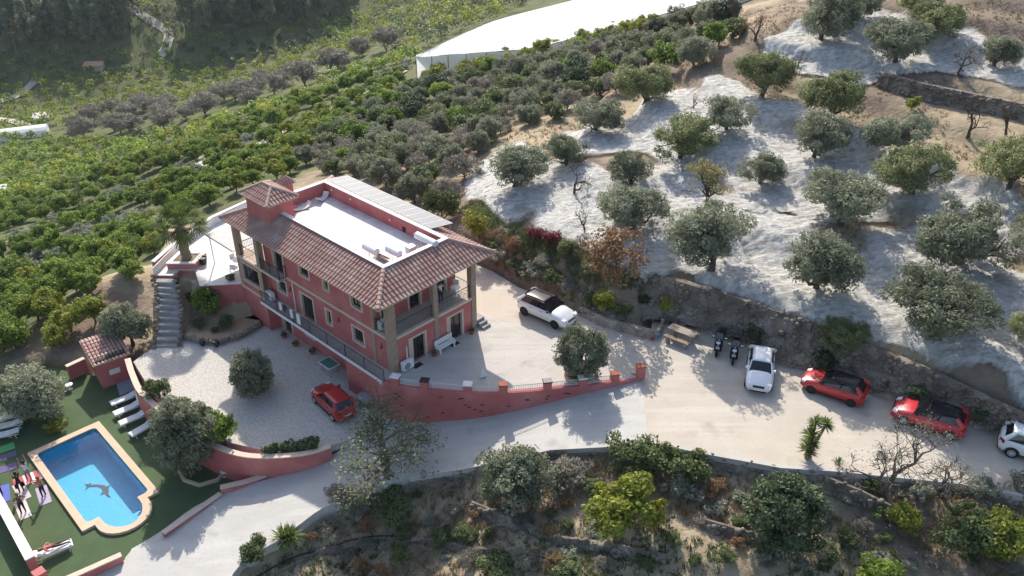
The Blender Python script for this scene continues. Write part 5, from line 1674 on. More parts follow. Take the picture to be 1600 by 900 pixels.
for (px, py, rz, arms, top, legs, hair, lab, lean) in (
    (47, 752, R(150), 'up', 'white', 'grey', HAIR, 'person in a white top with both arms raised on the striped towel', .0),
    (35, 770, R(150), 'up', 'black', 'black', HAIR, 'person in black with both arms raised on a pale mat', .0),
    (70, 777, R(165), 'fwd', 'pink', 'navy', HAIR2, 'person in a pink top and dark leggings nearest the pool', .02),
    (38, 803, R(140), 'hips', 'brown', 'black', HAIR2, 'person in dark clothes with hands on hips on the white mat', .0),
    (2, 776, R(150), 'down', 'navy', 'black', HAIR, 'person in navy on the blue mat at the left edge', .0),
    (-8, 720, R(150), 'up', 'teal', 'navy', HAIR, 'person in teal beyond the left edge of the lawn', .0)):
    p = at(px, py, ZL)
    person((p.x, p.y, ZL + .022), rz, arms, top, legs, hair, lab, lean)
# person lying on the lounger: head on the backrest side (+x of the lounger)
a = LN.rotation_euler.z
q_ = Vector((LN.location.x, LN.location.y, 0)) + Vector((math.cos(a), math.sin(a), 0)) * -.90
person((q_.x, q_.y, ZL + .52), a, 'hips', 'pink', 'brown', HAIR2, 'person lying back on the white lounger by the lower wall', 0, lie=R(83))
# person on the upper gallery
p = hp(.95, 4.95, 2.5)
person((p.x, p.y, 2.5), H_ANG - R(95), 'fwd', 'white', 'navy', HAIR, 'person in white shirt and dark apron standing on the upper gallery', 0)
# ------------------------------------------------------------------ valley-side terrace, stairs and planted bed
M['whitetile'] = mat('white_floor_tile', (.72, .70, .66), .7, (.66, .64, .60), 1.5)
TL = [(-22.6, 52.85), tuple(hp(16.42, -.62)[:2]), tuple(hp(16.42, 6.6)[:2]), (-14.6, 66.0), (-21.5, 67.5), (-24.6, 63.0), (-26.1, 58.5), (-26.6, 54.4), (-24.9, 54.35), (-24.85, 55.2), (-23.7, 55.2)]
TLc = TL if _ccw(TL) else TL[::-1]
terr = tag(MB().prism(TLc, -4.2, -.03).build('valley_terrace', M['red']), 'white tiled terrace at the valley end of the villa', kind='structure')
o = MB().prism([((x + 23) * .997 - 23, (y - 59) * .997 + 59) for (x, y) in TLc], -.03, .01).build('floor', M['whitetile'], terr)
red_wall('terrace_parapet', [at(242, 421, .0), (-26.1, 58.4), (-24.6, 62.8), (-21.6, 67.3), (-14.7, 66.0)], -1.2, .62, 'white inside parapet along the valley edge of the terrace', .24, cap='white', smooth=False)
wall_path(MB(), [(-26.43, 54.4), (-25.95, 58.4), (-24.45, 62.7), (-21.5, 67.1)], .012, .615, .06).build('white_render', M['white'], bpy.data.objects['terrace_parapet'])
# palm planter
pp = tag(empty('palm_planter', (0, 0, 0)), 'square red planter with white rim round the palm', 'planter')
PQ = [(-25.75, 55.3), (-23.65, 55.3), (-23.35, 57.1), (-25.45, 57.1)]
MB().prism(PQ, -2.4, .45).build('box', M['red'], pp)
c0 = (sum(p[0] for p in PQ) / 4, sum(p[1] for p in PQ) / 4)
sc = lambda k: [((x - c0[0]) * k + c0[0], (y - c0[1]) * k + c0[1]) for (x, y) in PQ]
holed('rim', sc(1.04), sc(.72), .53, M['white'], .07, pp)
MB().prism(sc(.70), .3, .47).build('earth', M['soil'], pp)
# palm
def palm(loc, h, r, nfr, ln, label, fan=True, parent=None):
    rng = np.random.default_rng(int(h * 100))
    t = tag(empty('palm_tree', loc), label, 'palm')
    mb = MB()
    zz = np.linspace(-.2, h, 14)
    mb.tube([(.03 * math.sin(k), 0, z) for k, z in enumerate(zz)], [r * (1.35 if k == 0 else 1.15 - .2 * k / 13) * (1.06 if k % 2 else .95) for k in range(14)], 10)
    mb.build('trunk', M['palmbark'], t)
    P = []
    for i in range(nfr):
        a = rng.uniform(0, 2 * PI); el = rng.uniform(-.25, 1.4)
        d = np.array([math.cos(a) * math.cos(el), math.sin(a) * math.cos(el), math.sin(el)])
        st = np.array([0, 0, h - .1]); tip = st + d * ln * .55
        s = np.cross(d, [0, 0, 1]); s /= np.linalg.norm(s); u = np.cross(s, d)
        P.append([st - s * .015, st + s * .015, tip + s * .012, tip - s * .012])
        for k in range(15):
            b_ = lerp(-1.5, 1.5, k / 14)
            dd = d * math.cos(b_) + s * math.sin(b_)
            L = ln * .5 * (1 - .2 * abs(b_) / 1.5)
            q1 = tip + dd * L * .6 + u * .04; q2 = tip + dd * L - np.array([0, 0, L * .25])
            sd = np.cross(dd, u) * .045
            P.append([tip, q1 + sd, q2, q1 - sd])
    P = np.array(P)
    mesh_obj('fronds', quads_mesh('fronds', P, L_['palm'], rng.uniform(.2, .8, len(P))), t)
    # skirt of old leaves
    Q = []
    for i in range(90):
        a = rng.uniform(0, 2 * PI); z0 = h - rng.uniform(.1, .9)
        st = np.array([r * .9 * math.cos(a), r * .9 * math.sin(a), z0]); e = st + np.array([math.cos(a) * .45, math.sin(a) * .45, -.55]) * rng.uniform(.6, 1.2)
        s = np.array([-math.sin(a), math.cos(a), 0]) * .09
        Q.append([st - s, st + s, e + s * .5, e - s * .5])
    Q = np.array(Q); mesh_obj('dry_skirt', quads_mesh('dry_skirt', Q, L_['straw'], rng.uniform(.1, .7, len(Q))), t)
    return t
palm((c0[0], c0[1], .45), 2.7, .33, 80, 2.3, 'fan palm growing from the red planter on the valley terrace')
# pergola / awning at the valley end
pg = tag(empty('pergola', hp(16.9, .6)), 'light awning on thin white posts at the valley end of the villa', 'pergola')
o0 = hp(16.9, .6)
def hl(u, v, z): q_ = hp(u, v, z); return (q_.x - o0.x, q_.y - o0.y, z)
for (u, v) in ((20.6, -.4), (20.6, 3.0), (20.6, 6.2)):
    MB().tube([hl(u, v, 0), hl(u, v, 2.4)], .05, 6).build('post', M['plastic_w'], pg)
M['awning'] = mat('grey_awning', (.52, .51, .49), .8, (.45, .44, .43), 2)
MB().hexa([hl(17.0, -.6, 2.36), hl(20.8, -.6, 2.36), hl(20.8, 6.4, 2.36), hl(17.0, 6.4, 2.36), hl(17.0, -.6, 2.42), hl(20.8, -.6, 2.42), hl(20.8, 6.4, 2.42), hl(17.0, 6.4, 2.42)][::1]).build('awning', M['awning'], pg)
for v in (-.6, 1.7, 4.0, 6.4):
    MB().tube([hl(17.0, v, 2.46), hl(22.6, v, 2.46)], .035, 4).build('beam', M['grey'], pg)
for (a, b_, lab) in ((398, 322, 'round white table under the awning'), (355, 395, 'white garden table on the open terrace')):
    pass
def chair(loc, rz, label, m_='plastic_w', group='garden chairs'):
    t = tag(empty('garden_chair', loc, rz), label, 'chair', group)
    MB().box(-.22, .22, -.22, .22, .40, .44).build('seat', M[m_], t)
    MB().box(-.24, -.20, -.22, .22, .44, .85).build('backrest', M[m_], t)
    for x in (-.2, .2):
        for y in (-.2, .2): MB().tube([(x, y, 0), (x, y, .40)], .02, 4).build('leg', M[m_], t)
    t.scale = (SF_,) * 3
    return t
def round_table(loc, r, h, label, m_='plastic_w'):
    t = tag(empty('round_table', loc), label, 'table')
    MB().lathe([(r, 0), (r, .03), (.01, .035)], 18, (0, 0, h)).build('tabletop', M[m_], t)
    MB().lathe([(.22, 0), (.05, .05), (.045, h)], 10).build('leg', M[m_], t)
    return t
round_table(hp(18.6, .6, .01), .5, .68, 'round white table on the valley terrace under the awning')
for k, lab in enumerate(('white garden chair at the round table, villa side', 'white garden chair at the round table, parapet side', 'white garden chair at the round table, stair side')):
    a = k * 2.1
    q_ = hp(18.6 + .85 * math.cos(a), .6 + .85 * math.sin(a), .01); c_ = hp(18.6, .6)
    chair(q_, math.atan2(c_.y - q_.y, c_.x - q_.x), lab)
p = at(318, 412, 0)
t = tag(empty('plant_tub', (p.x, p.y, .01)), 'dark round tub beside the palm planter', 'planter')
MB().lathe([(.24, 0), (.34, .55), (.30, .55), (.28, .45), (.01, .45)], 14).build('tub', M['iron'], t)
p = at(362, 436, 0)
plant('bush', (p.x, p.y, .0), .28, 'small potted bush at the rim of the valley terrace', 'plant')
# stone stairs down to the yard
stt = tag(empty('stone_stairs', (0, 0, 0)), 'grey stone stairs curving from the terrace down to the yard', 'stairs')
M['step'] = mat('grey_step', (.36, .34, .32), .9, (.27, .255, .24), 2.5, .4, 14)
SL = smooth_path([(-26.35, 54.2, 0), (-25.6, 52.6, -1.0), (-25.25, 51, -1.8), (-24.95, 49.0, -2.7)], 5)
SR = smooth_path([(-24.95, 54.2, 0), (-24.1, 52.3, -1.0), (-23.75, 50.9, -1.8), (-23.4, 49.0, -2.7)], 5)
NS = 11
for i in range(NS):
    f0, f1 = i / NS * (len(SL) - 1), (i + 1.12) / NS * (len(SL) - 1)
    g = lambda S, f: S[min(int(f), len(S) - 2)].lerp(S[min(int(f), len(S) - 2) + 1], min(1, f - min(int(f), len(S) - 2)))
    a, b_, c_, d = g(SL, f0), g(SR, f0), g(SR, f1), g(SL, f1)
    z = -(i + .6) * 2.7 / NS
    MB().hexa([(d.x, d.y, z - .5), (c_.x, c_.y, z - .5), (b_.x, b_.y, z - .5), (a.x, a.y, z - .5), (d.x, d.y, z), (c_.x, c_.y, z), (b_.x, b_.y, z), (a.x, a.y, z)]).build('step', M['step'], stt)
rng = np.random.default_rng(8)
pts = [tuple(SR[min(int(f), len(SR) - 1)] + Vector((.12 + rng.uniform(-.08, .1), rng.uniform(-.2, .2), .1))) for f in np.linspace(0, len(SR) - 1, 40)] + [tuple(SL[min(int(f), len(SL) - 1)] + Vector((-.15 + rng.uniform(-.1, .1), rng.uniform(-.2, .2), .1))) for f in np.linspace(0, len(SL) - 1, 30)]
stone_mass('edge_stones', np.array(pts), rng.uniform(.12, .24, len(pts)), M['stone'], stt, 5)
# planted bed with a ring of stones
M['sand'] = mat('tan_sand', (.40, .29, .19), .95, (.33, .235, .15), 2, .4, 12)
BED = [(-23.35, 52.3), (-23.1, 50.0), (-22.0, 49.55), (-20.6, 49.4), (-19.3, 50.3), (-18.35, 51.6), (-18.2, 52.6), tuple(hp(14, -.4)[:2]), tuple(hp(16.3, -.4)[:2]), (-22.5, 53.1)]
sheet('planted_bed', BED, -2.32, M['sand'], .5, 'sandy planted bed below the terrace wall')
br = tag(empty('bed_edging', (0, 0, 0)), 'rough stone edging round the sandy planted bed', 'edging')
ep = resample([(-23.3, 51.9), (-23.15, 50.0), (-22.0, 49.5), (-20.6, 49.35), (-19.2, 50.2), (-18.3, 51.5)], 34)
for i, q_ in enumerate(ep):
    s = STONES[i % 6] * np.array([.22, .18, .2]) * rng.uniform(.8, 1.25)
    me = bpy.data.meshes.new('stone'); me.from_pydata([tuple(v) for v in s], [], [tuple(f) for f in ST_F]); me.materials.append(M['stone']); me.update()
    mesh_obj('stone', me, br, (q_[0], q_[1], -2.42 + rng.uniform(-.04, .06)), rng.uniform(0, 6))
for (x, y, lab) in ((-21.75, 49.25, 'dark clay pot before the bed, nearer the stairs'), (-20.75, 49.15, 'dark clay pot before the bed, farther from the stairs')):
    t = tag(empty('clay_pot', (x, y, Z_YARD)), lab, 'pot')
    MB().lathe([(.13, 0), (.2, .22), (.17, .42), (.19, .46), (.14, .46), (.01, .4)], 12).build('pot', M['iron'], t)
def p_bed(key, px, py, z, w, lab, hk=1.0, cat='bush', group=None): return plant_px(key, px, py, w, lab, cat, group, hk, z)
p_bed('citrus', 335, 492, -2.3, 62, 'glossy green bush in the sandy bed', 1.0)
p_bed('bush', 308, 512, -2.3, 30, 'brownish low bush in the bed near the stairs', .8)
p_bed('bush', 352, 510, -2.3, 34, 'dull green bush in the middle of the bed', .9)
p_bed('dark', 337, 518, -2.3, 16, 'small round dark bush at the front of the bed', .6)
p_bed('bush', 300, 470, -1.6, 26, 'leafy plant beside the top of the stairs', 1.0)
p_bed('scrub', 207, 535, -3.4, 92, 'dense olive beside the foot of the stone stairs', 1.15, 'tree')
# yard plants
p_bed('ball', 398, 612, -2.7, 82, 'round clipped olive in the gravel yard inside a ring of stones', 1.05, 'tree')
rs_ = tag(empty('stone_ring', at(398, 608, Z_YARD)), 'ring of pale stones round the clipped olive', 'edging')
for i in range(26):
    a = i / 26 * 2 * PI
    s = STONES[i % 6] * .16 * rng.uniform(.7, 1.3)
    me = bpy.data.meshes.new('stone'); me.from_pydata([tuple(v) for v in s], [], [tuple(f) for f in ST_F]); me.materials.append(M['kerbstone']); me.update()
    mesh_obj('stone', me, rs_, (.85 * math.cos(a) * rng.uniform(.85, 1.1), .85 * math.sin(a) * rng.uniform(.85, 1.1), .05), rng.uniform(0, 6))
p_bed('bush', 248, 622, -2.7, 50, 'round green bush on the yard side of the red wall', 1.15)
p_bed('ball', 300, 735, -4.6, 108, 'bushy olive in the stone edged corner of the pool lawn', 1.5, 'tree')
p_bed('citrus', 352, 690, -2.7, 50, 'green bush at the bend of the red wall', 1.2)
p_bed('citrus', 330, 672, -2.7, 46, 'green bush behind the pool olive', 1.1)
p_bed('lime', 285, 640, -2.7, 30, 'light green shrub leaning over the red wall', .9)
p_bed('scrub', 42, 655, -4.6, 135, 'broad olive at the left edge of the pool lawn', .95, 'tree')
p_bed('yellow', 88, 672, -4.6, 38, 'low yellow-green shrub beside the pool corner', .55)
o = wall_path(MB(), [tuple(at(*q_)[:2]) for q_ in ((280, 738, -4.6), (288, 752, -4.6), (312, 760, -4.6), (340, 752, -4.6), (352, 740, -4.6))], Z_LAWN - .2, Z_LAWN + .2, .16).build('bed_kerb', M['coping'])
tag(o, 'curved pale kerb round the olive corner of the lawn', 'kerb')
# clipped hedge along the yard wall
rng = np.random.default_rng(12)
a, b_ = at(418, 702, -2.3), at(496, 692, -2.3)
cc, rad_ = [], []
for i in range(70):
    f = rng.random(); q_ = a.lerp(b_, f)
    cc.append((q_.x + rng.uniform(-.28, .28), q_.y + rng.uniform(-.3, .3), Z_YARD + rng.uniform(.12, .62))); rad_.append(.2)
P, t_ = leaf_cloud(rng, np.array(cc), np.array(rad_), 60, .13, .08)
tag(mesh_obj('clipped_hedge', quads_mesh('clipped_hedge', P, L_['bush'], t_)), 'short clipped hedge behind the red wall coping', 'hedge')


# ------------------------------------------------------------------ cars
def paint(name, c_): 
    m_ = mat(name, c_, .28, spec=.6)
    m_.node_tree.nodes['Principled BSDF'].inputs['Coat Weight'].default_value = .6 if max(c_) > .1 else .0
    m_.node_tree.nodes['Principled BSDF'].inputs['Coat Roughness'].default_value = .06
    if max(c_) < .1:
        m_.node_tree.nodes['Principled BSDF'].inputs['Roughness'].default_value = .2
        m_.node_tree.nodes['Principled BSDF'].inputs['Specular IOR Level'].default_value = .2
    return m_
PW, PR, PK, PR2 = paint('white_paintwork', (.74, .75, .76)), paint('red_paintwork', (.42, .012, .014)), paint('black_paintwork', (.012, .012, .018)), paint('bright_red_paintwork', (.50, .016, .03))
M['carglass'] = mat('car_glass', (.008, .010, .014), .05, spec=.9)
M['tyre'] = mat('tyre_rubber', (.012, .012, .012), .85)
M['lamp'] = mat('head_lamp', (.75, .77, .8), .15, spec=.8)
M['tail'] = mat('tail_lamp', (.35, .01, .01), .25)
M['clad'] = mat('black_cladding', (.02, .02, .022), .7)
def car(loc, rz, body, roof, label, L=4.05, W=1.74, Ht=1.47, belt=1.0, suv=False, rim='steel', arch=True, plate=True):
    t = tag(empty('parked_car', loc, rz), label, 'car', 'parked cars')
    k = L / 4.05; hl_ = L / 2; hw = W / 2; cl = .22 if suv else .17
    st = [(hl_, .62, .34, .60), (hl_ - .06, .80, .26, .68), (hl_ - .25, .93, .20, .74), (hl_ - .6, .985, .18, belt - .15), (hl_ - 1.0 * k, 1, .17, belt - .06), (hl_ - 1.25 * k, 1, .17, belt - .01), (.2, 1, .17, belt + .01), (-.8 * k, 1, .17, belt + .03), (-hl_ + .55, .995, .18, belt + .05), (-hl_ + .25, .95, .20, belt + .04), (-hl_ + .06, .86, .27, belt - .06), (-hl_, .74, .36, belt - .25)]
    mb = MB(); n = 0
    for (x, w, zb, zt_) in st:
        w *= hw; zb += cl - .17
        sec = [(0, zt_ + .045), (w * .55, zt_ + .035), (w * .84, zt_), (w * .955, zt_ - .09), (w, zt_ - .24), (w * .985, (zb + zt_) / 2 - .1), (w * .97, zb + .14), (w * .86, zb)]
        ring = [(x, y, z) for (y, z) in sec] + [(x, -y, z) for (y, z) in sec[:0:-1]] 
        n = len(ring); mb.v += ring
    for i in range(len(st) - 1):
        for j in range(n):
            j2 = (j + 1) % n
            mb.f.append((i * n + j, i * n + j2, (i + 1) * n + j2, (i + 1) * n + j)); mb.m.append(0)
    mb.f.append(tuple(range(n))[::-1]); mb.m.append(0)
    mb.f.append(tuple((len(st) - 1) * n + j for j in range(n))); mb.m.append(0)
    mb.build('body', body, t, smooth=True)
    # cabin glass, roof, pillars
    xw0, xw1 = hl_ - 1.18 * k, hl_ - 1.85 * k
    xr1, xr0 = -hl_ + .62 * k, -hl_ + .18 * k
    zb, zr = belt - .02, Ht - .05
    wb, wr = hw * .90, hw * .70
    c8 = [(xr0, -wb, zb + .06), (xw0, -wb * .95, zb), (xw0, wb * .95, zb), (xr0, wb, zb + .06), (xr1, -wr, zr), (xw1, -wr, zr), (xw1, wr, zr), (xr1, wr, zr)]
    c8 = [(x, y, z) for (x, y, z) in c8]
    MB().hexa([c8[0], c8[1], c8[2], c8[3], c8[4], c8[5], c8[6], c8[7]]).build('windows', M['carglass'], t)
    rf = MB(); nx, ny = 8, 6
    for i in range(nx + 1):
        for j in range(ny + 1):
            fx, fy = i / nx, j / ny * 2 - 1
            x = lerp(xr1 - .16, xw1 + .05, fx)
            rf.v.append((x, fy * wr * 1.03, zr + .012 + .05 * (1 - fy * fy) * (1 - (fx * 2 - 1) ** 2 * .6) - .02 * (abs(fy) == 1)))
    for i in range(nx):
        for j in range(ny):
            a = i * (ny + 1) + j
            rf.f.append((a, a + ny + 1, a + ny + 2, a + 1)); rf.m.append(0)
    ro = rf.build('roof', roof, t, smooth=True)
    s_ = ro.modifiers.new('th', 'SOLIDIFY'); s_.thickness = .035; s_.offset = -1
    V8 = [Vector(p) for p in c8]
    for s in (0, 1):
        f4 = (lambda a, b_: (V8[a], V8[b_])) 
        prs = ((1, 5), (0, 4)) if s == 0 else ((2, 6), (3, 7))
        for (a, b_) in prs:
            d = Vector((0, (-.012 if s == 0 else .012), .006))
            MB().tube([V8[a] + d, V8[b_] + d], [.055, .045] if a in (1, 2) else [.17, .10], 6).build('pillar', (roof if a in (1, 2) else body), t)
        sy = -1 if s == 0 else 1
        m0 = Vector((lerp(xr0, xw0, .52), sy * wb * .985, zb + .02)); m1 = Vector((lerp(xr1, xw1, .50), sy * wr * 1.005, zr))
        MB().tube([m0, m1], .04, 4).build('pillar', PK, t)
    # wheels
    wr_ = .335 if suv else .305
    for x in (hl_ - .80 * k, -hl_ + .72 * k):
        for sy in (-1, 1):
            if arch:
                ar = MB(); pts = [(x + (wr_ + .075) * math.cos(q_), sy * (hw * .972), wr_ + (wr_ + .075) * math.sin(q_)) for q_ in np.linspace(-.35, PI + .35, 13)]
                ar.add(pts + [(p[0], sy * (hw * 1.002), p[2]) for p in pts], [tuple(range(13)), tuple(range(13, 26))] + [(i, i + 1, i + 14, i + 13) for i in range(12)])
                ar.build('wheel_arch', M['clad'], t)
            w_ = empty('wheel', (x, sy * (hw - .075), wr_), 0, t)
            w_.rotation_euler = (R(90) * -sy, 0, 0)
            ty = MB().lathe([(wr_ * .6, -.09), (wr_ * .95, -.1), (wr_, -.07), (wr_, .07), (wr_ * .95, .1), (wr_ * .62, .09)], 18).build('tyre', M['tyre'], w_)
            MB().lathe([(wr_ * .62, .0), (wr_ * .66, .098), (wr_ * .56, .104), (wr_ * .5, .085), (wr_ * .14, .106), (.001, .106)], 10).build('rim', M[rim], w_)
    # lamps, grille, bumper, plates, mirrors
    for sy in (-1, 1):
        MB().hexa([(hl_ - .30, sy * hw * .60, belt - .36), (hl_ - .06, sy * hw * .52, belt - .38), (hl_ - .04, sy * hw * .80, belt - .38), (hl_ - .32, sy * hw * .97, belt - .34), (hl_ - .34, sy * hw * .60, belt - .205), (hl_ - .10, sy * hw * .52, belt - .25), (hl_ - .10, sy * hw * .80, belt - .25), (hl_ - .36, sy * hw * .955, belt - .20)]).build('headlight', M['lamp'], t)
        MB().hexa([(-hl_ + .02, sy * hw * .60, belt - .24), (-hl_ + .26, sy * hw * .97, belt - .22), (-hl_ + .20, sy * hw * .985, belt - .22), (-hl_ - .01, sy * hw * .72, belt - .24), (-hl_ + .02, sy * hw * .60, belt - .05), (-hl_ + .26, sy * hw * .955, belt - .0), (-hl_ + .20, sy * hw * .97, belt - .0), (-hl_ + .02, sy * hw * .74, belt - .05)]).build('tail_light', M['tail'], t)
        MB().box(xw0 - .30, xw0 - .14, sy * (wb + .10) - .09, sy * (wb + .10) + .09, belt + .03, belt + .15, tx=.02, ty=.02).build('mirror', roof, t)
        MB().box(-hl_ + .9, hl_ - .95, sy * hw * .985 - .012, sy * hw * .985 + .012, cl + .05, cl + .16).build('sill', M['clad'], t)
        for xx in (.12, -.75 * k):
            MB().box(xx - .09, xx + .09, sy * hw * 1.0 - .012, sy * hw * 1.0 + .012, belt - .17, belt - .14).build('door_handle', M['clad'], t)
    MB().box(hl_ - .07, hl_ + .005, -hw * .42, hw * .42, belt - .45, belt - .30).build('grille', M['clad'], t)
    MB().box(hl_ - .06, hl_ + .012, -hw * .60, hw * .60, .24, .33).build('air_intake', M['clad'], t)
    MB().box(-hl_ - .01, -hl_ + .08, -hw * .72, hw * .72, .27, .42).build('rear_bumper', M['clad'] if suv else body, t)
    MB().box(hl_ - .02, hl_ + .018, -.25, .25, .345, .445).build('number_plate', M['white'], t)
    MB().box(-hl_ - .02, -hl_ + .02, -.25, .25, .50, .60).build('number_plate', M['white'], t)
    t.scale = (SF_,) * 3
    return t
def car_from_wheels(rear, front, side, z, L, W, **kw):
    """rear and front: ground contacts of the two wheels seen; side: +1 when they are on the car's left"""
    r, f = at(*rear, z), at(*front, z)
    h_ = (f - r).normalized(); left = Vector((-h_.y, h_.x, 0))
    c_ = (r + f) / 2 - left * side * (W / 2 - .08) * SF_ + h_ * (.04 * L / 4.05) * SF_
    c_.z = z
    return car(c_, math.atan2(h_.y, h_.x), kw.pop('body'), kw.pop('roof'), kw.pop('label'), L=L, W=W, **kw)
car_from_wheels((821.5, 493), (865, 512.5), -1, .004, 4.55, 1.84, body=PW, roof=PK, label='white suv with black roof parked beside the villa terrace', Ht=1.66, belt=1.12, suv=True, rim='clad')
car_from_wheels((1327, 634.5), (1267, 614), 1, .004, 4.05, 1.74, body=PR, roof=PK, label='red hatchback with black roof along the low stone wall', rim='clad', arch=False)
car_from_wheels((1481.5, 686), (1411, 663), 1, .004, 4.2, 1.78, body=PR2, roof=PK, label='red crossover with black roof and silver wheels beside the white suv', Ht=1.55, belt=1.05, rim='steel')
p = at(1183, 617, 0); a = R(253)
car((p.x - 1.85 * math.cos(a), p.y - 1.85 * math.sin(a), .004), a, PW, PW, 'white hatchback parked nose to the camera next to the scooters', rim='clad', arch=False)
p = at(1577, 713, 0); a = R(-31)
left = Vector((-math.sin(a), math.cos(a), 0)); h_ = Vector((math.cos(a), math.sin(a), 0))
c_ = p + left * .75 + h_ * 1.35
car((c_.x, c_.y, .004), a, PW, PW, 'white suv cut off by the right edge', L=4.45, W=1.85, Ht=1.64, belt=1.06, suv=True)
car_from_wheels((522, 658.5), (492.5, 629), 1, Z_YARD + .004, 3.95, 1.70, body=PR, roof=PR, label='red hatchback parked in the gravel yard', Ht=1.48, rim='steel', arch=False)


# ------------------------------------------------------------------ scooters, picnic table, small things on the drive
def scooter(px, py, rz, label):
    p = at(px, py, 0)
    t = tag(empty('scooter', (p.x, p.y, .004), rz), label, 'scooter', 'parked scooters')
    for x in (-.62, .62):
        w_ = empty('wheel', (x, 0, .24), 0, t); w_.rotation_euler = (R(90), 0, 0)
        MB().lathe([(.14, -.05), (.22, -.06), (.24, -.03), (.24, .03), (.22, .06), (.14, .05)], 16).build('tyre', M['tyre'], w_)
        MB().lathe([(.14, -.04), (.14, .04), (.03, .05), (.001, .05)], 10).build('rim', M['grey'], w_)
    MB().hexa([(-.85, -.13, .42), (.02, -.17, .36), (.02, .17, .36), (-.85, .13, .42), (-.92, -.10, .74), (-.05, -.16, .66), (-.05, .16, .66), (-.92, .10, .74)]).build('rear_body', PK, t, bevel=.04)
    MB().hexa([(-.80, -.12, .74), (.02, -.16, .66), (.02, .16, .66), (-.80, .12, .74), (-.78, -.10, .84), (-.03, -.13, .76), (-.03, .13, .76), (-.78, .10, .84)]).build('seat', M['clad'], t, bevel=.04)
    MB().box(-.05, .42, -.16, .16, .24, .34).build('floorboard', M['clad'], t)
    MB().hexa([(.38, -.20, .26), (.50, -.14, .26), (.50, .14, .26), (.38, .20, .26), (.28, -.19, .92), (.42, -.10, .96), (.42, .10, .96), (.28, .19, .92)]).build('front_shield', PK, t, bevel=.03)
    MB().box(-.95, -.6, -.19, .19, .78, 1.08, tx=.04, ty=.04).build('top_box', PK, t, bevel=.03)
    MB().tube([(.60, 0, .25), (.36, 0, .98), (.33, 0, 1.05)], [.04, .035, .03], 6).build('fork', M['grey'], t)
    MB().tube([(.24, -.34, 1.02), (.34, -.12, 1.04), (.34, .12, 1.04), (.24, .34, 1.02)], .022, 6).build('handlebar', M['clad'], t)
    for s in (-1, 1): MB().lathe([(.01, -.015), (.06, 0), (.01, .015)], 8, (.30, s * .30, 1.17)).tube([(.29, s * .26, 1.03), (.30, s * .30, 1.17)], .01, 4).build('mirror', M['steel'], t)
    MB().box(.42, .50, -.09, .09, .80, .92).build('headlight', M['lamp'], t)
    MB().box(.48, .52, -.08, .08, .42, .58).build('number_plate', M['white'], t)
    MB().hexa([(.30, -.18, .96), (.32, -.18, .96), (.32, .18, .96), (.30, .18, .96), (.12, -.14, 1.34), (.14, -.14, 1.34), (.14, .14, 1.34), (.12, .14, 1.34)]).build('windscreen', M['carglass'], t)
    t.scale = (1.08, 1.35, 1.08)
    return t
scooter(1122, 548, R(-112), 'black scooter parked beside the picnic table')
scooter(1146, 560, R(-108), 'black scooter parked beside the white hatchback')
t = tag(empty('picnic_table', at(1065, 531, 0), R(-38)), 'weathered stone topped table with a bench seat in the wall nook', 'table')
MB().box(-.95, .95, -.35, .35, .68, .76).build('tabletop', M['kerbstone'], t, bevel=.015)
for x in (-.6, .6): MB().box(x - .12, x + .12, -.25, .25, 0, .68).build('leg', M['kerbstone'], t)
for s in (-1, 1):
    b_ = MB().box(-.9, .9, s * .75 - .17, s * .75 + .17, .40, .47).build('bench', M['wood'], t, bevel=.01)
    for x in (-.65, .65): MB().box(x - .08, x + .08, s * .75 - .13, s * .75 + .13, 0, .40).build('bench_leg', M['kerbstone'], b_)
def bucket(px, py, m_, label, r=.16, h=.3, cat='bucket', z=0.0):
    t = tag(empty('bucket' if cat == 'bucket' else 'flower_pot', at(px, py, z)), label, cat)
    MB().lathe([(r * .78, 0.005), (r, h), (r * .92, h), (r * .72, .05), (.01, .05)], 14).build('vessel', m_, t)
    MB().lathe([(r * 1.05, 0), (r * 1.08, .02), (r * .97, .03)], 14, (0, 0, h - .02)).build('rim', m_, t)
    return t
bucket(1027, 527, mat('blue_plastic', (.05, .27, .62), .5), 'bright blue bucket beside the picnic table', .17, .34)
bucket(1019, 531, M['terracotta'], 'brown pot beside the blue bucket', .13, .24, 'pot')
p = ground(1008, 492)
t = tag(empty('white_trough', p, R(20)), 'white stone block on the bank by the nook', 'block')
MB().box(-.3, .3, -.2, .2, -.05, .35).build('block', M['white'], t, bevel=.02)
MB().box(-.24, .24, -.15, .15, .351, .42).build('lid', M['kerbstone'], t)
def hb(u, v, m_, lab, r=.2, h=.28):
    q_ = hp(u, v, .012)
    t = tag(empty('flower_pot', q_), lab, 'pot')
    MB().lathe([(r * .75, 0), (r, h), (r * .9, h), (r * .8, h - .06), (.01, h - .06)], 14).build('pot', m_, t)
    rng_ = np.random.default_rng(int(u * 77 + v * 31 + 500))
    P, t_ = leaf_cloud(rng_, np.array([(0, 0, h + .08), (.08, .04, h + .05)]), np.array([.14, .12]), 40, .09, .05)
    mesh_obj('plant', quads_mesh('plant', P, L_['bush'], t_), t)
    return t
hb(-.45, 2.95, M['terracotta'], 'terracotta flower pot between the glass door and the bench')
hb(-.35, 6.35, M['terracotta'], 'terracotta flower pot at the right corner of the villa')
t = house_thing('garden_bench', -.45, 3.95, .012, R(0), 'white garden bench against the terrace front of the villa', 'bench')
MB().box(-.75, .75, -.22, .2, .38, .44).build('seat', M['white'], t, bevel=.01)
for k in range(3): MB().box(-.75, .75, .20, .24, .50 + k * .13, .60 + k * .13).build('back_slat', M['white'], t)
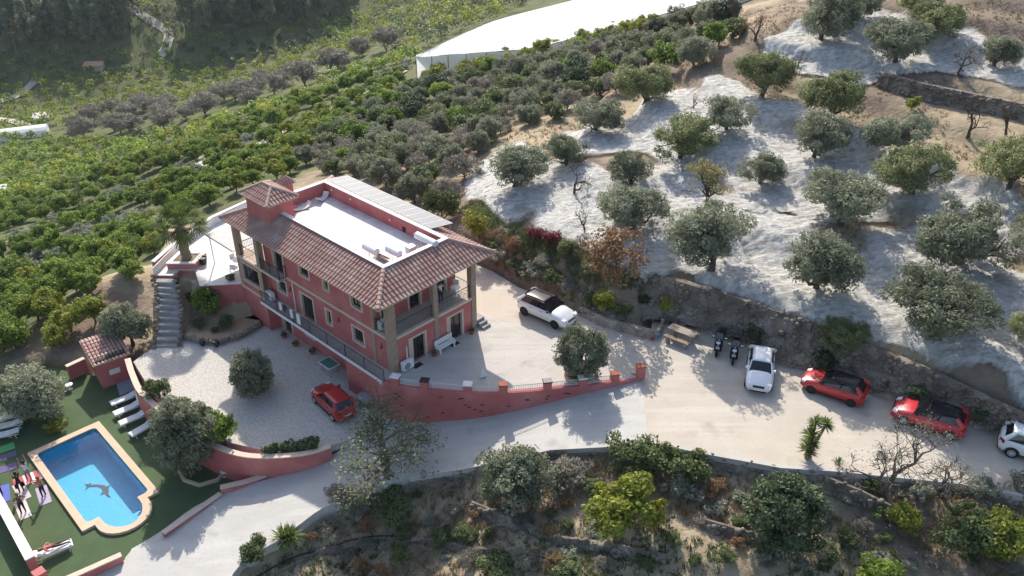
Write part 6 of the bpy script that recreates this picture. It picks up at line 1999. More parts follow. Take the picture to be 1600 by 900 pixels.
for x in (-.6, .6):
    MB().box(x - .05, x + .05, -.2, -.12, 0, .38).build('leg', M['white'], t)
    MB().box(x - .05, x + .05, .19, .27, 0, .86).build('leg', M['white'], t)
    MB().box(x - .04, x + .04, -.2, .2, .58, .62).build('armrest', M['white'], t)
for (u, v, lab) in ((-.45, 1.55, 'dark doormat before the glass door by the corner pillar'), (-.4, 4.75, 'dark doormat before the glass door beside the bench')):
    q_ = hp(u, v, .012)
    tag(MB().box(-.33, .33, -.2, .2, .002, .016).build('doormat', M['clad'], None, loc=q_, rz=H_ANG), lab, 'doormat')
t = tag(empty('warning_cone', at(754, 588, .012)), 'white triangular stand on the terrace floor', 'stand')
MB().lathe([(.28, 0), (.03, .62), (.01, .64)], 3).build('panel', M['white'], t); MB().lathe([(.3, 0), (.3, .02), (.01, .02)], 12).build('base', M['grey'], t)
# stone steps at the right corner of the villa
t = house_thing('stone_steps', .3, 7.55, .0, 0, 'grey stone steps at the right corner of the villa', 'steps')
for k in range(3): MB().box(-.35, .35, -.9 + k * .3, .6, .012 + k * .16, .165 + k * .16).build('step', M['step'], t)
# ring wall and olive at the terrace edge
p = at(908, 588, 0)
rg = tag(MB().lathe([(1.05, .005), (1.05, .32), (.85, .34), (.80, .15), (.01, .15)], 20).build('tree_ring', M['kerbstone'], None, loc=(p.x, p.y, 0)), 'round stone ring under the terrace olive', 'edging')
plant('ball', (p.x, p.y, .15), 1.0, 'bushy olive in the stone ring at the terrace edge', 'tree', sz=1.25)
plant('bush', (p.x - .35, p.y - .3, .15), .38, 'low bush at the foot of the terrace olive', 'bush')
# laundry and towels on the walkway rail
for (u, w, h, m_, lab) in ((9.4, .34, .62, CL['white'], 'white towel over the walkway rail nearest the door'), (8.6, .42, .75, CL['white'], 'large white towel hanging on the walkway rail'), (10.2, .3, .5, CL['navy'], 'navy cloth over the walkway rail'), (10.7, .32, .55, CL['white'], 'white cloth over the rail beside the navy one')):
    q_ = hp(u, -.97, 0)
    tag(MB().box(-.045, -.034, -w / 2, w / 2, .97 - h, .97).box(.034, .045, -w / 2, w / 2, .97 - h * .6, .97).box(-.045, .045, -w / 2, w / 2, .971, .98).build('hanging_towel', m_, None, loc=q_, rz=H_ANG), lab, 'towel')
# table tennis table, planters, scooter-like mower at the yard wall
q_ = at(514, 567, Z_YARD + .75)
t = tag(empty('green_table', (q_.x, q_.y, Z_YARD), R(-44)), 'green topped games table with white edge in the yard', 'table')
M['green'] = mat('green_top', (.06, .20, .16), .6)
MB().box(-.62, .62, -.45, .45, .70, .745).build('edge', M['white'], t)
MB().box(-.56, .56, -.39, .39, .746, .752).build('tabletop', M['green'], t)
for x in (-.45, .45):
    for y in (-.32, .32): MB().tube([(x, y, 0), (x, y, .70)], .03, 5).build('leg', M['grey'], t)
q_ = at(573, 633, Z_YARD)
t = tag(empty('round_barbecue', (q_.x, q_.y, Z_YARD + .005), R(20)), 'grey covered barbecue cart against the terrace wall', 'barbecue')
MB().lathe([(.5, 0), (.58, .1), (.55, .3), (.25, .42), (.01, .44)], 14, (0, 0, .45)).build('cover', M['grey'], t)
for k in range(4): MB().tube([(.42 * math.cos(k * 1.57), .42 * math.sin(k * 1.57), 0), (.36 * math.cos(k * 1.57), .36 * math.sin(k * 1.57), .5)], .03, 5).build('leg', M['iron'], t)
MB().box(-.45, -.05, -.85, -.5, .005, .25).build('tray', M['white'], t)
for (px, py, lab) in ((444, 527, 'terracotta pot by the basement door'), (462, 540, 'terracotta trough below the basement window'), (488, 552, 'terracotta pot nearest the games table')):
    q_ = at(px, py, Z_YARD)
    t = tag(empty('flower_pot', (q_.x, q_.y, Z_YARD)), lab, 'pot')
    MB().lathe([(.16, 0), (.24, .26), (.21, .26), (.19, .2), (.01, .2)], 12).build('pot', M['terracotta'], t)
    P, t_ = leaf_cloud(np.random.default_rng(px), np.array([(0, 0, .36), (.1, .05, .3)]), np.array([.2, .18]), 50, .11, .06)
    mesh_obj('plant', quads_mesh('plant', P, L_['brown'] if px == 462 else L_['bush'], t_), t)
# gallery furniture
round_table(hp(.9, 6.2, 2.5), .33, .62, 'small white table on the upper gallery')
chair(hp(1.35, 6.55, 2.5), H_ANG + R(200), 'white chair at the end of the upper gallery')
# pushchair in the dark corner behind the white topped wall
q_ = ground(24, 868)
t = tag(empty('pushchair', q_, R(30)), 'grey blue folded pushchair behind the white topped wall', 'pushchair')
MB().hexa([(-.3, -.22, .3), (.3, -.22, .3), (.3, .22, .3), (-.3, .22, .3), (-.42, -.2, .62), (.34, -.2, .42), (.34, .2, .42), (-.42, .2, .62)]).build('seat', mat('pushchair_cloth', (.14, .17, .22), .9), t)
for x in (-.3, .3):
    for y in (-.22, .22): MB().tube([(x, y * .9, .12), (x, y * 1.1, .12)], .12, 12).build('wheel', M['tyre'], t)
MB().tube([(.3, .2, .12), (-.3, .2, .75), (-.45, .2, .95), (-.45, -.2, .95), (-.3, -.2, .75), (.3, -.2, .12)], .018, 5).build('frame', M['grey'], t)
# ------------------------------------------------------------------ foreground slope below the road
for (k, px, py, w, hk, lab, cat) in (
    ('scrub', 812, 795, 140, 1.25, 'full grey-green olive standing below the ramp', 'tree'),
    ('bare_leaf', 615, 764, 235, .5, 'spreading half bare almond tree at the ramp edge', 'tree'),
    ('lime', 958, 828, 125, 1.0, 'bright yellow-green tree below the parking', 'tree'),
    ('yellow', 1018, 822, 52, 1.5, 'thin yellowing shrub beside the yellow-green tree', 'bush'),
    ('dark', 1212, 850, 140, 1.05, 'tall very dark evergreen bush below the parking', 'bush'),
    ('bare_pale', 1372, 772, 150, .95, 'pale bare tree reaching over the lower road edge', 'tree'),
    ('bare_pale', 1470, 775, 110, .8, 'smaller bare tree beside the pale bare tree', 'tree'),
    ('lime', 1405, 828, 66, .9, 'round yellow-green bush below the pale bare tree', 'bush'),
    ('bush', 1495, 850, 120, 1.0, 'wide green tree at the lower right', 'tree'),
    ('lime', 1555, 862, 90, 1.0, 'yellow-green tree in the lower right corner', 'tree'),
    ('citrus', 1365, 915, 80, .9, 'bright green bush cut by the bottom edge', 'bush'),
    ('bush', 1290, 872, 46, .8, 'small leafy bush under the dark evergreen', 'bush'),
    ('silver', 1585, 770, 60, 1.2, 'pale silvery shrub at the right edge of the road', 'bush'),
    ('silver', 1530, 775, 60, 1.2, 'pale shrub between the bare tree and the right edge', 'bush'),
    ('silver', 1440, 780, 44, 1.2, 'tuft of pale twigs under the bare tree', 'bush'),
    ('bush', 400, 872, 60, 1.1, 'round bush at the bend of the ramp', 'bush'),
    ('bush', 692, 850, 50, .9, 'dark shrub on the stony slope', 'bush'),
    ('bush', 725, 845, 46, .8, 'leafy shrub beside the dark one on the stony slope', 'bush'),
    ('bush', 1000, 760, 70, .9, 'feathery green bush below the ivy', 'bush'),
    ('silver', 1050, 770, 54, 1.1, 'grey-green thistle bush on the dry bank', 'bush'),
    ('grey', 560, 800, 60, .7, 'tangle of bare grey undergrowth below the almond', 'bush'),
    ('bush', 620, 800, 90, .6, 'dark green undergrowth below the almond trunk', 'bush'),
    ('grey', 535, 785, 60, .8, 'grey twiggy bush on the ramp edge', 'bush'),
    ('bush', 780, 895, 80, .5, 'low green growth at the bottom edge', 'bush'),
    ('bush', 890, 895, 70, .5, 'lime green low growth at the bottom edge', 'bush'),
    ('grey', 900, 745, 80, .6, 'dry grey bush under the road wall', 'bush'),
    ('brown', 1110, 770, 50, .7, 'dry brown bush on the bank', 'bush'),
    ('brown', 1180, 800, 40, .7, 'dry brown tuft beside the dark evergreen', 'bush'),
    ('silver', 1185, 880, 34, 1.4, 'thin pale plant on the dry bank', 'bush')):
    plant_px(k, px, py, w, lab, cat, None, hk)
# scrub over the slope: each bush its own
rng = np.random.default_rng(19)
SP0 = []
for (k, n, w, lab) in (('grey', 26, 1.5, 'small grey twiggy bush on the slope below the road'), ('bush', 24, 1.2, 'small green bush on the slope below the road'), ('silver', 22, 1.3, 'small silvery shrub on the slope below the road'), ('brown', 14, 1.2, 'small dry brown bush on the slope below the road')):
    for i in range(n):
        for _ in range(30):
            px_, py_ = rng.uniform(470, 1600), rng.uniform(745, 898)
            if py_ < 760 + (px_ < 640) * 30: continue
            g = ground(px_, py_)
            if in_poly(np.array([g.x]), np.array([g.y]), RAMP_POLY)[0] or g.z > -.6 or any((g - q_).length < 1.0 for q_ in SP0): continue
            SP0.append(g); break
        else: continue
        s = w * rng.uniform(.6, 1.3) / {'grey': 4.5, 'bush': 3.1, 'silver': 2.5, 'brown': 4.1}[k]
        plant(k, g, s, lab, 'bush', {'grey': 'grey', 'bush': 'green', 'silver': 'silvery', 'brown': 'brown'}[k] + ' bushes on the lower slope', sz=s * .8)
# ivy on the road edge
rng = np.random.default_rng(31)
cc = []
for i in range(95):
    px_ = rng.uniform(955, 1105); q_ = at(px_, lerp(692, 722, (px_ - 955) / 150) + rng.uniform(-6, 26), -.2)
    cc.append((q_.x, q_.y, rng.uniform(-.7, .35)))
P, t_ = leaf_cloud(rng, np.array(cc), rng.uniform(.28, .5, len(cc)), 70, .17, .11)
tag(mesh_obj('ivy_hedge', quads_mesh('ivy_hedge', P, L_['bush'], t_)), 'long green creeper spilling over the road edge', 'hedge')
# spiky plants
def rosette(mb_list, rng, c, n, ln, w, up=.2):
    for i in range(n):
        a = rng.uniform(0, 2 * PI); el = rng.uniform(-.25, 1.3) + up
        d = np.array([math.cos(a) * math.cos(el), math.sin(a) * math.cos(el), math.sin(el)])
        s = np.cross(d, [0, 0, 1]); s /= np.linalg.norm(s) + 1e-6
        L = ln * rng.uniform(.75, 1.1); m_ = c + d * L * .5; e = c + d * L - np.array([0, 0, .12 * L])
        mb_list.append([c - s * w * .4, m_ - s * w, e, m_ + s * w])
def yucca(px, py, heads, label):
    g = ground(px, py)
    t = tag(empty('yucca', g), label, 'yucca')
    rng = np.random.default_rng(px); P = []
    mb = MB()
    for (x, y, z, n, ln) in heads:
        mb.tube([(0, 0, -.2), (x * .5, y * .5, z * .6), (x, y, z)], [.13, .1, .07], 6)
        rosette(P, rng, np.array([x, y, z]), n, ln, .035)
    mb.build('trunk', M['palmbark'], t)
    P = np.array(P); mesh_obj('leaves', quads_mesh('leaves', P, L_['palm'], rng.uniform(.2, .9, len(P))), t)
yucca(1258, 724, [(0, 0, .8, 120, .75), (.05, 0, 1.35, 110, .7), (-.05, 0, 1.9, 100, .7), (.1, .1, 2.6, 90, .65), (.65, .1, 2.45, 90, .65)], 'tall yucca with several leaf heads at the lower road edge')
yucca(1308, 730, [(0, 0, .15, 60, .55)], 'small spiky rosette beside the tall yucca')
yucca(447, 852, [(0, 0, .25, 190, 1.05), (.3, .1, .35, 120, .9)], 'bright spiky palm bush at the bend of the ramp')
# stones, rubble and dry grass strewn over the slope
def scatter(poly, n, rng):
    P = np.array(poly, float); x0, y0 = P.min(0); x1, y1 = P.max(0)
    out = []
    while len(out) < n:
        x, y = rng.uniform(x0, x1, 4000), rng.uniform(y0, y1, 4000)
        k = in_poly(x, y, poly); out += list(zip(x[k], y[k]))
    return np.array(out[:n])
SLOPE = [(x, y - .9) for (x, y) in RAMP_LOW[2:]] [::-1] + [(x, y - .9) for (x, y) in DRIVE_LOW[::-1]] + [(48, 10), (0, 12), (-14, 20)]
SLOPE = [(p[0], p[1]) for p in RAMP_LOW[::-1][1:]] + [(x, y) for (x, y) in DRIVE_LOW[::-1]] + [(48, 12), (-12, 12)]
S_ = scatter(SLOPE, 3200, rng); S_ = S_[(poly_dist(S_[:, 0], S_[:, 1], SLOPE) > .5)]
dn = fbm(S_[:, 0], S_[:, 1], 4, 77, 3)
S_ = S_[dn > .05]
o = stone_mass('loose_stones', np.stack([S_[:, 0], S_[:, 1], zt(S_[:, 0], S_[:, 1]) + .02], 1), rng.uniform(.03, .15, len(S_)), M['stone'], None, 3)
tag(o, 'loose stones scattered over the slope below the road', 'stones')
def tufts(name, XY, ln, wd, leaf, label, blades=7, cat='grass', seed=1):
    rng = np.random.default_rng(seed)
    n = len(XY); Z = zt(XY[:, 0], XY[:, 1])
    B = np.repeat(np.stack([XY[:, 0], XY[:, 1], Z - .03], 1), blades, 0)
    m_ = len(B)
    B[:, :2] += rng.normal(size=(m_, 2)) * .09
    d = rng.normal(size=(m_, 3)) * .45; d[:, 2] = 1; d /= np.linalg.norm(d, axis=1)[:, None]
    L = (ln * rng.uniform(.5, 1.2, m_))[:, None]
    s = np.cross(d, rng.normal(size=(m_, 3))); s /= np.linalg.norm(s, axis=1)[:, None]
    P = np.stack([B - s * wd, B + s * wd, B + d * L * .6 + s * wd * .7, B + d * L], 1)
    tint = np.clip(np.repeat(.5 + .35 * vnoise(XY[:, 0], XY[:, 1], 3, seed), blades) + rng.normal(size=m_) * .15, 0, 1)
    o = mesh_obj(name, quads_mesh(name, P, L_[leaf], tint))
    return tag(o, label, cat, kind='stuff')
S_ = scatter(SLOPE, 14000, rng); S_ = S_[poly_dist(S_[:, 0], S_[:, 1], SLOPE) > .3]
a = fbm(S_[:, 0], S_[:, 1], 5, 90, 3)
tufts('dry_grass', S_[a > -.1], .36, .032, 'straw', 'dry straw grass over the slope below the road', 8, seed=2)
tufts('green_weeds', S_[(a < -.3)], .30, .035, 'bush', 'green weeds between the stones below the road', 8, seed=3)
XB = scatter([tuple(ground(*p)[:2]) for p in ((715, 330), (760, 300), (830, 350), (960, 415), (1100, 450), (1250, 495), (1400, 560), (1600, 655), (1600, 675), (1440, 630), (1290, 580), (1160, 530), (1030, 500), (900, 480), (810, 440), (760, 400))], 4200, rng)
a = fbm(XB[:, 0], XB[:, 1], 3, 92, 3)
tufts('bank_weeds', XB[a > .0], .34, .034, 'straw', 'dry weeds over the stone bank above the drive', 7, seed=5)
tufts('bank_greens', XB[a < -.15], .30, .036, 'bush', 'green weeds over the stone bank above the drive', 7, seed=6)
OR = [tuple(ground(*p)[:2]) for p in ((700, 330), (735, 250), (900, 150), (1050, 85), (1170, 20), (1400, 2), (1750, 5), (1780, 720), (1600, 650), (1250, 490), (960, 412), (790, 345))]
XO = scatter(OR, 9000, rng)
a = fbm(XO[:, 0], XO[:, 1], 6, 95, 3)
XO = XO[(a > .15)]
tufts('orchard_grass', XO, .26, .035, 'straw', 'dry grass between the olive trees', 6, seed=7)

# ------------------------------------------------------------------ thicket behind the villa and the slopes to the valley
class Spread:
    def __init__(self): self.c = {}
    def ok(self, x, y, d):
        for i in range(int(x // 6) - 1, int(x // 6) + 2):
            for j in range(int(y // 6) - 1, int(y // 6) + 2):
                for (a, b_, e) in self.c.get((i, j), ()):
                    if (a - x) ** 2 + (b_ - y) ** 2 < (.5 * (d + e)) ** 2: return False
        self.c.setdefault((int(x // 6), int(y // 6)), []).append((x, y, d))
        return True
SP = Spread()
ROW_A, ROW_B = ground(60, 380), ground(560, 150)
ROW_N = Vector((-(ROW_B.y - ROW_A.y), ROW_B.x - ROW_A.x, 0)).normalized()
def in_row(g, pitch, width):
    q_ = ((g - ROW_A).dot(ROW_N) + 1.2 * float(vnoise(g.x, g.y, 22, 33))) / pitch
    return (q_ - math.floor(q_)) < width
def zone(poly, tries, spacing, rng, margin=True, rows=None):
    """places inside a measured outline, kept apart in metres on the ground"""
    xs_ = [p[0] for p in poly]; ys_ = [p[1] for p in poly]; out = []
    px_ = rng.uniform(min(xs_), max(xs_), tries); py_ = rng.uniform(min(ys_), max(ys_), tries)
    k = in_poly(px_, py_, poly)
    for x, y in zip(px_[k], py_[k]):
        g = ground(x, y)
        if margin and (in_poly(np.array([g.x]), np.array([g.y]), PLATEAU)[0] or in_poly(np.array([g.x]), np.array([g.y]), LAWN)[0]): continue
        d = spacing * rng.uniform(.85, 1.25)
        if rows and not in_row(g, *rows): continue
        if SP.ok(g.x, g.y, d): out.append((g, d))
    return out
rng = np.random.default_rng(44)
THICK = [(470, 262), (540, 205), (650, 145), (760, 118), (850, 92), (960, 72), (1060, 38), (1120, 18), (1150, 60), (1090, 100), (1010, 122), (930, 160), (860, 190), (770, 225), (735, 270), (700, 310), (650, 320), (600, 300), (520, 275)]
KIN = {'scrub': ('grey-green wild olive in the thicket behind the villa', 'wild olives of the thicket'), 'bush': ('dull green bush in the thicket behind the villa', 'green bushes of the thicket'), 'olive': ('grey-green wild olive in the thicket behind the villa', 'wild olives of the thicket'), 'grey': ('bare greyish bush in the thicket behind the villa', 'grey bushes of the thicket'), 'dark': ('dark evergreen bush in the thicket behind the villa', 'dark bushes of the thicket'), 'citrus': ('leafy green tree in the thicket behind the villa', 'green trees of the thicket')}
W0 = {'scrub': 4.8, 'olive': 5.3, 'olive_y': 5.3, 'citrus': 3.5, 'lime': 3.3, 'bush': 3.1, 'dark': 4.0, 'grey': 4.5, 'silver': 2.5, 'brown': 4.1, 'pine': 7.0, 'yellow': 2.6}
for g, d in zone(THICK, 4200, 2.35, rng):
    k = rng.choice(['bush', 'scrub', 'grey', 'dark', 'citrus'], p=[.30, .38, .17, .07, .08])
    s = d * 1.45 / W0[k]
    plant(k, g, s, KIN[k][0], 'bush' if k in ('bush', 'grey', 'dark') else 'tree', KIN[k][1], sz=s * (1.2 if k == 'scrub' else 1))
# strip of bright shrubs under the netted greenhouse
for g, d in zone([(655, 150), (760, 118), (880, 92), (1000, 62), (1110, 22), (1125, 5), (1090, 10), (980, 50), (880, 78), (760, 105), (655, 132)], 900, 2.4, rng):
    plant('lime', g, d * 1.25 / 3.3, 'bright yellow-green shrub along the foot of the netted greenhouse', 'bush', 'shrubs under the netted greenhouse')

# tamarisk belt, silver herb strips, individual citrus
TAM = [(120, 195), (175, 170), (260, 175), (330, 160), (420, 130), (480, 112), (560, 85), (600, 70), (610, 88), (540, 112), (470, 140), (400, 165), (330, 180), (270, 205), (200, 222), (130, 222)]
for g, d in zone(TAM, 420, 6.0, rng):
    s = d * 1.3 / 4.5
    plant('grey', g, s, 'grey leafless bush in the belt across the valley orchards', 'bush', 'grey bushes across the valley')
SIL = [[(-60, 400), (0, 375), (100, 335), (230, 285), (330, 248), (440, 200), (560, 140), (640, 95), (640, 112), (560, 158), (440, 216), (330, 266), (230, 302), (100, 355), (0, 400), (-60, 425)],
       [(0, 430), (130, 365), (230, 335), (235, 350), (140, 385), (0, 455)]]
for pl_ in SIL:
    for g, d in zone(pl_, 900, 2.1, rng):
        s = d * 1.2 / 2.5
        plant('silver', g, s, 'low silvery shrub in the strips between the citrus rows', 'bush', 'silver shrubs between the citrus rows')
FIELD1 = [(-140, 440), (0, 400), (140, 335), (330, 255), (470, 190), (640, 108), (655, 140), (560, 215), (480, 272), (420, 285), (350, 318), (300, 330), (250, 385), (215, 425), (150, 470), (120, 515), (60, 545), (-40, 575), (-140, 600)]
FIELD2 = [(-140, 225), (0, 215), (120, 222), (200, 225), (270, 210), (340, 185), (420, 165), (480, 145), (560, 112), (640, 82), (650, 95), (560, 140), (440, 198), (330, 246), (230, 284), (100, 334), (0, 374), (-140, 420)]
spots = zone(FIELD1, 9000, 1.9, rng, rows=(5.0, .6)) + zone(FIELD2, 15000, 2.3, rng, rows=(6.0, .6))
spots.sort(key=lambda s: s[0].length_squared)
CT = []
for (px, py, w, k, lab) in ((165, 415, 60, 'citrus', 'citrus tree straight below the palm on the slope'), (120, 455, 64, 'citrus', 'large citrus tree in the slope above the pool shed'), (60, 500, 66, 'lime', 'yellow-green citrus tree above the left end of the pool lawn'), (150, 505, 60, 'lime', 'yellow-green citrus tree directly behind the pool shed'), (25, 545, 66, 'citrus', 'green citrus tree nearest the broad pool olive at the left edge'), (95, 540, 52, 'lime', 'small yellowish citrus beside the short red wall'), (205, 440, 44, 'citrus', 'small citrus tree beside the top of the stone stairs'), (30, 440, 58, 'citrus', 'citrus tree at the left edge above the yellow-green one'), (215, 395, 40, 'citrus', 'small citrus just outside the terrace parapet')):
    plant_px(k, px, py, w, lab, 'tree', 'citrus trees close below the terrace')
far = []
for i, (g, d) in enumerate(spots):
    if i < 290:
        k = 'citrus' if rng.random() < .8 else 'lime'
        s = d * 1.45 / W0[k]
        plant(k, g, s, 'green citrus tree in the close planted slope below the villa', 'tree', 'citrus trees on the slope', parts=(i < 120))
    else: far.append((g, d * 1.4))


def crown_mass(name, items, leaf, label, per=70, ln=.55, wd=.34, flat=.85, seed=1, cat='trees', h=.85):
    """far trees that read as one mass"""
    rng = np.random.default_rng(seed)
    Ps, Ts = [], []
    for (g, d) in items:
        r = d * .5
        nc = 6
        c_ = rng.normal(size=(nc, 3)); c_ /= np.linalg.norm(c_, axis=1)[:, None]; c_[:, 2] = np.abs(c_[:, 2])
        c_ = c_ * r * np.array([.55, .55, .5 * h]) + np.array([g.x, g.y, g.z + r * .75 * h])
        P, t = leaf_cloud(rng, c_, np.full(nc, r * .52), per // nc, ln, wd, flat=flat)
        Ps.append(P); Ts.append(np.clip(t + rng.normal() * .13, 0, 1))
    o = mesh_obj(name, quads_mesh(name, np.concatenate(Ps), L_[leaf], np.concatenate(Ts)))
    return tag(o, label, cat, kind='stuff')
lim = [s for i, s in enumerate(far) if i % 5 == 0]; cit = [s for i, s in enumerate(far) if i % 5]
crown_mass('citrus_grove', cit, 'citrus', 'dense green citrus grove filling the valley slope', 120, seed=4)
crown_mass('young_citrus_grove', lim, 'lime', 'lighter young citrus trees mixed into the grove', 110, seed=5)
# valley floor orchards and woods
VAL = [(-120, 150), (0, 145), (110, 130), (240, 118), (350, 105), (470, 85), (560, 45), (600, 60), (560, 84), (470, 112), (340, 155), (260, 172), (175, 168), (110, 198), (0, 215), (-120, 225)]
vs = zone(VAL, 5000, 3.6, rng)
crown_mass('valley_orchard', [(g, d * 1.15) for g, d in vs[::2] + vs[1::4]], 'lime', 'yellow-green orchard trees on the valley floor', 84, .6, .4, seed=6)
crown_mass('valley_scrub', [(g, d * 1.15) for g, d in vs[3::4]], 'citrus', 'green orchard trees on the valley floor', 84, .6, .4, seed=7)
UPC = [(560, 40), (600, -10), (840, -10), (800, 20), (700, 60), (650, 82), (600, 62)]
vs = zone(UPC, 3500, 3.4, rng)
crown_mass('hill_scrub', [(g, d * 1.35) for g, d in vs[::3]], 'lime', 'yellow-green scrub on the slope beside the greenhouse', 90, .55, .36, seed=8)
crown_mass('hill_bushes', [(g, d * 1.35) for g, d in vs[1::3] + vs[2::3]], 'bush', 'green scrub on the slope beside the greenhouse', 90, .55, .36, seed=9)
MIDC = [(250, 112), (280, 85), (360, 70), (540, 55), (560, 40), (470, 88), (350, 108)]
vs = zone(MIDC, 2000, 4.5, rng)
crown_mass('riverside_scrub', [(g, d * .8) for g, d in vs], 'dark', 'dark scrub along the valley stream', 90, .7, .45, seed=10)
FARS = [(-60, 92), (150, 88), (250, 88), (225, 40), (205, 12), (260, 10), (275, 60), (330, 66), (560, 22), (560, 44), (470, 86), (350, 106), (240, 118), (-60, 146)]
vs = zone(FARS, 5000, 3.6, rng)
crown_mass('far_bushes', [(g, d * 1.2) for g, d in vs[::2]], 'bush', 'green bushes dotted below the far wood', 84, .7, .45, seed=14)
crown_mass('far_scrub', [(g, d * 1.15) for g, d in vs[1::2]], 'citrus', 'olive green scrub dotted below the far wood', 84, .7, .45, seed=15)
# pines on the far slope: the near edge one by one, the wood behind as a mass
PIN = [(-60, 92), (0, 88), (110, 82), (190, 66), (215, 40), (200, -40), (-60, -60)]
PIN2 = [(275, 70), (300, 30), (330, -40), (560, -40), (540, 20), (430, 48), (330, 66)]
pc = 0
for pl_, sp in ((PIN, 4.4), (PIN2, 5.0)):
    vs = zone(pl_, 1800, sp, rng)
    vs.sort(key=lambda s: s[0].y)
    for g, d in vs[:140]:
        s = d * 1.4 / 7.0 * rng.uniform(.9, 1.25)
        plant('pine', g, s, 'tall pine at the front of the wood across the valley' if pl_ is PIN else 'dark pine on the shaded slope across the valley', 'tree', 'pines across the valley' if pl_ is PIN else 'pines on the shaded slope', sz=s * 1.15)
BACK = [(-330, 455, 0), (230, 455, 0)]
XW = rng.uniform(-300, 60, 900); YW_ = rng.uniform(285, 440, 900)
items = []
for x, y in zip(XW, YW_):
    g = Vector((x, y, float(zt(x, y))))
    if SP.ok(x, y, 7): items.append((g, rng.uniform(6.5, 9)))
crown_mass('far_wood', items, 'pine', 'dark wood covering the far hillside', 96, 1.1, .6, seed=12, h=1.3)

# ------------------------------------------------------------------ netted greenhouse on the crest
gh = tag(empty('netted_greenhouse', (0, 0, 0)), 'long white netted greenhouse along the crest', 'greenhouse')
m = bpy.data.materials.new('white_netting'); m.use_nodes = True
nt = m.node_tree; b = nt.nodes['Principled BSDF']; b.inputs['Base Color'].default_value = (.88, .88, .87, 1); b.inputs['Roughness'].default_value = .9
tl = nt.nodes.new('ShaderNodeBsdfTranslucent'); tl.inputs[0].default_value = (.85, .85, .84, 1)
ms = nt.nodes.new('ShaderNodeMixShader'); ms.inputs[0].default_value = .35
nt.links.new(b.outputs[0], ms.inputs[1]); nt.links.new(tl.outputs[0], ms.inputs[2]); nt.links.new(ms.outputs[0], nt.nodes['Material Output'].inputs['Surface'])
M['netting'] = m
FE = [at(650, 90, -5.2), at(700, 86, -5.0), at(760, 82, -4.8), at(836, 75, -4.4), at(920, 54, -3.4), at(1010, 30, -2.2), at(1116, 0, -.8), at(1250, -38, .8)]
BE = [at(652, 88, -5.2), at(700, 65, -5.4), at(740, 47, -5.6), at(784, 30, -5.4), at(892, 2, -5.0), at(960, -16, -4.6), at(1060, -42, -4.0), at(1200, -75, -3.0)]
FE_, BE_ = smooth_path(FE, 4), smooth_path(BE, 4)
mb = MB(); NCR = 10
for i in range(len(FE_)):
    for k in range(NCR + 1):
        p = FE_[i].lerp(BE_[i], k / NCR)
        mb.v.append((p.x, p.y, p.z + .22 * math.cos(i * PI / 2) * (0 < k < NCR) + .12 * math.cos(k * PI)))
for i in range(len(FE_) - 1):
    for k in range(NCR):
        a = i * (NCR + 1) + k
        mb.f.append((a, a + NCR + 1, a + NCR + 2, a + 1)); mb.m.append(0)
mb.build('roof_net', M['netting'], gh, smooth=True)
for i in range(len(FE_) - 1):
    p, q_ = FE_[i], FE_[i + 1]
    zp, zq = float(zt(p.x, p.y)) - .2, float(zt(q_.x, q_.y)) - .2
    MB().add([(p.x, p.y, zp), (q_.x, q_.y, zq), (q_.x, q_.y, q_.z), (p.x, p.y, p.z)], [(0, 1, 2, 3)]).build('side_net', M['netting'], gh)
    if i % 2 == 0: MB().tube([(p.x, p.y - .08, zp), (p.x, p.y - .08, p.z + .1)], .07, 5).build('post', M['grey'], gh)
p, q_ = FE_[0], FE_[0] + Vector((-3.0, 9.0, 0))
# small plastic greenhouse, sheds, track and poles in the valley
def shed(px, py, w, d, h, wall, roof, label, rz=0.0, ridge=.6, cat='shed'):
    g = ground(px, py)
    t = tag(empty('valley_shed', (g.x, g.y, g.z), rz), label, cat)
    MB().box(-w / 2, w / 2, -d / 2, d / 2, -1, h).build('wall', wall, t)
    MB().hexa([(-w / 2 - .2, -d / 2 - .3, h), (w / 2 + .2, -d / 2 - .3, h), (w / 2 + .2, d / 2 + .3, h + ridge), (-w / 2 - .2, d / 2 + .3, h + ridge), (-w / 2 - .2, -d / 2 - .3, h + .15), (w / 2 + .2, -d / 2 - .3, h + .15), (w / 2 + .2, d / 2 + .3, h + ridge + .15), (-w / 2 - .2, d / 2 + .3, h + ridge + .15)]).build('roof', roof, t)
    MB().box(-.5, .5, -d / 2 - .04, -d / 2 + .02, 0, min(2, h - .3)).build('door', M['grey'], t)
    return t
M['pale_tin'] = mat('pale_sheet_roof', (.62, .60, .57), .6, (.52, .50, .47), .6)
shed(148, 109, 5.5, 3, 1.2, M['cream'], mat('orange_tile', (.42, .24, .15), .9), 'low shed with pale orange roof on the valley floor', R(6))
shed(66, 188, 4, 3, .9, M['white'], M['pale_tin'], 'small pale roofed shed beside the valley track', R(20))
g = ground(15, 218)
t = tag(empty('plastic_tunnel', g, R(22)), 'white plastic tunnel greenhouse at the left edge', 'greenhouse')
mb = MB(); n = 8
for i in range(2):
    for k in range(n + 1):
        a = PI * k / n; mb.v.append((-12 + 21 * i, 3.2 * math.cos(a), .4 + 2.3 * math.sin(a)))
for k in range(n): mb.f.append((k, k + 1, n + 2 + k, n + 1 + k)); mb.m.append(0)
mb.f += [tuple(range(n + 1))[::-1], tuple(range(n + 1, 2 * n + 2))]; mb.m += [0, 0]
mb.build('cover', M['netting'], t)
MB().box(-12, 9, -3.2, 3.2, -1.5, .45).build('base', M['white'], t)
g = ground(0, 305)
t = tag(empty('plastic_tunnel', g, R(22)), 'corner of a second white tunnel at the left edge', 'greenhouse')
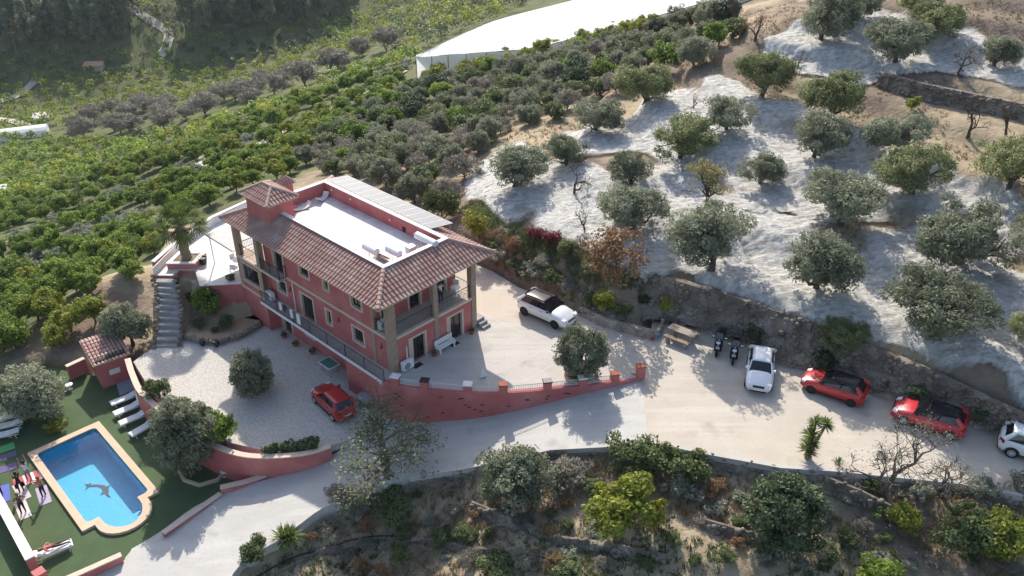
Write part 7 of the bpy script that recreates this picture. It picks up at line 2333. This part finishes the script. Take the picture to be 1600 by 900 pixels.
MB().hexa([(-7, -1.5, -1), (2.0, -1.5, -1), (2.0, 1.5, -1), (-7, 1.5, -1), (-7, -1.2, 1.5), (1.8, -1.2, 1.5), (1.8, 1.2, 1.5), (-7, 1.2, 1.5)]).build('cover', M['netting'], t)
def track(pts, w, label):
    Pn = smooth_path([tuple(ground(*p)) for p in pts], 6)
    mb = MB()
    for i, p in enumerate(Pn):
        d = (Pn[min(i + 1, len(Pn) - 1)] - Pn[max(i - 1, 0)]); d.z = 0; d.normalize(); nn = Vector((-d.y, d.x, 0)) * w / 2
        for s in (-1, -.33, .33, 1):
            x, y = p.x + nn.x * s, p.y + nn.y * s
            mb.v.append((x, y, float(zt(x, y)) + .22))
    for i in range(len(Pn) - 1):
        for k in range(3):
            a = i * 4 + k; mb.f.append((a, a + 1, a + 5, a + 4)); mb.m.append(0)
    return tag(mb.build('dirt_track', M['drive']), label, kind='structure')
track([(205, 12), (235, 34), (262, 52), (262, 72), (250, 88)], 3.2, 'pale track climbing the far slope between the pines')
track([(-20, 165), (30, 150), (60, 122)], 3, 'pale track at the left of the valley floor')
track([(-20, 180), (20, 190), (45, 200)], 3, 'pale lane beside the tunnel greenhouse')
track([(304, 268), (315, 258), (325, 245)], 3, 'short pale path between the citrus rows')
track([(-40, 402), (100, 347), (230, 295), (330, 259), (440, 210), (560, 151), (632, 112)], 1.6, 'pale grassy path between the citrus terraces')
def pole(px, py, h, label):
    g = ground(px, py)
    t = tag(empty('power_pole', g), label, 'pole', 'power poles')
    MB().tube([(0, 0, -.5), (0, 0, h)], [.14, .09], 6).build('mast', M['wood'], t)
    MB().box(-.9, .9, -.05, .05, h - .5, h - .38).build('crossarm', M['wood'], t)
    for x in (-.8, 0, .8): MB().lathe([(.05, 0), (.07, .08), (.03, .16)], 6, (x, 0, h - .38)).build('insulator', M['white'], t)
    return g + Vector((0, 0, h - .25))
A0 = pole(246, 78, 13, 'tall power pole beside the far track')
A1 = pole(134, 334, 6, 'power pole standing in the citrus slope')
A2 = pole(30, 95, 9, 'power pole at the left of the valley')
# black hoses on the lower slope
for (pts, lab) in (([(400, 905), (470, 870), (560, 846), (660, 848), (760, 862), (900, 890)], 'black irrigation hose curving along the lowest path'), ([(745, 800), (830, 830), (900, 848), (960, 855)], 'black hose along the tumbled wall')):
    Pn = [ground(*p) for p in pts]; Pn = smooth_path([(p.x, p.y, p.z + .12) for p in Pn], 6)
    Pn = [Vector((p.x, p.y, float(zt(p.x, p.y)) + .10)) for p in Pn]
    tag(MB().tube(Pn, .045, 6).build('irrigation_hose', M['clad']), lab, 'hose')
g = ground(372, 905)

# ------------------------------------------------------------------ haze in the air over the whole place
m = bpy.data.materials.new('haze_air'); m.use_nodes = True
nt = m.node_tree; nt.nodes.remove(nt.nodes['Principled BSDF'])
pv = nt.nodes.new('ShaderNodeVolumePrincipled')
pv.inputs['Color'].default_value = (.80, .88, 1.0, 1)
pv.inputs['Density'].default_value = .0001
pv.inputs['Anisotropy'].default_value = .25
nt.links.new(pv.outputs[0], nt.nodes['Material Output'].inputs['Volume'])
tag(MB().box(-332, 232, -4, 482, HAZE_Z0 - 1, 60).build('haze', m), 'thin bluish haze over the valley', None, None, 'stuff')
